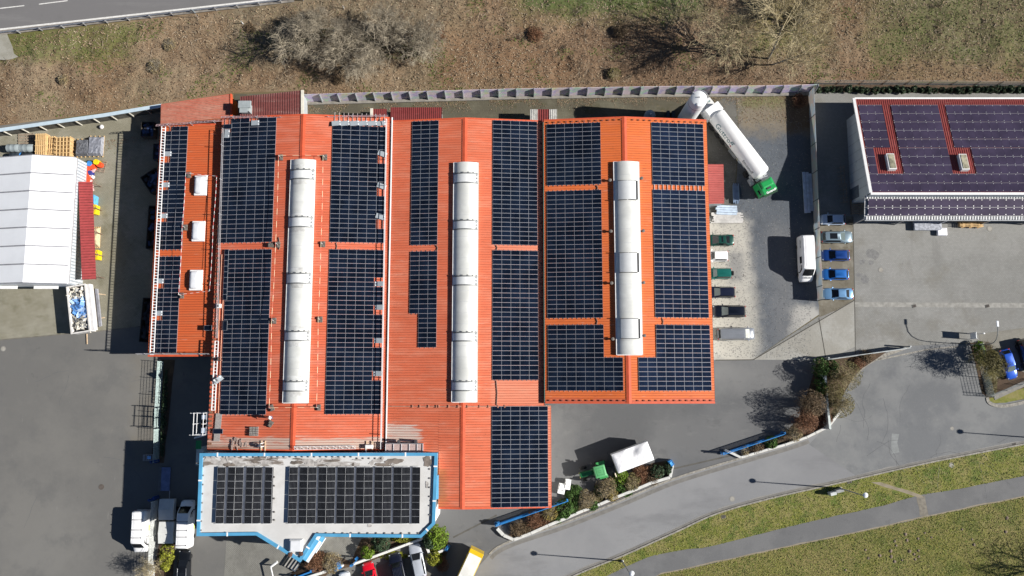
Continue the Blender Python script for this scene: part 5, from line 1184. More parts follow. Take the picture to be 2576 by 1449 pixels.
car('glossy black car at the right edge in front of the royal blue one',P(2583,893,.8),-78,4.8,1.8,1.6,paint('black',(.006,.006,.007),0),'suv',group='cars at the right edge')
car('black estate with chrome roof rails at the bottom edge by the yellow green hedge',P(463,1428,.7),91,4.9,1.85,1.5,paint('black_deep',(.006,.007,.009),0),'wagon',rails=True,sunroof=.3)
car('bright red car at the bottom edge, left of the navy one',P(932,1452,.7),105,4.2,1.75,1.4,paint('red',(.62,.006,.02),0),'hatch',group=gS)
car('dark navy car with ribbed roof between the red and silver cars',P(1000,1434,.8),104,4.8,1.85,1.65,paint('navy_deep',(.008,.010,.022),.1),'suv',rack=True,group=gS)
car('silver white estate with roof lines nosed against the white wall',P(1050,1411,.8),103,4.9,1.85,1.6,paint('silver_white',(.52,.55,.60),.25),'wagon',group=gS,sunroof=0)
car('white car whose nose just enters at the bottom edge',P(872,1479,.7),103,4.4,1.75,1.45,paint('white_car',(.72,.74,.76),0),'hatch',group=gS)
# text helper : flat letters as mesh on a surface function
def text_mb(body,size,width=None):
    cu=bpy.data.curves.new('lettering','FONT'); cu.body=body; cu.size=size; cu.align_x='CENTER'; cu.align_y='CENTER'; cu.fill_mode='FRONT'; cu.offset=.018; cu.resolution_u=2
    o=bpy.data.objects.new('lettering',cu); COL.objects.link(o); dg=bpy.context.evaluated_depsgraph_get(); me=bpy.data.meshes.new_from_object(o.evaluated_get(dg))
    bpy.data.objects.remove(o); mb=MB(); mb.v=[tuple(v.co) for v in me.vertices]; mb.f=[tuple(p.vertices) for p in me.polygons]; mb.m=[0]*len(mb.f); bpy.data.meshes.remove(me)
    xs=[v[0] for v in mb.v]; cx=(max(xs)+min(xs))/2; k=width/(max(xs)-min(xs)) if width else 1; mb.v=[((v[0]-cx)*k,v[1]*(k if width and size==0 else 1),v[2]) for v in mb.v]
    return mb
def letter(body,size,M,m,parent,width=None,fn=None,name='lettering'):
    mb=text_mb(body,size,width); mb.v=[tuple(M@Vector(v)) if fn is None else fn(v) for v in mb.v]; return mb.build(name,m,parent)
vw=paint('van_white',(.80,.80,.80),0,.4)
def van(label,loc,head,Ln,W,H,roofbars=(),text=False,stripe=None,cat='van',group=None):
    t=thing('panel_van',label,cat,(loc.x,loc.y,.02),R(head),group); h=Ln/2; w=W/2
    st=[(-h,.93,H*.93,.86),(-h+.12,.98,H*.985,.88),(-h+.5,1,H,.88),(h*.25,1,H,.88),(h*.42,1,H*.985,.87),(h*.50,1,H*.96,.85),(h*.74,.985,H*.56,.90),(h*.92,.93,H*.47,.86),(h*.98,.86,H*.40,.8),(h,.70,H*.26,.8)]
    rings=[]
    for x,wf,zt,tw in st:
        a=w*wf; zb=.35
        rings.append([(x,-a*.95,zb),(x,-a,zb+.2),(x,-a,zt*.62),(x,-a*(.5+tw*.5),zt*.90),(x,-a*tw*.93,zt-.03),(x,-a*.45,zt+.03),(x,a*.45,zt+.03),(x,a*tw*.93,zt-.03),(x,a*(.5+tw*.5),zt*.90),(x,a,zt*.62),(x,a,zb+.2),(x,a*.95,zb)])
    MB().loft(rings).build('body',vw,t,smooth=True)
    def on(x,y): # height of the sloping windshield surface
        return H*.96+(H*.56-H*.96)*(x-h*.50)/(h*.24)
    x0,x1=h*.505,h*.745; off=.025
    MB().add([(x1,-w*.80,on(x1,0)+off+.02),(x1,w*.80,on(x1,0)+off+.02),(x0,w*.72,on(x0,0)+off+.03),(x0,-w*.72,on(x0,0)+off+.03),(x1+.05,0,on(x1,0)+off+.0),(x0,0,on(x0,0)+off+.05)],[(0,4,5,3),(4,1,2,5)]).build('windshield',gl,t)
    for s in (-1,1):
        MB().add([(h*.30,s*(w+.006),H*.52),(h*.62,s*(w+.006),H*.52),(h*.50,s*w*.965,H*.80),(h*.30,s*w*.965,H*.80)],[(0,1,2,3)] if s<0 else [(3,2,1,0)]).build('side_window',gl,t)
        MB().box((h*.60,s*(w+.14),H*.52),(.14,.24,.26),bev=.04).build('wing_mirror',blackp,t)
        MB().box((h*.93,s*w*.66,H*.40),(.30,.34,.14),bev=.05).build('headlight',lampm,t); MB().box((-h+.02,s*w*.86,H*.5),(.08,.14,.5),bev=.02).build('taillight',redl,t)
        for x in (-h*.56,h*.66): wheel(t,x,s*(w-.12),.36,.24,s)
    MB().box((h-.02,0,.48),(.2,W*.8,.26),bev=.06).build('bumper',blackp,t)
    for k,x in enumerate(roofbars):
        mb=MB(); mb.box((x*h,0,H+.10),(.06,W*.82,.05)); mb.box((x*h,-w*.72,H+.05),(.14,.10,.10)); mb.box((x*h,w*.72,H+.05),(.14,.10,.10)); mb.build('roof_bar',mat('bar_grey',(.18,.18,.19),.5,.3),t)
    mb=MB()
    for k in range(7): mb.box((-.25*h+.0,-w*.72+k*w*.24,H+.022),(h*1.2,.03,.02))
    mb.build('roof_bead',vw,t)
    if stripe:
        for s in (-1,1): MB().add([(-.28*h,s*(w+.008),.6),(-.02*h,s*(w+.008),.6),(-.02*h,s*w*.95,H*.88),(-.28*h,s*w*.95,H*.88)],[(0,1,2,3)] if s<0 else [(3,2,1,0)]).build('side_stripe',stripe,t)
    return t,h,w,H
V1,h_,w_,H_=van('tall long white passenger van standing west of the eastern fence',P(2027,652,1.2),-90,6.9,2.05,2.75,group=None)
ink=mat('lettering_grey',(.20,.21,.22),.6)
letter('MÜLLER',.34,Matrix.Translation((h_*.845,0,H_*.545))@Matrix.Rotation(R(20),4,'Y')@Matrix.Rotation(R(90),4,'Z'),ink,V1,1.15)
for s in (-1,):
    letter('MÜLLER',.36,Matrix.Translation((-h_*.62,s*(w_+.01),H_*.70))@Matrix.Rotation(R(84),4,'X'),ink,V1,1.3)
    MB().add([(-.08*h_,s*(w_+.012),H_*.56),(.22*h_,s*(w_+.012),H_*.56),(.22*h_,s*w_*.965,H_*.82),(-.08*h_,s*w_*.965,H_*.82)],[(0,1,2,3)]).build('side_window',gl,V1)
stp=mat('stripe_lime',(.60,.70,.04),.5); gV='white work vans beside the hedge fence'
V2,_,_,_=van('white work van left of the mesh fence with its nose towards the bare shrub',P(354,1337,1.2),-90,6.0,2.0,2.5,(-.62,-.15,.22),stripe=stp,group=gV)
V3,_,_,_=van('white work van half shaded by the office block, facing away from the hedge',P(468,1317,1.2),90,6.6,2.0,2.6,(-.86,-.5,-.22,.15),stripe=stp,group=gV)
for t_,s in ((V2,1),(V3,-1)):
    pass
# two trailers with pitched lids
tl_m=mat('trailer_grey',(.56,.57,.55),.6,var=.06)
def ltrailer(label,px,py,Ln,W):
    c=P(px,py,1); t=thing('box_trailer',label,'trailer',(c.x,c.y,.02),R(90),'small lidded trailers between the vans'); w=W/2;h=Ln/2
    MB().box((0,0,.85),(Ln,W,.8),bev=.03).build('body',tl_m,t)
    mb=MB(); z0,z1=1.27,1.52; mb.add([(-h-.03,-w-.03,z0),(0,-w-.03,z1),(0,w+.03,z1),(-h-.03,w+.03,z0),(h+.03,-w-.03,z0),(h+.03,w+.03,z0)],[(0,1,2,3),(1,4,5,2),(0,4,1),(3,2,5)]); mb.cyl((0,-w-.06,z1),(0,w+.06,z1),.025,.025,6); mb.build('lid',tl_m,t)
    MB().cyl((h,0,.5),(h+1.1,0,.5),.05,.05,6).build('drawbar',galv,t)
    for s in (-1,1): wheel(t,0,s*(w+.12),.28,.18,s)
ltrailer('lidded grey trailer wholly in the office shadow',421,1281,2.9,2.1); ltrailer('lidded grey trailer half in sunlight above the hedge',420,1339,3.0,2.1)
# ---- yellow box lorry at the bottom edge
c=P(1181,1425,1.2); YT=thing('box_lorry','yellow lorry with a white box roof at the bottom edge','lorry',(c.x,c.y,.02),R(-115.5)); yel=paint('yellow',(.70,.46,.012),0,.4)
MB().box((-.5,0,1.95),(4.5,2.1,2.3),bev=.05).build('box_body',yel,YT); MB().box((-.25,0,3.12),(3.8,1.9,.05),bev=.02).build('box_roof',mat('roof_white',(.72,.71,.66),.5,var=.12,scale=.7),YT); MB().box((2.55,0,1.5),(1.5,1.95,1.9),bev=.15,taper=(.9,.92)).build('cab',yel,YT)
mb=MB()
for k in range(5): mb.box((2.1,-.7+k*.35,2.47),(.6,.06,.05))
mb.build('cab_rib',yel,YT); MB().add([(3.32,-.8,1.6),(3.32,.8,1.6),(3.2,.75,2.25),(3.2,-.75,2.25)],[(0,1,2,3)]).build('windshield',gl,YT)
for x in (-1.6,2.4):
    for s in (-1,1): wheel(YT,x,s*.85,.38,.25,s)
# ---- tanker articulated lorry
TA=math.atan2(P(1804,292,2.3).y-P(1913,434,2.3).y,P(1804,292,2.3).x-P(1913,434,2.3).x)+math.pi
c=(P(1804,292,2.4)+P(1913,434,2.4))/2; Lt=(P(1804,292,2.4)-P(1913,434,2.4)).length+.6
TK=thing('tanker_trailer','long white gas tank trailer coupled to the green cab, beside the silo','tanker',(c.x,c.y,.02),TA); TKW=TK
tank_w=mat('tank_white',(.80,.80,.79),.32,var=.03,spec=.5); r=1.36; zc=2.35
mb=MB(); M=Matrix.Translation((-Lt/2,0,zc))@Matrix.Rotation(R(90),4,'Y'); mb.lathe([(.02,-.25),(.7,-.16),(1.15,-.02),(r,.25),(r,Lt-.25),(1.15,Lt+.05),(.7,Lt+.2),(.02,Lt+.28)],40,0,M); mb.build('tank',tank_w,TK,smooth=True)
def onr(L0,ang0):
    # letters wrapped round the tank : v.x along, v.y round the shell
    def f(v):
        a=ang0+v[1]/r; rr=r+.012; return (L0+v[0],-rr*math.sin(a) if 0 else -rr*math.cos(a),zc+rr*math.sin(a))
    return f
teal=mat('lettering_teal',(.10,.19,.22),.5)
letter('Guttroff',1.15,None,teal,TK,4.1,onr(-Lt*.20,R(30))); letter('Stickstoff',.62,None,ink,TK,2.5,onr(Lt*.32,R(22)))
MB().box((-Lt*.04,-(r+.005)*math.cos(R(12)),zc+r*math.sin(R(12))),(.25,.05,.22)).build('red_mark',mat('mark_red',(.5,.02,.03),.5),TK)
mb=MB(); mb.box((0,0,1.15),(Lt*.98,.9,.28)); mb.box((-Lt*.25,0,.95),(Lt*.4,2.2,.12)); mb.build('chassis',mat('chassis_grey',(.12,.12,.125),.6),TK)
for k in range(3):
    for s in (-1,1): wheel(TK,-Lt*.40+k*1.35,s*1.05,.52,.38,s)
MB().box((Lt*.05,-1.0,.85),(1.7,.5,.6),bev=.03).build('side_box',zinc,TK); MB().box((.5,1.28,2.2),(.5,.3,.3),bev=.05).build('valve',galv,TK)
MB().box((-Lt/2-.75,0,1.95),(1.7,2.6,2.3),bev=.08,taper=(.85,.96)).build('pump_cabinet',tank_w,TK)
rb=MB().box((-Lt/2-2.25,0,1.15),(1.35,2.5,.9),bev=.05).build('rear_platform',mat('platform_white',(.68,.67,.65),.5),TK)
hz_m=mat('hazard_red',(.55,.04,.04),.5); mb=MB()
for k in range(8): mb.box((-Lt/2-2.94,-1.1+k*.31,1.2),(.03,.16,.5))
mb.build('hazard_stripe',hz_m,rb); MB().box((-Lt/2-2.5,-.95,1.62),(.5,.4,.03)).build('warning_plate',mat('plate_orange',(.70,.16,.04),.5),rb)
mb=MB(); mb.box((-Lt/2-2.4,.2,1.62),(.3,.3,.03)); mb.box((-Lt/2-2.4,.75,1.62),(.3,.3,.03)); mb.build('latch_plate',mat('plate_teal',(.22,.33,.31),.5),rb)
mb=MB(); mb.box((Lt/2+.35,-.4,1.6),(.35,1.3,.25)); mb.box((Lt/2+.3,.7,1.5),(.3,.6,.4)); mb.cyl((Lt/2+.2,-.9,1.7),(Lt/2+.7,.9,1.6),.08,.08,6); mb.build('hose_coupling',galv,TK)
CABC=P(1926,469,2.6); CB=thing('truck_tractor','green lorry cab with a dark roof hatch pulling the white tanker','lorry',(CABC.x,CABC.y,.02),TA-R(9)); gr=paint('truck_green',(.016,.30,.075),.05,.35)
MB().box((.1,0,2.15),(2.2,2.45,2.5),bev=.14,taper=(.94,.95)).build('cab',gr,CB); MB().box((-.25,0,3.5),(1.3,2.05,.28),bev=.12,taper=(.7,.85)).build('roof_deflector',gr,CB)
MB().box((.35,0,3.46),(.55,.7,.08),bev=.03).build('roof_hatch',mat('hatch_dark',(.05,.055,.06),.4),CB)
MB().box((1.24,0,2.25),(.06,2.15,.95)).build('windshield',gl,CB); MB().box((1.28,0,3.05),(.45,2.2,.06)).build('sun_visor',mat('visor_dark',(.02,.06,.03),.5),CB)
for s in (-1,1): MB().box((.45,s*1.19,2.3),(.8,.04,.7)).build('side_window',gl,CB); MB().box((1.2,s*1.38,2.3),(.12,.2,.5),bev=.03).build('wing_mirror',blackp,CB); wheel(CB,.5,s*1.02,.52,.34,s); wheel(CB,-3.2,s*1.02,.52,.5,s)
MB().box((-2.2,0,.9),(4.4,1.0,.25)).build('frame',MATS['chassis_grey'],CB); MB().box((-1.75,-1.05,.85),(1.1,.55,.7),bev=.06).build('fuel_tank',galv,CB)
letter('Guttroff',.42,Matrix.Translation((1.05,.1,3.425))@Matrix.Rotation(R(90),4,'Z'),mat('lettering_white',(.8,.8,.8),.5),CB,1.6)
# ---- green tractor and tarped trailer
tg=paint('tractor_green',(.05,.30,.085),0,.4); tg2=paint('tractor_roof',(.10,.36,.14),0,.5); HD=math.atan2(P(1471,1192,1.4).y-P(1505,1183,1.4).y,P(1471,1192,1.4).x-P(1505,1183,1.4).x)
c=P(1500,1184,.8); TR_=thing('farm_tractor','green farm tractor hitched to the white covered trailer','tractor',(c.x,c.y,.02),HD)
MB().box((1.55,0,1.15),(2.1,.85,.75),bev=.16,taper=(.94,.8)).build('hood',mat('hood_green',(.012,.115,.035),.3,coat=.6),TR_); MB().box((-.3,0,1.0),(1.9,1.0,.8),bev=.08).build('body',tg,TR_)
MB().box((-.35,0,1.85),(1.35,1.35,1.25),taper=(1.0,1.0)).build('cab_glass',gl,TR_)
rfc=MB(); rfc.box((-.35,0,2.62),(1.75,1.75,.26),bev=.12,taper=(.95,.95)); rf=rfc.build('cab_roof',tg2,TR_,smooth=True)
mb=MB()
for q in ((.15,0,.03,1.1),(-.85,0,.03,1.2),(-.35,.5,.9,.03),(-.35,-.5,.9,.03),(-.25,.12,.5,.03),(-.25,-.12,.5,.03)): mb.box((q[0],q[1],2.755),(q[2],q[3],.015))
mb.build('roof_groove',mat('groove_green',(.03,.14,.05),.6),rf)
for s in (-1,1):
    wheel(TR_,-.75,s*1.0,.80,.48,s); wheel(TR_,1.75,s*.85,.55,.36,s)
    MB().box((-.75,s*.98,1.66),(1.3,.5,.12),bev=.05).build('fender',tg,TR_); MB().cyl((.35,s*.6,1.6),(.6,s*1.35,2.0),.03,.03,5).build('mirror_arm',blackp,TR_); MB().box((.62,s*1.38,1.95),(.06,.25,.4)).build('wing_mirror',blackp,TR_)
MB().cyl((.85,-.48,1.2),(.85,-.48,2.5),.05,.05,8).build('exhaust',dark_metal,TR_)
for s in (-1,1): MB().box((2.55,s*.3,1.2),(.1,.2,.16)).build('headlight',mat('lamp_yellow',(.6,.5,.12),.3),TR_)
q=[P(1628,1111,3.2),P(1647,1156,3.2),P(1557,1191,3.2),P(1538,1144,3.2)]; c=sum(q,Vector())/4; ax=(q[3]+q[2])/2-(q[0]+q[1])/2; Lr=ax.length; Wr=((q[0]-q[1]).length+(q[3]-q[2]).length)/2
TT=thing('farm_trailer','white tarpaulin covered farm trailer with a crumpled dent in its cover','trailer',(c.x,c.y,.02),math.atan2(ax.y,ax.x))
MB().box((0,0,1.25),(Lr-.1,Wr-.1,1.0),bev=.04).build('side_board',mat('board_pale',(.42,.42,.41),.7,var=.1),TT)
nx,ny=26,16; vs=[];fs=[]
for i in range(nx+1):
    for j in range(ny+1):
        x=-Lr/2+Lr*i/nx; y=-Wr/2+Wr*j/ny; u=1-abs(2*j/ny-1)**6; k=1-abs(2*i/nx-1)**10
        z=3.15+.18*u*k; dx,dy=x+Lr*.06,y+Wr*.30
        z-=.34*math.exp(-(dx*dx/.5+dy*dy/.30)); z-=.10*max(0,1-abs(dy+.25)/.5)*abs(math.sin(dx*2.1))*math.exp(-abs(dx)/1.4); z+=.03*noise.noise(Vector((x*2.2,y*2.2,3)))
        vs.append((x,y,z))
for i in range(nx):
    for j in range(ny): a=i*(ny+1)+j; fs.append((a,a+ny+1,a+ny+2,a+1))
mb=MB(); mb.add(vs,fs)
e=[(-Lr/2,-Wr/2),(Lr/2,-Wr/2),(Lr/2,Wr/2),(-Lr/2,Wr/2)]
for k in range(4): a,b=e[k],e[(k+1)%4]; mb.quad((a[0],a[1],1.6),(b[0],b[1],1.6),(b[0],b[1],3.15),(a[0],a[1],3.15))
mb.build('tarpaulin',mat('tarp_white',(.76,.76,.77),.45,var=.03),TT)
MB().box((Lr/2+.35,0,1.6),(.10,Wr+.9,.12)).build('front_bar',dark_metal,TT); mb=MB(); mb.cyl((Lr/2,-.7,.9),(Lr/2+1.5,0,.7),.06,.06,6); mb.cyl((Lr/2,.7,.9),(Lr/2+1.5,0,.7),.06,.06,6); mb.build('drawbar',dark_metal,TT)
MB().box((Lr/2+.36,Wr/2+.3,1.7),(.16,.55,.12)).build('bar_end',mat('end_cream',(.75,.66,.5),.6),TT)
for x in (-1.2,.4):
    for s in (-1,1): wheel(TT,x,s*(Wr/2-.3),.45,.3,s)
for ch in kids(TT): pass
# ---- white discarded units by the tractor
wu=mat('unit_white',(.80,.80,.79),.5,var=.04)
def unit(label,px,py,rz,d_):
    c=P(px,py,.5); t=thing('discarded_unit',label,'crate',(c.x,c.y,.02),R(rz),'white discarded units beside the planting strip'); MB().box((0,0,d_[2]/2),d_,bev=.03).build('case',wu,t)
    mb=MB(); mb.box((0,0,d_[2]+.06),(d_[0]*.7,d_[1]*.2,.14)); mb.box((-d_[0]*.2,d_[1]*.3,d_[2]+.05),(d_[0]*.3,d_[1]*.25,.1)); mb.build('ledge',wu,t); MB().box((.1,-.1,d_[2]+.012),(d_[0]*.25,d_[1]*.2,.03)).build('recess',mat('recess_grey',(.12,.12,.13),.6),t)
unit('larger tilted white unit nearer the hall edge',1413,1229,-12,(1.0,1.5,.8)); unit('ribbed white unit nearer the tractor',1428,1218,-8,(.8,1.5,.9))
# ---- waste skip with debris
SKW=mat('skip_white',(.60,.58,.55),.6,var=.15,scale=1.5)
q=[P(172,722,1.7),P(214,716,1.7),P(229,834,1.7),P(181,838,1.7)]; c=sum(q,Vector())/4; SK=thing('waste_skip','long white skip heaped with torn sheeting and blue plastic','skip',(c.x,c.y,.02),math.atan2((q[0]+q[1]-q[2]-q[3]).y,(q[0]+q[1]-q[2]-q[3]).x)-R(90))
Ls=((q[0]+q[1])/2-(q[2]+q[3])/2).length; Ws=2.75; hs=1.75
mb=MB(); mb.box((0,0,.12),(Ws-.5,Ls-.5,.2))
for s in (-1,1): mb.box((s*(Ws/2-.05),0,hs/2+.1),(.10,Ls,hs)); mb.box((s*(Ws/2-.02),0,hs+.12),(.22,Ls+.1,.14)); 
for s in (-1,1): mb.box((0,s*(Ls/2-.05),hs/2+.1),(Ws-.2,.10,hs-.01)); mb.box((0,s*(Ls/2-.02),hs+.115),(Ws,.2,.13))
for k in range(8): mb.box((Ws/2+.06,-Ls/2+.5+k*(Ls-1)/7,hs/2),(.12,.12,hs*.9)); mb.box((-Ws/2-.06,-Ls/2+.5+k*(Ls-1)/7,hs/2),(.12,.12,hs*.9))
mb.build('body',SKW,SK); mb=MB(); mb.box((Ws/2+.34,0,hs+.02),(.55,Ls-.1,.08)); mb.box((Ws/2+.60,0,hs-.45),(.08,Ls-.1,.9)); mb.build('folded_lid',mat('lid_white',(.62,.61,.60),.5,var=.08),SK)
random.seed(11); mb=MB()
for k in range(220):
    x=random.uniform(-Ws/2+.35,Ws/2-.35); y=random.uniform(-Ls/2+.4,Ls/2-.4); mid=abs(y-.2)<1.3 and x>-.9
    z=1.45+random.uniform(-.2,.35); M=Matrix.Translation((x,y,z))@Euler((random.uniform(-.6,.6),random.uniform(-.6,.6),random.uniform(0,3.1))).to_matrix().to_4x4()
    kd=random.random(); mi=(3 if random.random()<.7 else 4) if mid else random.choice((0,0,1,1,2,5))
    if mid: d_=(random.uniform(.5,1.1),random.uniform(.4,.9),.02)
    elif kd<.5: d_=(random.uniform(.6,1.5),random.uniform(.05,.14),.04)
    else: d_=(random.uniform(.3,.8),random.uniform(.25,.6),.03)
    mb.box((0,0,0),d_,mi=mi,M=M)
mb.box((0,0,1.1),(Ws-.3,Ls-.3,.2),mi=5)
tag(mb.build('debris',[mat('debris_pale',(.62,.58,.50),.8),mat('debris_grey',(.34,.34,.33),.7),mat('debris_cream',(.70,.66,.55),.8),mat('debris_blue',(.10,.25,.55),.35),mat('debris_sky',(.42,.58,.80),.3),mat('debris_dark',(.06,.06,.06),.8)],SK))
def beams(name,label,a,b,n,w,m,z=.1,h=.10,spread=.02):
    A,B=P(*a,z),P(*b,z); dd=B-A; t=thing(name,label,'profiles',((A.x+B.x)/2,(A.y+B.y)/2,.02),math.atan2(dd.y,dd.x)); L_=dd.length; mb=MB(); random.seed(int(a[0]))
    for i in range(n): mb.box((random.uniform(-spread,spread)*L_,(i-(n-1)/2)*w*1.15,z+random.uniform(0,.08)),(L_*random.uniform(.86,1),w,h))
    mb.build('profile',m,t); return t
beams('steel_profiles','two long shiny metal profiles lying beside the skip',(243,722),(254,826),2,.22,mat('shiny_profile',(.55,.56,.62),.3,.6),.15,.12,.0)
beams('steel_profiles','thin dull rail lying between the skip and shiny profiles',(235,722),(248,826),1,.14,mat('dull_profile',(.30,.28,.26),.5,.4),.1,.1,0)
for lab,a,b in (('upper pale batten under the metal profiles',(232,737),(268,742)),('lower pale batten under the metal profiles',(235,802),(266,799)),('pale batten leaning out of the skip bottom',(219,838),(220,868))):
    beams('timber_batten',lab,a,b,1,.12,MATS['pale_timber'],.08,.08,0)
beams('steel_profiles','bundle of long pale metal bars lying by the sandy parking',(1790,548),(1870,548),9,.16,mat('profile_white',(.62,.60,.57),.4,.3),.15,.14,.05)
beams('steel_profiles','short bundle with a pale blue wrap beside the pale bars',(1800,528),(1856,530),4,.32,mat('wrap_blue',(.46,.55,.66),.4),.3,.3,.03)
beams('steel_profiles','blue grey upright bundle of profiles next to the lean-to roof',(1850,462),(1852,512),7,.12,mat('profile_blue',(.16,.22,.32),.5,.2),.2,.2,.06)
beams('steel_profiles','pair of long blue white planks beside the eastern fence',(2029,432),(2035,536),3,.42,mat('plank_bluewhite',(.40,.46,.58),.5),.2,.2,.01)
# pallets, barrels, stacks in the west yard
tim=mat('new_timber',(.62,.42,.20),.8,var=.15,scale=3); timo=mat('grey_timber',(.25,.20,.15),.9,var=.3,scale=4)
def frame_stack(label,px,py,W,Ln,n,m,z=.9,cross=4,tilt=0):
    c=P(px,py,z); t=thing('pallet_stack',label,'timber frames',(c.x,c.y,.02),R(random.uniform(-3,3)),'pale timber frames behind the tent'); mb=MB()
    for lv in range(4):
        for i in range(n): mb.box((-W/2+(i+.5)*W/n,0,.12+lv*z/4+.05),(.11,Ln,.11))
        for j in range(cross): mb.box((0,-Ln/2+.2+j*(Ln-.4)/(cross-1),.2+lv*z/4+.03),(W,.10,.06))
    mb.build('lath',m,t); return t
frame_stack('leftmost and longest stack of pale timber frames behind the tent',101,366,1.75,3.9,6,tim,1.3,5); frame_stack('low middle stack of pale timber frames behind the tent',127,368,1.3,3.2,4,tim,.7,4); frame_stack('right stack of pale timber frames beside wrapped pallets',158,370,2.6,3.4,5,tim,1.2,6)
def wrapped(label,px,py,W,Ln,m,lift=.5):
    c=P(px,py,.6); t=thing('wrapped_pallet',label,'pallet',(c.x,c.y,.02),R(random.uniform(-2,2)),'foil wrapped pallets behind the tent'); mb=MB()
    for i in range(4): mb.box((-W/2+.1+i*(W-.2)/3,0,.08),(.12,Ln+.3,.12))
    mb.build('skid',tim,t); nx=10; vs=[];fs=[]
    for i in range(nx+1):
        for j in range(nx+1): x,y=-W/2+W*i/nx,-Ln/2+Ln*j/nx; e=i in(0,nx) or j in(0,nx); vs.append((x,y,.16 if e else lift+.16+.10*noise.noise(Vector((x*3+px,y*3,1)))))
    for i in range(nx):
        for j in range(nx): a=i*(nx+1)+j; fs.append((a,a+nx+1,a+nx+2,a+1))
    MB().add(vs,fs).build('foil',m,t)
wrapped('dull grey foil wrapped pallet right of the timber frames',206,370,2.1,2.7,mat('foil_dull',(.17,.175,.19),.35,.3,var=.4,scale=4)); wrapped('shiny silver foil wrapped pallet furthest right behind the tent',239,366,2.3,3.1,mat('foil_silver',(.36,.37,.41),.3,.4,var=.25,scale=3))
def barrel(label,px,py,m,r=.30,h=.9,z0=0.02,lay=False,group=None,lid=None,rz=0):
    c=P(px,py,h+z0 if not lay else r); t=thing('barrel',label,'barrel',(c.x,c.y,z0),R(rz),group); M=Matrix.Identity(4) if not lay else Matrix.Translation((0,0,r))@Matrix.Rotation(R(90),4,'Y')@Matrix.Translation((0,0,-h/2))
    MB().lathe([(r*.94,0),(r,.04),(r,h*.30),(r*1.03,h*.33),(r,h*.36),(r,h*.64),(r*1.03,h*.67),(r,h*.70),(r,h-.03),(r*.96,h),(r*.90,h-.02)],20,0,M).build('drum',m,t,smooth=True)
    mb=MB(); mb.lathe([(r*.97,h-.03),(r*.97,h+.015),(r*.2,h+.02),(.001,h+.02)],20,0,M); mb.build('lid',lid or m,t)
ora=mat('barrel_orange',(.66,.07,.02),.45,var=.06); yelb=mat('barrel_yellow',(.72,.52,.01),.45); blub=mat('barrel_blue',(.05,.22,.55),.4); grnb=mat('barrel_green',(.045,.09,.06),.5); gyb=mat('barrel_grey',(.27,.31,.32),.45,var=.12); nav=mat('barrel_navy',(.03,.035,.20),.4)
gO='orange drums outside the tent'
for lab,px,py in (('orange drum at the top left of the upper group',207,424),('orange drum at the lower left of the upper group',207,436),('orange drum at the top right of the upper group',219,424),('orange drum at the lower right of the upper group',217,437),('orange drum at the top left of the lower group by the red roof',207,447),('orange drum at the top right of the lower group by the red roof',219,447),('orange drum at the lower left of the lower group by the red roof',207,456),('orange drum at the lower right of the lower group by the red roof',218,456),('orange drum under the blue one on a small pallet',231,419),('orange drum beside the yellow drum',248,413)):
    barrel(lab,px,py,ora,.42,.9,group=gO)
barrel('yellow lidded drum on the grey pallet',241,407,yelb,.42,1.1); barrel('bright blue drum outside the tent corner',224,411,blub,.42,1.0); barrel('dark green drum beside the tent corner',214,412,grnb,.42,1.0); barrel('small navy drum among the orange drums',225,434,nav,.36,.9)
gG='grey drums lying behind the tent'
barrel('left grey drum lying behind the tent',36,373,gyb,.62,2.0,lay=True,group=gG); barrel('right grey drum lying behind the tent',68,373,gyb,.62,2.0,lay=True,group=gG)
barrel('left dark drum with a blue rim at the tent edge',40,392,mat('drum_dark',(.035,.045,.055),.4),.5,1.6,lay=True,lid=blub,group='dark drums at the tent edge'); barrel('right dark drum at the tent edge',72,392,mat('drum_dark2',(.025,.03,.035),.4),.5,1.6,lay=True,group='dark drums at the tent edge')
c=P(254,418,0); pallet('pallet','weathered pallet under the yellow drum',(c.x,c.y,.015),R(-12),6,timo,1.6,2.0); c=P(66,350,0); pallet('pallet','old grey pallet in the weeds behind the lying drums',(c.x,c.y,.015),R(4),4,timo,2.4,1.8)
t=thing('bag_heap','heap of pink and white wrapped bags beside the orange drums','bags',P(231,452,.02)); mb=MB(); random.seed(4)
for k in range(16): mb.box((random.uniform(-.5,.5),random.uniform(-2.0,2.0),.25+random.uniform(0,.3)),(.6,.5,.35),random.uniform(0,3),mi=k%2,bev=.12)
mb.build('bag',[mat('bag_pink',(.62,.36,.36),.5,var=.2,scale=5),mat('bag_white',(.70,.68,.68),.45)],t)
def binbox(label,px,py,m,d_=(1.0,1.4,1.2),lid=True):
    c=P(px,py,.8); t=thing('storage_bin',label,'bin',(c.x,c.y,.02)); MB().box((0,0,d_[2]/2),d_,bev=.06,taper=(1.05,1.05)).build('body',m,t); mb=MB(); mb.box((0,0,d_[2]+.03),(d_[0]*1.1,d_[1]*1.08,.10),bev=.04); mb.build('lid',m,t); MB().box((d_[0]*.5,0,d_[2]*.8),(.08,d_[1]*.3,.06)).build('handle',dark_metal,t)
binbox('sky blue bin sticking out from the red lean-to roof',233,504,mat('bin_blue',(.10,.36,.62),.5)); binbox('upper yellow bin sticking out from the red lean-to roof',236,528,yelb,(1.1,1.4,1.2)); binbox('lower yellow bin sticking out from the red lean-to roof',242,642,yelb,(1.0,1.4,1.2))
wrapped('pale cream stack beside the lean-to between the yellow bins',240,596,1.0,3.0,mat('stack_cream',(.52,.42,.26),.8,var=.3,scale=5),.9)
t=thing('white_sack','round white sack alone on leafy paving by the north wall','sack',P(257,320,.02)); MB().lathe([(.05,0),(.30,.05),(.36,.22),(.24,.40),(.04,.46)],12).build('sack',mat('sack_white',(.62,.60,.60),.6),t,smooth=True)
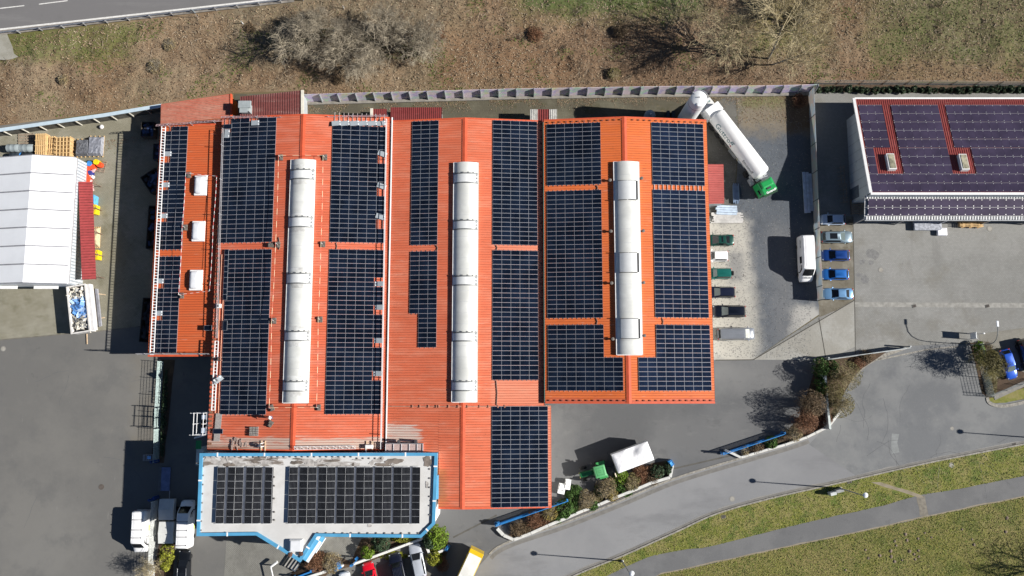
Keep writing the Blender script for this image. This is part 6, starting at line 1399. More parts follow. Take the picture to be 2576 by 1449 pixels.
# containers by the west wall in shadow
def opencont(label,px,py,W,Ln,rz,m,fill,fm):
    c=P(px,py,1.2); t=thing('open_container',label,'container',(c.x,c.y,.02),R(rz)); mb=MB()
    for s in (-1,1): mb.box((s*W/2,0,.7),(.08,Ln,1.4)); mb.box((0,s*Ln/2,.69),(W-.1,.08,1.38))
    mb.box((0,0,.12),(W,Ln,.1)); mb.build('body',m,t); mb=MB(); random.seed(int(py))
    for k in range(40): mb.box((random.uniform(-W*.4,W*.4),random.uniform(-Ln*.42,Ln*.42),1.0+random.uniform(-.2,.3)),(random.uniform(.3,.8),random.uniform(.2,.6),.1),random.uniform(0,3),mi=k%2)
    mb.build('scrap',fm,t)
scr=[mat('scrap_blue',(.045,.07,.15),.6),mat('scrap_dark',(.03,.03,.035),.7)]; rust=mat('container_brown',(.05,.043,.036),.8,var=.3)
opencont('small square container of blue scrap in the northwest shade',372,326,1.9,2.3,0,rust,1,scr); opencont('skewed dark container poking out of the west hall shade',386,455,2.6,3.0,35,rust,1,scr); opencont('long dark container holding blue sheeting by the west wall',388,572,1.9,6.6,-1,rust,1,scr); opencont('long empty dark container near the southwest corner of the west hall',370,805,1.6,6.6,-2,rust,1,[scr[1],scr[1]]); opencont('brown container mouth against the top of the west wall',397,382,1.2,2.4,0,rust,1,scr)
# ---- silo, tank and dark barrels in the north lane
sil=mat('silo_white',(.70,.71,.71),.4,var=.04,spec=.5); top=P(1760,246,10.2); SI=thing('silo','tall white cylindrical gas tank standing behind the bright hall','silo',(top.x,top.y,.02))
MB().lathe([(1.2,.6),(1.25,.8),(1.25,9.6),(1.15,9.9),(.7,10.15),(.02,10.25)],40).build('shell',sil,SI,smooth=True); MB().lathe([(1.262,8.3),(1.275,8.34),(1.262,8.38)],40).build('band',dark_metal,SI)
for a in (20,140,260): MB().cyl((1.0*math.cos(R(a)),1.0*math.sin(R(a)),0),(1.0*math.cos(R(a)),1.0*math.sin(R(a)),.9),.10,.10,8).build('leg',galv,SI)
mb=MB(); mb.tube([Vector((1.32*math.cos(R(a)),1.32*math.sin(R(a)),9.9)) for a in range(-20,100,12)],.04,5); mb.box((-.75,.75,10.0),(.14,.5,.16),R(45)); mb.box((-.35,-.95,10.0),(.14,.45,.16),R(10)); mb.build('lifting_lug',galv,SI)
MB().box((-.15,.05,10.3),(.35,.1,.14)).build('top_valve',mat('valve_dark',(.14,.14,.15),.5),SI); MB().cyl((1.33,-.3,.5),(1.33,-.3,9.8),.05,.05,6).build('pipe',galv,SI)
c=P(1636,288,2.0); DT=thing('buffer_tank','small grey domed tank tucked behind the bright hall edge','tank',(c.x,c.y,.02)); MB().lathe([(.85,.3),(.85,1.7),(.7,2.0),(.3,2.2),(.02,2.25)],28).build('shell',mat('tank_grey',(.22,.25,.27),.45),DT,smooth=True); MB().lathe([(.1,2.2),(.12,2.45),(.02,2.5)],10).build('cap',white_metal,DT)
for a in (0,120,240): MB().cyl((.7*math.cos(R(a)),.7*math.sin(R(a)),0),(.7*math.cos(R(a)),.7*math.sin(R(a)),.4),.06,.06,6).build('leg',galv,DT)
for i,(px,py) in enumerate(((1681,283),(1694,283),(1681,291),(1694,291))): barrel(['back left','back right','front left','front right'][i]+' of the four dark drums in shade west of the silo',px,py,MATS['drum_dark2'],.32,.9,group='dark drums west of the silo')
# goods under the canopy
c=P(2334,566,.6); t=thing('wrapped_pallet','white wrapped boards sticking out from under the canopy','boards',(c.x,c.y,.02)); MB().box((0,0,.4),(4.2,1.6,.5),bev=.06).build('boards',mat('wrap_grey',(.40,.42,.47),.3,.2,var=.3,scale=3),t); MB().box((2.2,-1.0,.3),(1.5,1.2,.5),bev=.1).build('loose_wrap',mat('wrap_white',(.72,.72,.76),.4),t)
c=P(2444,560,.6); frame_stack('pale timber frames under the canopy edge',2444,560,3.6,1.5,3,tim,.8,6); c=P(2150,520,0); pallet('pallet','timber pallets lying at the west end of the canopy',(P(2160,522,0).x,P(2160,522,0).y,.02),R(0),7,timo,2.6,2.4,.5)
for lab,px,py in (('upper timber rack leaning on the grey workshop wall',2122,440),('lower timber rack leaning on the grey workshop wall',2128,486)):
    c=P(px,py,1); t=thing('timber_rack',lab,'rack',(c.x,c.y,.02)); mb=MB()
    for x in (-.4,.1): mb.cyl((x,-1.5,1.0),(x,1.5,1.0),.05,.05,5)
    for k in range(5): mb.cyl((-.55,-1.3+k*.65,.0),(.25,-1.3+k*.65,1.1),.04,.04,5)
    mb.build('frame',timo,t)
# ================================================================ people
skin=mat('skin',(.48,.27,.19),.6); 
def skinmesh(name,verts,edges,m,parent,root=0,sub=1):
    bm=bmesh.new(); ly=bm.verts.layers.skin.verify(); vs=[]
    for i,v in enumerate(verts):
        q=bm.verts.new(v[:3]); q[ly].radius=(v[3],v[3]); q[ly].use_root=(i==root); vs.append(q)
    for a,b in edges: bm.edges.new((vs[a],vs[b]))
    me=bpy.data.meshes.new(name); bm.to_mesh(me); bm.free(); me.materials.append(m); o=bpy.data.objects.new(name,me); COL.objects.link(o); o.parent=parent
    md=o.modifiers.new('skin','SKIN'); md.use_smooth_shade=True; sb=o.modifiers.new('sub','SUBSURF'); sb.levels=sub; sb.render_levels=sub
    return o
def person(label,loc,rz,pose,jacket,trousers,hair,helmet=None):
    t=thing('person',label,'person',loc,R(rz)); J=pose
    V_=[];E=[]
    def a(p,r): V_.append((*p,r)); return len(V_)-1
    pel=a(J['pelvis'],.13); ch=a(J['chest'],.15); nk=a(J['neck'],.055); hd=a(J['head'],.095); ht=a(J['crown'],.07); E+=[(pel,ch),(ch,nk),(nk,hd),(hd,ht)]
    for s in ('L','R'):
        sh=a(J['sh'+s],.065); el=a(J['el'+s],.045); wr=a(J['wr'+s],.032); E+=[(ch,sh),(sh,el),(el,wr)]
        d_=(Vector(J['wr'+s])-Vector(J['el'+s])).normalized(); side=d_.cross(Vector((0,0,1))); side=side.normalized() if side.length>.1 else Vector((1,0,0)); pm=a(Vector(J['wr'+s])+d_*.07,.035); E.append((wr,pm))
        for k,(o_,l) in enumerate(((-.035,.075),(-.012,.09),(.012,.085),(.034,.065))):
            f1=a(Vector(J['wr'+s])+d_*.105+side*o_,.010); f2=a(Vector(J['wr'+s])+d_*(.105+l*.8)+side*o_*1.1-Vector((0,0,.025)),.008); E+=[(pm,f1),(f1,f2)]
        th=a(Vector(J['wr'+s])+d_*.05+side*.055,.011); t2=a(Vector(J['wr'+s])+d_*.09+side*.07,.009); E+=[(wr,th),(th,t2)]
        hp=a(J['hip'+s],.095); kn=a(J['kn'+s],.06); an=a(J['an'+s],.042); to=a(J['to'+s],.04); E+=[(pel,hp),(hp,kn),(kn,an),(an,to)]
    skinmesh('body',V_,E,skin,t)
    g=lambda k,r,dr=0:(*J[k],r)
    skinmesh('jacket',[g('pelvis',.165),g('chest',.185),g('neck',.075),g('shL',.09),g('elL',.07),g('wrL',.05),g('shR',.09),g('elR',.07),g('wrR',.05)],[(0,1),(1,2),(1,3),(3,4),(4,5),(1,6),(6,7),(7,8)],jacket,t)
    skinmesh('trousers',[g('pelvis',.155),g('hipL',.12),g('knL',.085),g('anL',.07),g('hipR',.12),g('knR',.085),g('anR',.07)],[(0,1),(1,2),(2,3),(0,4),(4,5),(5,6)],trousers,t)
    for s in ('L','R'): skinmesh('shoe',[(*J['an'+s],.06),(*J['to'+s],.05)],[(0,1)],blackp,t)
    h=Vector(J['head']); c=Vector(J['crown']); u=(c-h).normalized(); q=u.to_track_quat('Z','Y').to_matrix().to_4x4()
    MB().lathe([(.115,-.02),(.125,.04),(.11,.10),(.06,.135),(.01,.145)],14,0,Matrix.Translation(h)@q).build('helmet' if helmet else 'hair',helmet or hair,t,smooth=True)
    fwd=Vector(J['fwd']).normalized(); sd=u.cross(fwd).normalized()
    mb=MB(); mb.cyl(h+fwd*.09,h+fwd*.125-u*.02,.018,.010,6); mb.build('nose',skin,t); mb=MB(); 
    for s in (-1,1): mb.lathe([(.012,0),(.001,.006)],6,0,Matrix.Translation(h+fwd*.092+sd*s*.035+u*.025))
    mb.box(h+fwd*.09-u*.055,(.05,.02,.012)); mb.build('face_detail',mat('face_dark',(.10,.04,.03),.6),t)
    return t
def stand(bend=0,arms=(.2,.2),knee=0):
    # x forward. bend = forward lean of trunk (rad)
    pz=.92-knee*.35; s,c=math.sin(bend),math.cos(bend); f=lambda d_,y,o=0:(d_*s+o*c,y,pz+d_*c-o*s)
    J=dict(pelvis=(0,0,pz),chest=f(.40,0),neck=f(.58,0),head=f(.70,0,.03),crown=f(.80,0,.03),fwd=(c,0,-s))
    for n_,y in (('L',.19),('R',-.19)):
        J['sh'+n_]=f(.50,y); sh=Vector(J['sh'+n_]); a=arms[0 if n_=='L' else 1]
        J['el'+n_]=tuple(sh+Vector((.27*math.sin(a+bend*.3),y*.25,-.27*math.cos(a)))); J['wr'+n_]=tuple(Vector(J['el'+n_])+Vector((.25*math.sin(a+.7),-y*.1,-.25*math.cos(a+.7))))
        J['hip'+n_]=(0,y*.5,pz-.06); J['kn'+n_]=(.06+knee*.35,y*.6,.48-knee*.1); J['an'+n_]=(0-knee*.1,y*.6,.09); J['to'+n_]=(.16,y*.62,.05)
    return J
drk=mat('cloth_black',(.025,.025,.03),.85); jn=mat('cloth_jeans',(.10,.13,.22),.85); whc=mat('cloth_white',(.66,.65,.62),.8); gry=mat('cloth_grey',(.10,.10,.115),.85); hl=mat('helmet_white',(.75,.75,.72),.4); hairb=mat('hair_brown',(.06,.04,.03),.9); hairg=mat('hair_grey',(.36,.34,.32),.9)
def onroof(px,py,zf,dz=.05): p=PR(px,py,lambda x,y:zf(x,y)+dz); return p
person('person in black bending forward over the west roof edge',onroof(546,905,zB),8,stand(.95,(.5,.7),.25),drk,drk,hairb)
person('person in dark clothes and white helmet carrying a grey panel on the west roof edge',onroof(546,954,zB),-40,stand(.25,(.9,1.0),.05),gry,drk,hairb,hl)
person('person in jeans with a white shirt and dark waistcoat standing alone on the roof',onroof(686,1050,zB),200,stand(.05,(.25,-.2),0),whc,jn,hairg)
J=stand(1.0,(.5,.4),.9); J['knL']=(.42,.14,.40); J['anR']=(-.45,-.12,.10); J['knR']=(.05,-.14,.14); J['toR']=(-.58,-.12,.05); J['pelvis']=(-.05,0,.50)
for n_,y in (('L',.19),('R',-.19)): J['hip'+n_]=(-.05,y*.5,.46)
person('person in pale work clothes kneeling over timber battens at the south roof edge',onroof(653,1121,zB),15,J,whc,gry,hairb)
for px,py,rz in ((548,956,38),):
    c=PR(px,py,lambda x,y:zB(x,y)+1.0); t=thing('carried_panel','grey solar panel back held by the helmeted worker','solar panel',c,R(rz)); t.rotation_euler=(R(35),0,R(rz)); MB().box((0,0,0),(1.5,.75,.04)).build('back_sheet',back,t); MB().lathe([(.1,.02),(.1,.05),(.02,.055)],8,0,Matrix.Translation((.55,.2,0))).build('junction_box',backw,t)
# ================================================================ fences and walls
def resample(pts,step):
    out=[pts[0]];acc=0
    for a,b in zip(pts,pts[1:]):
        L_=(b-a).length; d_=step-acc
        while d_<=L_: out.append(a.lerp(b,d_/L_)); d_+=step
        acc=(L_-(d_-step))
    if (out[-1]-pts[-1]).length>.4: out.append(pts[-1])
    return out
def art(name,cols,sc=.35,trans=0):
    m,nt,b=_new(name); col=cols[0]
    for i,c in enumerate(cols[1:]):
        f=_range(nt,_noise(nt,_pos(nt,'pos',(1,1,1.5),(i*11.3,i*5.1,i*2)),sc*(1+i*.3),3),.44,.60); col=_mix(nt,f,col,c)
    nt.links.new(col,b.inputs['Base Color']); b.inputs['Roughness'].default_value=.8
    if trans:
        t=_n(nt,'ShaderNodeBsdfTranslucent'); nt.links.new(col,t.inputs['Color']); mx=_n(nt,'ShaderNodeMixShader'); mx.inputs[0].default_value=trans
        nt.links.new(b.outputs[0],mx.inputs[1]); nt.links.new(t.outputs[0],mx.inputs[2]); nt.links.new(mx.outputs[0],nt.nodes['Material Output'].inputs['Surface'])
    MATS[name]=m; return m
def panel_fence(label,dp,h,step,m,pm,cat='noise wall',name='noise_barrier',pd=.30,side=-1,th=.06,cap=None,plinth=None,lean=0):
    pts=[P(a,b,0) for a,b in dp]; q=resample(pts,step); root=thing(name,label,cat,pts[0])
    for i,(a,b) in enumerate(zip(q,q[1:])):
        d_=(b-a); c=(a+b)/2; M=Matrix.Translation((c.x,c.y,.05))@Matrix.Rotation(math.atan2(d_.y,d_.x),4,'Z')@Matrix.Rotation(-lean,4,'X'); MB().box((0,0,h/2),(d_.length-.04,th,h),M=M).build('panel',m,root,world=True)
    for i,a in enumerate(q):
        b=q[min(i+1,len(q)-1)] if i<len(q)-1 else q[i]; p=q[i-1] if i==len(q)-1 else a; e=b if i<len(q)-1 else a; d_=(e-p).normalized(); n=Vector((-d_.y,d_.x,0))*side*-1
        c=a+n*(-side*0)-n*0+Vector((d_.y,-d_.x,0))*pd*.5; M=Matrix.Translation((c.x,c.y,.05))@Matrix.Rotation(math.atan2(d_.y,d_.x),4,'Z')@Matrix.Rotation(-lean,4,'X'); MB().box((0,0,h/2+.03),(.10,pd,h+.12),M=M).build('post',pm,root,world=True)
    if cap:
        mb=MB()
        for a,b in zip(pts,pts[1:]): d_=b-a; c=(a+b)/2; mb.box((c.x,c.y,h+.1),(d_.length,cap[0],.10),math.atan2(d_.y,d_.x))
        mb.build('top_cap',cap[1],root,world=True)
    if plinth:
        mb=MB()
        for a,b in zip(pts,pts[1:]): d_=b-a; n=Vector((d_.y,-d_.x,0)).normalized(); c=(a+b)/2+n*.3; mb.box((c.x,c.y,.14),(d_.length,.45,.28),math.atan2(d_.y,d_.x))
        mb.build('plinth',plinth,root,world=True)
    return root
mural=art('mural_panel',[(.56,.48,.62),(.58,.57,.30),(.40,.56,.44),(.44,.38,.58),(.62,.52,.56)],.42)
panel_fence('long painted noise wall in mauve and green north of the halls',[(768,257),(1288,243),(1650,237),(1932,235),(2046,232)],2.15,2.75,mural,mat('wall_post',(.22,.24,.25),.7),pd=.34,plinth=mat('plinth_stone',(.22,.205,.18),.9,var=.2),lean=R(12))  # panels tipped back so the grazing sun lights their face more
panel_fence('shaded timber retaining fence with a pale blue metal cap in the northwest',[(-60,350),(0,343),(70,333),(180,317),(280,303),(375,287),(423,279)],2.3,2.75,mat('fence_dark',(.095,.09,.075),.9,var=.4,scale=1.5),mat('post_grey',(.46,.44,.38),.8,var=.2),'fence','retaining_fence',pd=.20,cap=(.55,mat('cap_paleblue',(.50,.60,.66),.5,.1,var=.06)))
panel_fence('pale screen fence running south between gravel yard and paved yard',[(2034,232),(2038,330),(2047,560),(2056,757)],2.2,4.4,art('screen_panel',[(.52,.50,.47),(.48,.55,.50),(.55,.46,.44),(.46,.52,.56)],.28,.55),mat('screen_post',(.09,.11,.12),.6),'fence','screen_fence',pd=.08,th=.04)
panel_fence('pale metal screen standing inside the east hedge',[(2063,942),(2068,1010),(2075,1078)],2.0,4.5,mat('screen_white',(.50,.55,.53),.5,var=.12,scale=2),galv,'fence','screen_fence',pd=.06,th=.30)
def mesh_fence(label,dp,h,step=2.5,m=None,wires=.22,name='mesh_fence',vr=.014,hs=6):
    m=m or galv; pts=[P(a,b,0) for a,b in dp]; q=resample(pts,step); root=thing(name,label,'fence',pts[0])
    for a in q: MB().box((a.x,a.y,h/2+.05),(.07,.07,h+.1)).build('post',m,root,world=True)
    for a,b in zip(q,q[1:]):
        mb=MB(); L_=(b-a).length; u=(b-a)/L_
        for k in range(hs+1): z=.08+(h-.1)*k/hs; mb.cyl(a+Vector((0,0,z)),b+Vector((0,0,z)),vr*1.6,vr*1.6,4,0,False)
        for k in range(int(L_/wires)): p=a+u*(k+.5)*wires; mb.cyl(p+Vector((0,0,.05)),p+Vector((0,0,h)),vr,vr,3,0,False)
        mb.build('mesh_panel',m,root,world=True)
    return root
turq=mat('fence_turquoise',(.46,.58,.56),.5,.2,var=.15); fgreen=mat('fence_palegreen',(.40,.45,.40),.5,.2); fgrey=mat('fence_grey',(.32,.34,.34),.5,.3)
mesh_fence('pale turquoise mesh fence between the west yard and the shaded court',[(411,910),(404,1030),(400,1160)],2.0,2.5,turq,.2,vr=.013,hs=7)
mesh_fence('white wire mesh fence between the two work vans',[(398,1258),(394,1310),(390,1410),(387,1500)],2.2,2.5,mat('fence_white',(.66,.68,.65),.5,.1),.18,vr=.014,hs=8)
mesh_fence('thin wire fence behind the row of small conifers',[(2047,212),(2310,213),(2576,216),(2750,218)],1.7,3.6,fgrey,.5,vr=.012,hs=4)
mesh_fence('double bar fence around the corner hedge at the right',[(2452,866),(2466,930),(2482,998)],2.1,2.5,fgreen,.25,vr=.014,hs=7)
mesh_fence('wire fence along the walled strip at the right edge',[(2484,996),(2576,962),(2700,930)],1.2,2.5,fgrey,.4,hs=3)
blue=paint('gate_blue',(.03,.20,.50),0,.4)
def slide_gate(label,a,b,h=1.5,m=blue,n=40,beam=.22):
    A,B=P(*a,0),P(*b,0); d_=B-A; L_=d_.length; t=thing('sliding_gate',label,'gate',(A.x,A.y,.02),math.atan2(d_.y,d_.x))
    MB().box((L_/2,0,.18),(L_,beam,.22)).build('bottom_beam',m,t); MB().box((L_/2,0,h),(L_,.10,.08)).build('top_beam',m,t); mb=MB()
    for k in range(n): mb.box((L_*(k+.5)/n,0,h/2+.12),(.035,.05,h-.3))
    mb.build('bar',m,t)
    for x in (.1,L_-.1): MB().box((x,.22,h/2+.1),(.22,.22,h+.25),bev=.03).build('post',m,t)
slide_gate('long blue sliding gate beside the east planting bed',(1812,1142),(1968,1090),1.5,blue,50,.2); slide_gate('blue sliding gate passing under the southern wing corner',(1252,1318),(1428,1257),1.4,blue,56,.3)
slide_gate('long grey sliding gate standing on the paved yard edge',(2072,905),(2278,876),1.6,fgrey,60,.25)
slide_gate('short dark blue gate in the shade at the south end of the mesh fence',(391,1163),(402,1160),1.6,mat('gate_navy',(.02,.06,.22),.5),6); slide_gate('short dark blue gate at the north end of the white wire fence',(387,1258),(402,1250),1.6,MATS['gate_navy'],6)
def bluepost(label,px,py,rz,d_=(.9,.5,1.1)):
    c=P(px,py,.6); t=thing('gate_post',label,'gate post',(c.x,c.y,.02),R(rz)); MB().box((0,0,d_[2]/2),d_,bev=.05).build('housing',blue,t); MB().box((0,0,d_[2]+.05),(d_[0]*.5,d_[1]*.6,.1),bev=.02).build('cap',mat('cap_light',(.10,.38,.72),.4),t); MB().box((0,d_[1]*.5+.1,d_[2]*.5),(d_[0]*.9,.08,d_[2])).build('guide',blue,t)
bluepost('blue gate post at the east end of the planter wall',1686,1165,-60); bluepost('blue gate housing at the bottom edge near the tan shrubs',849,1426,30,(1.2,.8,1.0)); bluepost('blue gate post where the white car park wall ends by the round bush',1127,1379,60,(.8,.3,1.1)); bluepost('blue hook shaped post at the west end of the long blue gate',1252,1318,20,(.8,.4,1.3))
slide_gate('slim blue gate leaf standing open by the red car',(888,1422),(903,1402),1.2,blue,8,.12); slide_gate('slim blue gate running off the bottom edge',(742,1452),(790,1434),1.2,blue,14,.14)
# white planter walls made of long blocks
wallw=mat('planter_white',(.56,.56,.53),.8,var=.10,scale=1.5)
def blocks(label,dp,h,wd,m=wallw,gap=.05,name='planter_wall'):
    pts=[P(a,b,h) for a,b in dp]; t=thing(name,label,'wall',(pts[0].x,pts[0].y,0))
    for a,b in zip(pts,pts[1:]): d_=b-a; c=(a+b)/2; MB().box((c.x,c.y,h/2),(d_.length-gap,wd,h),math.atan2(d_.y,d_.x),bev=.03).build('block',m,t,world=True)
blocks('long white block wall edging the planting strip along the road',[(1250,1330),(1266,1347),(1292,1358),(1335,1342),(1379,1322),(1423,1304),(1467,1285),(1509,1269),(1553,1250),(1596,1233),(1638,1215),(1686,1201),(1692,1170)],.55,.42)
blocks('white wall edging the planting bed under the blue sliding gate',[(1824,1132),(1864,1151),(1898,1141),(1932,1131),(1975,1119)],.5,.34); blocks('white wall curving round the foot of the east hedge',[(1975,1119),(2030,1100),(2052,1089),(2085,1073),(2102,1051),(2116,1033)],.5,.34)
blocks('white kinked car park wall beside the silver estate',[(888,1420),(930,1404.5),(975,1388),(1020,1371),(1064,1355),(1073,1377),(1082,1398),(1124,1381)],.9,.34,mat('parkwall_white',(.70,.69,.65),.7,var=.06),.03)
blocks('white double rail wall running off the bottom edge',[(760,1457),(810,1441),(862,1423)],.8,.38,MATS['parkwall_white'],.03)
# white swing barrier, sheets and benches by the entrance
t=thing('swing_barrier','white tubular swing barrier by the office entrance','barrier',P(690,1452,0)); mb=MB(); a,b,c_=P(688,1456,1.1),P(681,1426,1.1),P(698,1413,1.1); mb.cyl(a,b,.09,.09,8); mb.build('arm',white_metal,t,world=True); MB().cyl(b,c_,.16,.20,8).build('paddle',white_metal,t,world=True); MB().cyl((b.x,b.y,0),b,.09,.09,8).build('post',white_metal,t,world=True)
t=thing('entrance_bench','grey slatted bench structure below the office corner','bench',P(738,1412,0)); mb=MB()
for k in range(4): a,b=P(716+k*8,1424+k*3,.5),P(738+k*7,1392+k*5,.5); mb.cyl(a,b,.14,.14,5)
mb.build('slat',mat('bench_grey',(.24,.23,.21),.7),t,world=True); MB().box(P(745,1413,.25),(2.4,1.4,.4),R(55)).build('seat',mat('bench_glass',(.08,.10,.13),.3),t,world=True)
t=thing('steel_ramp','dull blue steel ramp plate lying in the office shadow','ramp',P(417,1210,0)); MB().box(P(417,1205,.12),(1.3,3.4,.14)).build('plate',mat('ramp_blue',(.16,.20,.34),.5,.3,var=.2),t,world=True); MB().box(P(403,1205,.06),(.5,3.6,.06)).build('edge_plate',mat('ramp_grey',(.14,.14,.14),.8),t,world=True)
t=thing('mail_cabinet','small slatted grey cabinet with a pale blue label at the fence foot','cabinet',P(376,1152,0)); MB().box(P(376,1151,.5),(1.5,.9,1.0),bev=.03).build('body',mat('cabinet_grey',(.26,.25,.25),.7),t,world=True); MB().box(P(375,1151,1.03),(.5,.45,.03)).build('label_plate',mat('label_blue',(.25,.5,.85),.4),t,world=True)
mb=MB(); 
for k in range(5): q=P(376,1151,1.02); mb.box((q.x-.6+k*.3,q.y,q.z),(.04,.8,.04))
mb.build('slat',dark_metal,t,world=True)
# ================================================================ lamps and signs
lampg=mat('lamp_pole',(.30,.31,.31),.5,.4); lamph=mat('lamp_head',(.72,.74,.76),.3)
def lamp(label,px,py,h=8.0,ax=.5,ay=.2):
    c=P(px,py,0); t=thing('street_lamp',label,'street lamp',c,0,'street lamps along the road'); MB().cyl((0,0,0),(0,0,h),.10,.06,10).build('pole',lampg,t); MB().lathe([(.2,0),(.2,.3),(.11,.35)],10).build('base',lampg,t)
    o=MB(); M=Matrix.Translation((ax*.4,ay*.4,h+.05))@Matrix.Scale(1.0,4); o.lathe([(.02,-.12),(.32,-.05),(.36,.05),(.27,.16),(.02,.22)],16,0,M); hd=o.build('lamp_head',lamph,t,smooth=True); MB().lathe([(.30,-.14),(.32,-.08)],14,0,M).build('lens',mat('lens_pale',(.5,.52,.5),.2),hd)
lamp('tall street lamp beside the grey roadside cabinet',2113,1228); lamp('tall street lamp on the grass verge at the bottom edge',1565,1411); lamp('tall street lamp just outside the right edge, known by its road shadow',2634,1104)
c=P(2450,868,0); t=thing('yard_lamp','slender lamp with a curved arm rising from the corner hedge','street lamp',c); pth=[Vector((0,0,0)),Vector((0,0,4.4)),Vector((0,.15,5.1)),Vector((0,.6,5.7)),Vector((0,1.3,6.05)),Vector((0,2.4,6.2))]
mb=MB(); mb.tube(pth,.055,7); mb.build('pole',mat('pole_dark',(.16,.17,.17),.5,.3),t); MB().box((0,2.75,6.2),(.34,.85,.14),bev=.05).build('lamp_head',lamph,t)
t=thing('info_board','narrow information board on two posts beside the corner hedge','sign',P(2434,846,0)); M=None
for y in (-.45,.45): MB().cyl((0,y,0),(0,y,2.4),.05,.05,6).build('post',galv,t)
MB().box((0,0,1.55),(.10,1.0,1.5)).build('board',mat('board_white',(.62,.64,.64),.5),t); MB().cyl((1.2,.3,0),(1.2,.3,2.2),.05,.05,6).build('side_post',galv,t); MB().lathe([(.14,2.2),(.12,2.3),(.02,2.32)],10,0,Matrix.Translation((1.2,.3,0))).build('post_cap',white_metal,t)
t=thing('utility_cabinet','pair of grey roadside utility cabinets at the lamp foot','cabinet',P(2096,1236,0),R(13)); MB().box((-.45,-.1,.6),(.9,.45,1.2),bev=.03).build('cabinet',mat('cabinet_pale',(.50,.52,.51),.6),t); MB().box((.62,.05,.55),(1.15,.45,1.1),bev=.03).build('cabinet',mat('cabinet_stone',(.27,.275,.27),.7),t)
mb=MB(); mb.box((-.45,-.34,.7),(.02,.03,.5)); mb.build('door_seam',dark_metal,t)
t=thing('road_sign','two round road signs on one post behind the guard rail','sign',P(500,46,.0)); MB().cyl((0,0,0),(0,0,3.1),.04,.04,6).build('post',galv,t)
for z in (2.0,2.7): M=Matrix.Translation((0,.0,z))@Matrix.Rotation(R(80),4,'Z')@Matrix.Rotation(R(90),4,'Y'); MB().lathe([(.33,-.015),(.33,.015),(.01,.015)],20,0,M).build('sign_plate',mat('sign_back',(.45,.55,.60),.4,.3),t)
# guard rail
A,B=P(-30,92.5,0),P(900,-15,0); t=thing('guard_rail','galvanised crash barrier along the highway','guard rail',((A+B)/2)); mb=MB(); d_=B-A; n=Vector((-d_.y,d_.x,0)).normalized()
prof=[(0,.55),(.06,.60),(.06,.66),(0,.71),(.06,.76),(.06,.82),(0,.87)]
mb.loft([[tuple(A+n*a_+Vector((0,0,z+.3))) for a_,z in prof],[tuple(B+n*a_+Vector((0,0,z+.3))) for a_,z in prof]],0,None,False,False); mb.loft([[tuple(A+n*(a_-.02)+Vector((0,0,z+.3))) for a_,z in prof[::-1]],[tuple(B+n*(a_-.02)+Vector((0,0,z+.3))) for a_,z in prof[::-1]]],0,None,False,False); mb.build('beam',galv,t,world=True)
k=int(d_.length/3.3)
for i in range(k): p=A+d_*(i+.5)/k-n*.12; MB().box((p.x,p.y,.62),(.10,.14,1.1),math.atan2(d_.y,d_.x)).build('post',galv,t,world=True)
for lab,px,py in (('white reflector post in the middle of the crash barrier',612,57),('white reflector post near the upper end of the crash barrier',866,19)):
    t=thing('reflector_post',lab,'reflector post',P(px,py+4,.1)); MB().box((0,0,.55),(.14,.12,1.1),bev=.03,taper=(.8,.8)).build('post',white_metal,t); MB().box((0,0,.95),(.15,.13,.16)).build('band',dark_metal,t)
# ================================================================ vegetation
def tubes(mb,segs,n=4):
    for (a,b,ra,rb) in segs: mb.cyl(a,b,ra,rb,3 if ra<.03 else n,0,False)
def grow(rnd,base,direction,length,rad,levels,spread=.75,lean=None,kids_=(5,5,4,4),up=.25,droop=0):
    trunk=[];tw=[]
    def go(p,d_,L_,r,lv):
        n=3 if lv<3 else 2; pos=p
        pts=[pos]
        for i in range(n):
            d_=(d_+Vector((rnd.uniform(-1,1),rnd.uniform(-1,1),rnd.uniform(-.6,.6)))*.16+Vector((0,0,up*.12 if lv<3 else -droop))).normalized()
            q=pos+d_*L_/n; r2=r*(1-.28*(i+1)/n*1.2); (trunk if lv==0 else tw).append((pos,q,r*(1-.28*i/n),max(.010,r2))); pos=q; pts.append((pos,d_))
        if lv>=levels: return
        for k in range(kids_[lv]):
            t=rnd.uniform(.30,1) if lv else rnd.uniform(.35,1); i=min(n-1,int(t*n)); a=pts[i][0] if isinstance(pts[i],tuple) else pts[i]; b,dd=pts[i+1]; pp=a.lerp(b,t*n-i)
            ax=Vector((rnd.gauss(0,1),rnd.gauss(0,1),rnd.gauss(0,.6))); ax=(ax-dd*ax.dot(dd)).normalized(); nd=(dd*(1-spread*.5)+ax*spread*rnd.uniform(.7,1.2)).normalized()
            go(pp,nd,L_*rnd.uniform(.50,.76),max(.012,r*.54),lv+1)
    go(Vector(base),Vector(direction).normalized(),length,rad,0); return trunk,tw
bark=mat('bark_grey',(.30,.265,.20),.9,var=.3,scale=3); twig=mat('twig_grey',(.29,.25,.185),.9,var=.25,scale=2); twig2=mat('twig_tan',(.36,.30,.18),.9,var=.3,scale=2); twigd=mat('twig_dark',(.17,.13,.085),.9,var=.3)
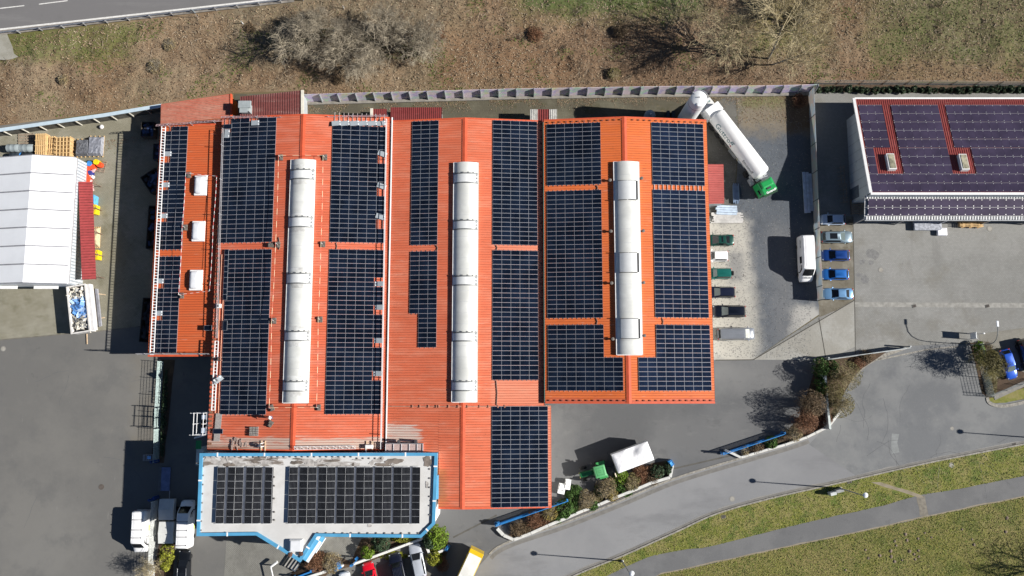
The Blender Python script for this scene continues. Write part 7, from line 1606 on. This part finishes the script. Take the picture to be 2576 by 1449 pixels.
def bare_tree(label,px,py,h,r,seed,m=twig,lean=(0,0),kids_=(8,6,5,4),lv=4,group='bare trees on the northern bank',spread=.8,stems=1,trad=None):
    rnd=random.Random(seed); c=P(px,py,0); t=thing('bare_tree',label,'tree',(c.x,c.y,.05),0,group); tr=MB();cr=MB()
    for s in range(stems):
        dx=lean[0]+(rnd.uniform(-.5,.5) if stems>1 else 0); dy=lean[1]+(rnd.uniform(-.5,.5) if stems>1 else 0)
        a,b=grow(rnd,(rnd.uniform(-.2,.2)*(stems>1),rnd.uniform(-.2,.2)*(stems>1),0),(dx,dy,1),h*.55,trad or h*.016,lv,spread,None,kids_,.3); tubes(tr,a,7); tubes(cr,b,4)
    tr.build('trunk',bark,t); cr.build('crown',m,t); return t
bare_tree('broad pale bare tree at the west end of the northern thicket',768,140,8.0,3.4,1,lean=(-.05,.05),stems=2); bare_tree('bare tree second from the west in the northern thicket',876,118,6.5,2.8,2,stems=2); bare_tree('bare tree with a fan of pale twigs nearest the noise wall',925,168,6.0,2.5,3,stems=2)
bare_tree('bare tree in the middle of the northern thicket above the fan shaped one',968,112,7.0,3.2,4,stems=2); bare_tree('easternmost bare tree of the northern thicket',1028,125,6.5,2.8,5,stems=2); bare_tree('bare tree at the top edge of the northern thicket',985,65,6.0,2.6,6)
bare_tree('small bare tree between the western and fan shaped ones of the thicket',835,150,5.5,2.4,41,stems=2); bare_tree('slender bare tree at the far east edge of the northern thicket',1075,110,5.5,2.4,42,stems=2); bare_tree('low bare tree above the western end of the thicket',815,72,5.0,2.4,43,stems=3)
tk=(8,6,5,3)
bare_tree('tall thin bare tree with upright trunk right of the dark hollow',1813,124,11,3,7,twig2,(.0,.05),tk,spread=.62,trad=.13); bare_tree('tall thin bare tree just below its upright neighbour right of the dark hollow',1824,141,10,3,8,twig2,(.05,-.03),tk,spread=.62,trad=.12)
bare_tree('tallest bare tree whose trunk runs up to the top edge',1932,150,15,4,9,twig2,(.08,.0),tk,spread=.6,trad=.17); bare_tree('tall bare tree leaning east over dry grass above the fence corner',1940,164,11,4,10,twig2,(.45,-.05),tk,spread=.6,trad=.14); bare_tree('bare tree with mossy twigs north of the tanker',2005,60,8,3,12,twig2,(.1,.1),tk,spread=.7,stems=2)
bare_tree('bare tree off the right edge casting its shadow on the meadow',2690,1432,10,4,11,twig,(0,0),(8,6,5,4),group='bare trees off the right edge')
bare_tree('low bare shrub tree straddling the white mesh fence at the bottom',402,1424,4.2,2,13,twig2,(-.1,0),(6,5,4,3),spread=.9,stems=2,group='bare shrubs by the vans',trad=.05)
lf={}
def leafm(k,c):
    if k not in lf: lf[k]=[mat('leaf_'+k+str(i),tuple(x*f for x in c),.7,var=.25,scale=4) for i,f in enumerate((1.25,.8,.5))]
    return lf[k]
KC={'green':(.055,.115,.018),'bright':(.14,.22,.015),'dark':(.035,.065,.028),'yellow':(.22,.23,.02),'olive':(.15,.13,.045),'brown':(.15,.105,.06),'red':(.19,.095,.05),'tan':(.25,.195,.10),'conifer':(.045,.075,.035),'gold':(.26,.20,.05)}
def bush(label,px,py,rpx,h,kind,n=None,group='shrubs in the planting beds',ry=None,leafy=None,seed=None,flat=1):
    rnd=random.Random(seed or int(px*7+py)); r=rpx/16.6; ry=(ry or rpx)/16.6; bz=h*.5; g=P(px,py,h*.55); t=thing('bush',label,'bush',(g.x,g.y,.03),rnd.uniform(-.2,.2) if ry==r else 0,group)
    ms=leafm(kind,KC[kind]); leafy=leafy if leafy is not None else kind in('green','bright','dark','yellow','conifer'); tw=MB(); lv=MB(); vol=r*ry*h
    ns=int((26 if leafy else 70)*max(.6,min(2.2,r*ry)))
    for i in range(ns):
        a=rnd.uniform(0,6.283); e=rnd.uniform(.05,1.0); s=math.sqrt(rnd.random()); tip=Vector((r*s*math.cos(a)*rnd.uniform(.75,1.08),ry*s*math.sin(a)*rnd.uniform(.75,1.08),h*(1-.55*s*s)*rnd.uniform(.7,1.05)))
        b=Vector((tip.x*.15+rnd.uniform(-.15,.15),tip.y*.15+rnd.uniform(-.15,.15),0)); m1=b.lerp(tip,.5)+Vector((0,0,.12*h)); tw.cyl(b,m1,.022,.015,3,0,False); tw.cyl(m1,tip,.015,.008,3,0,False)
        for k in range(3 if leafy else 6):
            q=m1.lerp(tip,rnd.uniform(0,1)); tw.cyl(q,q+Vector((rnd.gauss(0,.22),rnd.gauss(0,.22),rnd.uniform(-.02,.3)))*min(1.4,.5+r*.4),.010,.006,3,0,False)
    N=n or int((1100 if leafy else 800)*max(.35,min(3,r*ry)))
    for i in range(N):
        a=rnd.uniform(0,6.283); s=math.sqrt(rnd.random()); u=rnd.uniform(.35 if leafy else .2,1)**.5
        p=Vector((r*s*math.cos(a),ry*s*math.sin(a),h*(.18+.82*u*math.sqrt(max(.02,1-s**2.4)))))
        w_=noise.noise(Vector((p.x*1.4+px,p.y*1.4+py,p.z*1.4)))
        if w_<-.12 and rnd.random()<.85: continue
        p+=Vector((w_*.22,w_*.15,w_*.22)); sz=rnd.uniform(.05,.12) if leafy else rnd.uniform(.03,.075); q=Euler((rnd.gauss(0,.7),rnd.gauss(0,.7),rnd.uniform(0,6.28))).to_quaternion()
        lv.add([p+q@Vector(v) for v in ((-sz,-sz*.6,0),(sz,-sz*.6,.02),(sz*.8,sz*.6,0),(-sz*.8,sz*.6,.02))],[(0,1,2,3)],rnd.choices((0,1,2),(4,4,2))[0])
    tw.build('branches',twigd if leafy else {'tan':twig,'olive':twig2,'gold':twig2}.get(kind,mat('twig_'+kind,tuple(x*1.05 for x in KC[kind]),.9,var=.3)),t); lv.build('foliage',ms,t); return t
E='shrubs in the east hedge'
for a in (('green hedge shrub at the top left of the east hedge',2066,925,20,3.0,'green',26),('green hedge shrub right of the top one in the east hedge',2092,925,20,2.6,'green'),('large round olive shrub at the right of the east hedge',2128,945,42,5.6,'olive',40),('olive green shrub in the middle of the east hedge',2094,985,30,3.6,'olive'),('large rounded brown shrub on the left of the east hedge',2044,1016,36,5.4,'brown'),('olive shrub at the lower right of the east hedge',2116,1018,34,4.4,'olive'),('reddish brown shrub at the lower left of the east hedge',2028,1060,32,4.6,'red'),('small tan shrub at the foot of the east hedge',1998,1090,22,2.4,'tan'),('dark green shrub against the pale screen in the east hedge',2066,975,18,2.4,'green',26),('brown shrub touching the kerb in the east hedge',2076,1052,20,1.6,'red'),('low brown shrub by the grey sliding gate',2180,895,18,.8,'brown'),('low red brown shrub by the driveway edge in the east bed',2160,915,16,.8,'red')):
    bush(*a[:6],group=E,ry=a[6] if len(a)>6 else None)
Wd='low plants under the blue sliding gate'
for a in (('low green plant at the right of the bed under the blue gate',1940,1113,16,.9,'green'),('low brown plant in the middle of the bed under the blue gate',1905,1127,15,.8,'brown'),('low tan plant at the left of the bed under the blue gate',1875,1136,13,.7,'tan')): bush(*a,group=Wd)
Sg='shrubs in the strip along the road'
for a in (('round dark green shrub near the east end of the road strip',1655,1186,17,1.4,'dark'),('small dark green shrub by the blue post in the road strip',1680,1177,11,1.2,'dark',16),('brown leafless shrub right of the trailer in the road strip',1612,1184,22,1.1,'red'),('bright green shrub touching the trailer in the road strip',1562,1200,18,1.3,'bright',20),('grey brown leafless shrub right of the bright green one',1590,1212,22,1.5,'olive'),('large tan shrub in the middle of the road strip',1525,1226,27,1.9,'tan'),('golden shrub beside the large tan one at the wall',1540,1246,16,1.2,'gold'),('green shrub below the tractor in the road strip',1545,1222,20,1.0,'green'),('second large tan shrub left of the middle of the road strip',1475,1256,24,1.7,'tan'),('green shrub between tan shrub and white units',1446,1246,24,1.1,'green'),('bright green shrub just east of the hall wing corner',1420,1280,24,1.3,'green'),('golden brown shrub at the hall wing corner',1384,1288,22,1.5,'gold'),('brown shrub below the hall wing in the road strip',1345,1308,22,1.2,'red'),('westernmost brown shrub in the road strip',1302,1330,22,1.1,'brown'),('small green shrub at the wall below the golden one',1490,1270,15,.8,'green')): bush(*a[:6],group=Sg,ry=a[6] if len(a)>6 else None)
for i,(px,py,k) in enumerate(((1325,1330,'brown'),(1365,1315,'red'),(1400,1300,'green'),(1440,1280,'green'),(1458,1270,'olive'),(1500,1250,'olive'),(1510,1235,'green'),(1575,1232,'green'),(1615,1208,'red'),(1640,1205,'brown'))):
    bush(['tiny','little','dense','leafy','sparse','tangled','spreading','clumped','dry','withered'][i]+' low '+{'red':'reddish','brown':'brown','green':'green','olive':'olive'}[k]+' ground plant number '.replace('number ','')+['at the west tip of the road strip','below the wing in the road strip','at the wing corner in the road strip','among green shrubs left of the tan ones','between two tan shrubs in the road strip','left of the large tan shrub','just above the large tan shrub','under the bright green shrub','below the trailer edge in the road strip','left of the dark green round shrub'][i],px,py,17,.55,k,group='low plants in the road strip')
Og='shrubs around the office'
for a in (('big rounded bright green bush right of the kinked white wall',1098,1353,28,2.6,'bright',30),('grey green inner bush in front of the bright green one',1082,1362,20,2.7,'dark'),('yellow green bush below the kinked white wall',1092,1404,20,1.3,'yellow'),('tall dark green bush hard against the office',958,1363,24,2.6,'dark'),('small bright green bush at the end of the white wall',924,1390,17,1.9,'bright'),('yellow green ground bush between wall and office',1020,1353,36,1.0,'yellow',12),('brown leafless bush by the yellow lorry',1112,1420,16,.8,'red',20),('larger tan fan shaped bush below the office corner',792,1412,28,1.9,'red'),('second tan fan shaped bush below the office corner',833,1417,26,1.7,'tan'),('yellow green hedge left of the black estate',417,1400,17,1.6,'yellow',36),('dark green hedge along the shaded mesh fence',412,1040,6,.8,'dark',110),('yellow green grass bush below the white wall in front of the cars',990,1398,34,.4,'yellow',10)): bush(*a[:6],group=Og,ry=a[6] if len(a)>6 else None)
bush('clipped green hedge inside the double bar fence',2466,885,13,1.7,'bright',group='plants in the right corner bed',ry=28); bush('brown dry shrub right of the clipped hedge',2484,872,14,1.2,'brown',group='plants in the right corner bed'); bush('low tan plants along the double bar fence',2498,965,10,1.0,'olive',group='plants in the right corner bed',ry=30)
# small round tree at the right edge
c=P(2462,915,0); t=thing('round_tree','small round topped tree beside the royal blue car','tree',(c.x,c.y,0)); a,b=grow(random.Random(21),(0,0,0),(0,0,1),3.0,.09,4,.95,None,(12,7,6,4),.1); mb=MB(); tubes(mb,a,7); mb.build('trunk',bark,t); mb=MB(); tubes(mb,b,3); rnd=random.Random(5)
mb.build('crown',mat('twig_olive',(.20,.165,.065),.9,var=.3,scale=3),t); lv=MB()
for i in range(1500):
    v=Vector((rnd.gauss(0,1),rnd.gauss(0,1),rnd.gauss(0,1))).normalized()*rnd.uniform(.35,1)**.5*1.45; v.z*=.8; p=v+Vector((0,0,3.6)); s=rnd.uniform(.03,.07)
    q=Euler((rnd.gauss(0,.8),rnd.gauss(0,.8),rnd.uniform(0,6))).to_quaternion(); lv.add([p+q@Vector(x) for x in ((-s,-s,0),(s,-s,0),(s,s,0),(-s,s,0))],[(0,1,2,3)],rnd.randrange(3))
lv.build('buds',leafm('olive',KC['olive']),t)
# row of little conifers
hd=bush('small round conifer in the row along the north east wire fence',2060,226,8,1.1,'conifer',700,'small conifers along the wire fence'); ks=tree_of(hd); rnd=random.Random(9); x=2060
while x<2600:
    x+=rnd.choice((13,16,19,21)); g=P(x,rnd.uniform(223,227),.6); dup(hd,(g.x,g.y,.03),rnd.uniform(0,6),hd['label'],ks,(rnd.uniform(.85,1.2),)*3)
# dry brush heaps on the bank
for lab,px,py,rp,h,kd in (('made-up brush heap standing in for a shadow blob right of the maroon shed',848,204,12,.5,'brown'),('brush clump left of the dark hollow at the top of the bank',1110,90,16,.8,'red'),('brush clump with dark hollow in the middle of the bank',1560,78,20,1.0,'brown'),('dry bramble clump right of the middle of the bank',1345,85,22,.9,'red'),('grey dry clump on the western bank',390,165,22,.7,'tan'),('mossy bush at the foot of the bank north of the bright hall',1545,185,18,1.2,'olive'),('low tan clump on the western bank below the sign',425,112,18,.5,'tan'),('brushwood heap by the top left grass',158,200,14,.6,'tan'),('brush at the dark hollow beside the rear trees',2000,40,26,.8,'olive'),('reddish dry bush in the shaded fence corner',2010,255,20,.9,'red'),('dark brush near the top left tree edge',628,70,16,.7,'brown')): bush(lab,px,py,rp,h,kd,group='dry brush on the northern bank')  # first heap is added where only a dark shadow blob lies
# molehills
mh0=None; rnd=random.Random(31)
for k,(px,py) in enumerate(((2326,1340),(2309,1355),(2374,1485),(2420,1332),(2445,1357),(2450,1370),(2250,1361),(2310,1385),(2311,1400),(2240,1386),(2177,1383),(2184,1404),(2254,1372),(2281,1359),(2288,1387),(2299,1394),(2242,1400),(2343,1352),(2277,1344),(2127,1434),(2213,1397),(2250,1412),(2269,1409),(2302,1407),(2530,1338),(2533,1303))):
    p=P(px,py,.012)
    if mh0 is None:
        mb=MB(); mb.lathe([(.34,0),(.30,.05),(.22,.13),(.10,.19),(.01,.2)],11); mb.v=[(v[0]*(1+.3*noise.noise(Vector(v)*5)),v[1]*(1+.3*noise.noise(Vector(v)*5+Vector((3,1,0)))),v[2]) for v in mb.v]; mh0=mb.build('molehill',mat('molehill_soil',(.17,.13,.10),.95,var=.4,scale=9)); tag(mh0,'small brown molehill in the meadow grass','molehill','molehills in the meadow'); o=mh0
    else: o=mh0.copy(); COL.objects.link(o)
    o.location=p; o.scale=(rnd.uniform(.5,.85),)*3; o.rotation_euler=(0,0,rnd.uniform(0,6))
# ================================================================ ground cover (stuff)
def inside(x,y,poly):
    c=False;n=len(poly);j=n-1
    for i in range(n):
        if (poly[i][1]>y)!=(poly[j][1]>y) and x<(poly[j][0]-poly[i][0])*(y-poly[i][1])/(poly[j][1]-poly[i][1])+poly[i][0]: c=not c
        j=i
    return c
def flakes(name,pts,ms,wts,s0,s1,tilt,rnd,asp=.55,zf=None,lift=.02,pick=None):
    mb=MB(); V_=mb.v;F=mb.f;Mi=mb.m
    for (x,y) in pts:
        z=(zf(x,y) if zf else 0)+lift; s=rnd.uniform(s0,s1); a=rnd.uniform(0,6.283); t1,t2=rnd.gauss(0,tilt),rnd.gauss(0,tilt); ca,sa=math.cos(a)*s,math.sin(a)*s; o=len(V_)
        for u,v in ((-1,-asp),(1,-asp),(1,asp),(-1,asp)): V_.append((x+u*ca-v*sa,y+u*sa+v*ca,z+abs(s*t1)+s*(u*t1+v*t2)))
        F.append((o,o+1,o+2,o+3)); Mi.append(pick(x,y) if pick else rnd.choices(range(len(ms)),wts)[0])
    o=mb.build(name,ms); return tag(o,kind='stuff')
rnd=random.Random(77); pts=[]
while len(pts)<60000:
    x=rnd.uniform(-86,86); yw=wall_y(x); y=yw+rnd.uniform(.2,26)
    if road_d(x,y)>-.5: continue
    pts.append((x,y))
lm=[mat('dead_leaf_a',(.265,.19,.12),.9,var=.3,scale=3),mat('dead_leaf_b',(.20,.135,.082),.9,var=.3,scale=3),mat('dead_leaf_c',(.13,.085,.052),.9,var=.3,scale=3),mat('dead_leaf_d',(.32,.255,.18),.9,var=.2,scale=3),mat('dead_leaf_e',(.10,.125,.03),.9,var=.3,scale=3),mat('dead_leaf_f',(.235,.19,.125),.9,var=.2,scale=3)]
def pk(x,y):
    g=noise.fractal(Vector((x*.13+7,y*.16,2)),1,2,4)+.10*noise.noise(Vector((x*1.5,y*1.5,0)))+.34*math.exp(-((x-16)/15)**2)*min(1,max(0,(y-57)/2))+(.22 if (x<-58 and y>53.5) else 0)+(.22 if x>56 and y>50 else 0)
    d_=noise.fractal(Vector((x*.07,y*.09+30,5)),1,2,3)
    if g>.24 and rnd.random()<.8: return 4
    if d_>.12: return rnd.choices((0,1,2,3,5),(2,3,4,1,2))[0]
    if d_<-.12: return rnd.choices((0,1,2,3,5),(4,2,1,3,5))[0]
    return rnd.choices((0,1,2,3,5),(5,4,2,2,2))[0]
flakes('leaf_litter',pts,lm,None,.04,.115,.4,rnd,.5,emb_z,.03,pk)
# fallen twigs on the bank
mb=MB()
for k in range(2600):
    x=rnd.uniform(-84,84); y=wall_y(x)+rnd.uniform(.6,25)
    if road_d(x,y)>-1: continue
    if noise.noise(Vector((x*.1,y*.1,8)))<-.05: continue
    a=rnd.uniform(0,6.28); L_=rnd.uniform(.4,1.5); z=emb_z(x,y)+.06; mb.cyl((x,y,z),(x+L_*math.cos(a),y+L_*math.sin(a),z+rnd.uniform(0,.45)),.018,.010,3,0,False)
tag(mb.build('dry_twigs',mat('dry_twig',(.36,.30,.225),.9,var=.3)),kind='stuff')
# tufts of dry grass and low scrub on the bank
mb=MB(); k=0
while k<17000:
    x=rnd.uniform(-84,86); y=wall_y(x)+rnd.uniform(.5,24); 
    if road_d(x,y)>-.8: continue
    k+=1; d_=noise.fractal(Vector((x*.12,y*.15,21)),1,2,4)
    if d_<-.15 and rnd.random()<.7: continue
    z=emb_z(x,y); hh=rnd.uniform(.12,.42)*(1+max(0,d_)); a=rnd.uniform(0,6.28); w_=rnd.uniform(.02,.05); dx,dy=math.cos(a)*w_,math.sin(a)*w_; lx,ly=rnd.gauss(0,.14),rnd.gauss(0,.14)
    mb.add([(x-dx,y-dy,z-.02),(x+dx,y+dy,z-.02),(x+lx,y+ly,z+hh)],[(0,1,2)],rnd.choices((0,1,2),(4,3,2 if (y>56 or x>55) else .4))[0])
tag(mb.build('dry_grass_tufts',[mat('tuft_straw',(.30,.22,.13),.9,var=.3,scale=3),mat('tuft_brown',(.17,.105,.06),.9,var=.3,scale=3),lm[4]]),kind='stuff')
mb=MB()
for k in range(520):
    x=rnd.uniform(-60,70); y=wall_y(x)+rnd.uniform(1,22); d_=noise.fractal(Vector((x*.06+3,y*.09,41)),1,2,3)
    if road_d(x,y)>-2 or (d_<.04 and not (15<x<52 and rnd.random()<.55)): continue
    z=emb_z(x,y); r_=rnd.uniform(.3,1.0)
    for j in range(18):
        a=rnd.uniform(0,6.28); q=rnd.uniform(.2,1)*r_; p=Vector((x+rnd.gauss(0,.15),y+rnd.gauss(0,.15),z)); m1=p+Vector((math.cos(a)*q*.6,math.sin(a)*q*.6,r_*rnd.uniform(.25,.6))); e_=p+Vector((math.cos(a)*q*1.15,math.sin(a)*q*1.15,r_*rnd.uniform(.1,.7)))
        mb.cyl(p,m1,.018,.012,3,rnd.randrange(2),False); mb.cyl(m1,e_,.012,.008,3,rnd.randrange(2),False)
tag(mb.build('bramble_scrub',[mat('bramble_brown',(.15,.10,.065),.9,var=.3),mat('bramble_grey',(.25,.205,.15),.9,var=.3)]),kind='stuff')
VP=[tuple(P(a,b,0)[:2]) for a,b in LO+PU[::-1]]; MP=[tuple(P(a,b,0)[:2]) for a,b in PL+[(2640,1240),(2640,1470),(1560,1470)]]
TP_=[tuple(P(a,b,0)[:2]) for a,b in ((2185,1209),(2218,1209),(2242,1219),(2282,1230),(2322,1243),(2322,1256),(2306,1254),(2268,1242),(2222,1229))]
gm_=[mat('blade_a',(.19,.20,.035),.8,var=.3,scale=2),mat('blade_b',(.13,.165,.025),.8,var=.3,scale=2),mat('blade_c',(.255,.225,.09),.9,var=.25,scale=2),mat('blade_d',(.085,.11,.022),.8,var=.3,scale=2)]
pts=[]
while len(pts)<14000:
    x=rnd.uniform(2,92); y=rnd.uniform(-34,2)
    if inside(x,y,VP) and not inside(x,y,TP_): pts.append((x,y))
def gp(x,y):
    g=noise.fractal(Vector((x*.25,y*.25,3)),1,2,4)
    return rnd.choices((0,1,2,3),(4,2,5,1) if g<-.05 else ((4,4,2,2) if g<.22 else (2,5,1,4)))[0]
flakes('verge_grass_blades',pts,gm_,None,.035,.095,.42,rnd,.35,None,.03,gp)
pts=[]
while len(pts)<26000:
    x=rnd.uniform(10,92); y=rnd.uniform(-34,-4)
    if inside(x,y,MP): pts.append((x,y))
flakes('meadow_grass_blades',pts,gm_,None,.035,.095,.42,rnd,.35,None,.03,gp)
# leaves along the north lane and wall foot, gravel stones
pts=[]
while len(pts)<7500:
    x=rnd.uniform(-32,45); y=wall_y(x)-abs(rnd.gauss(0,.9))-.9
    if noise.noise(Vector((x*.3,y*.4,2)))>-.15: pts.append((x,y))
for k in range(1500): pts.append((rnd.uniform(35,46),wall_y(38)-rnd.uniform(.6,6)))
for k in range(900): 
    x=rnd.uniform(-76,-54); pts.append((x,wall_y(x)-4.6-abs(rnd.gauss(0,.8))))
flakes('lane_leaves',pts,lm,(4,4,3,1,1,2),.03,.07,.3,rnd,.55,None,.03)
pts=[]; 
while len(pts)<9000:
    p=P(rnd.uniform(1790,2040),rnd.uniform(300,900),0)
    pts.append((p.x,p.y))
flakes('loose_gravel',pts,[mat('stone_a',(.18,.18,.18),.9),mat('stone_b',(.08,.082,.09),.9),mat('stone_c',(.26,.255,.24),.9)],(3,4,1),.02,.05,.3,rnd,.8,None,.012)
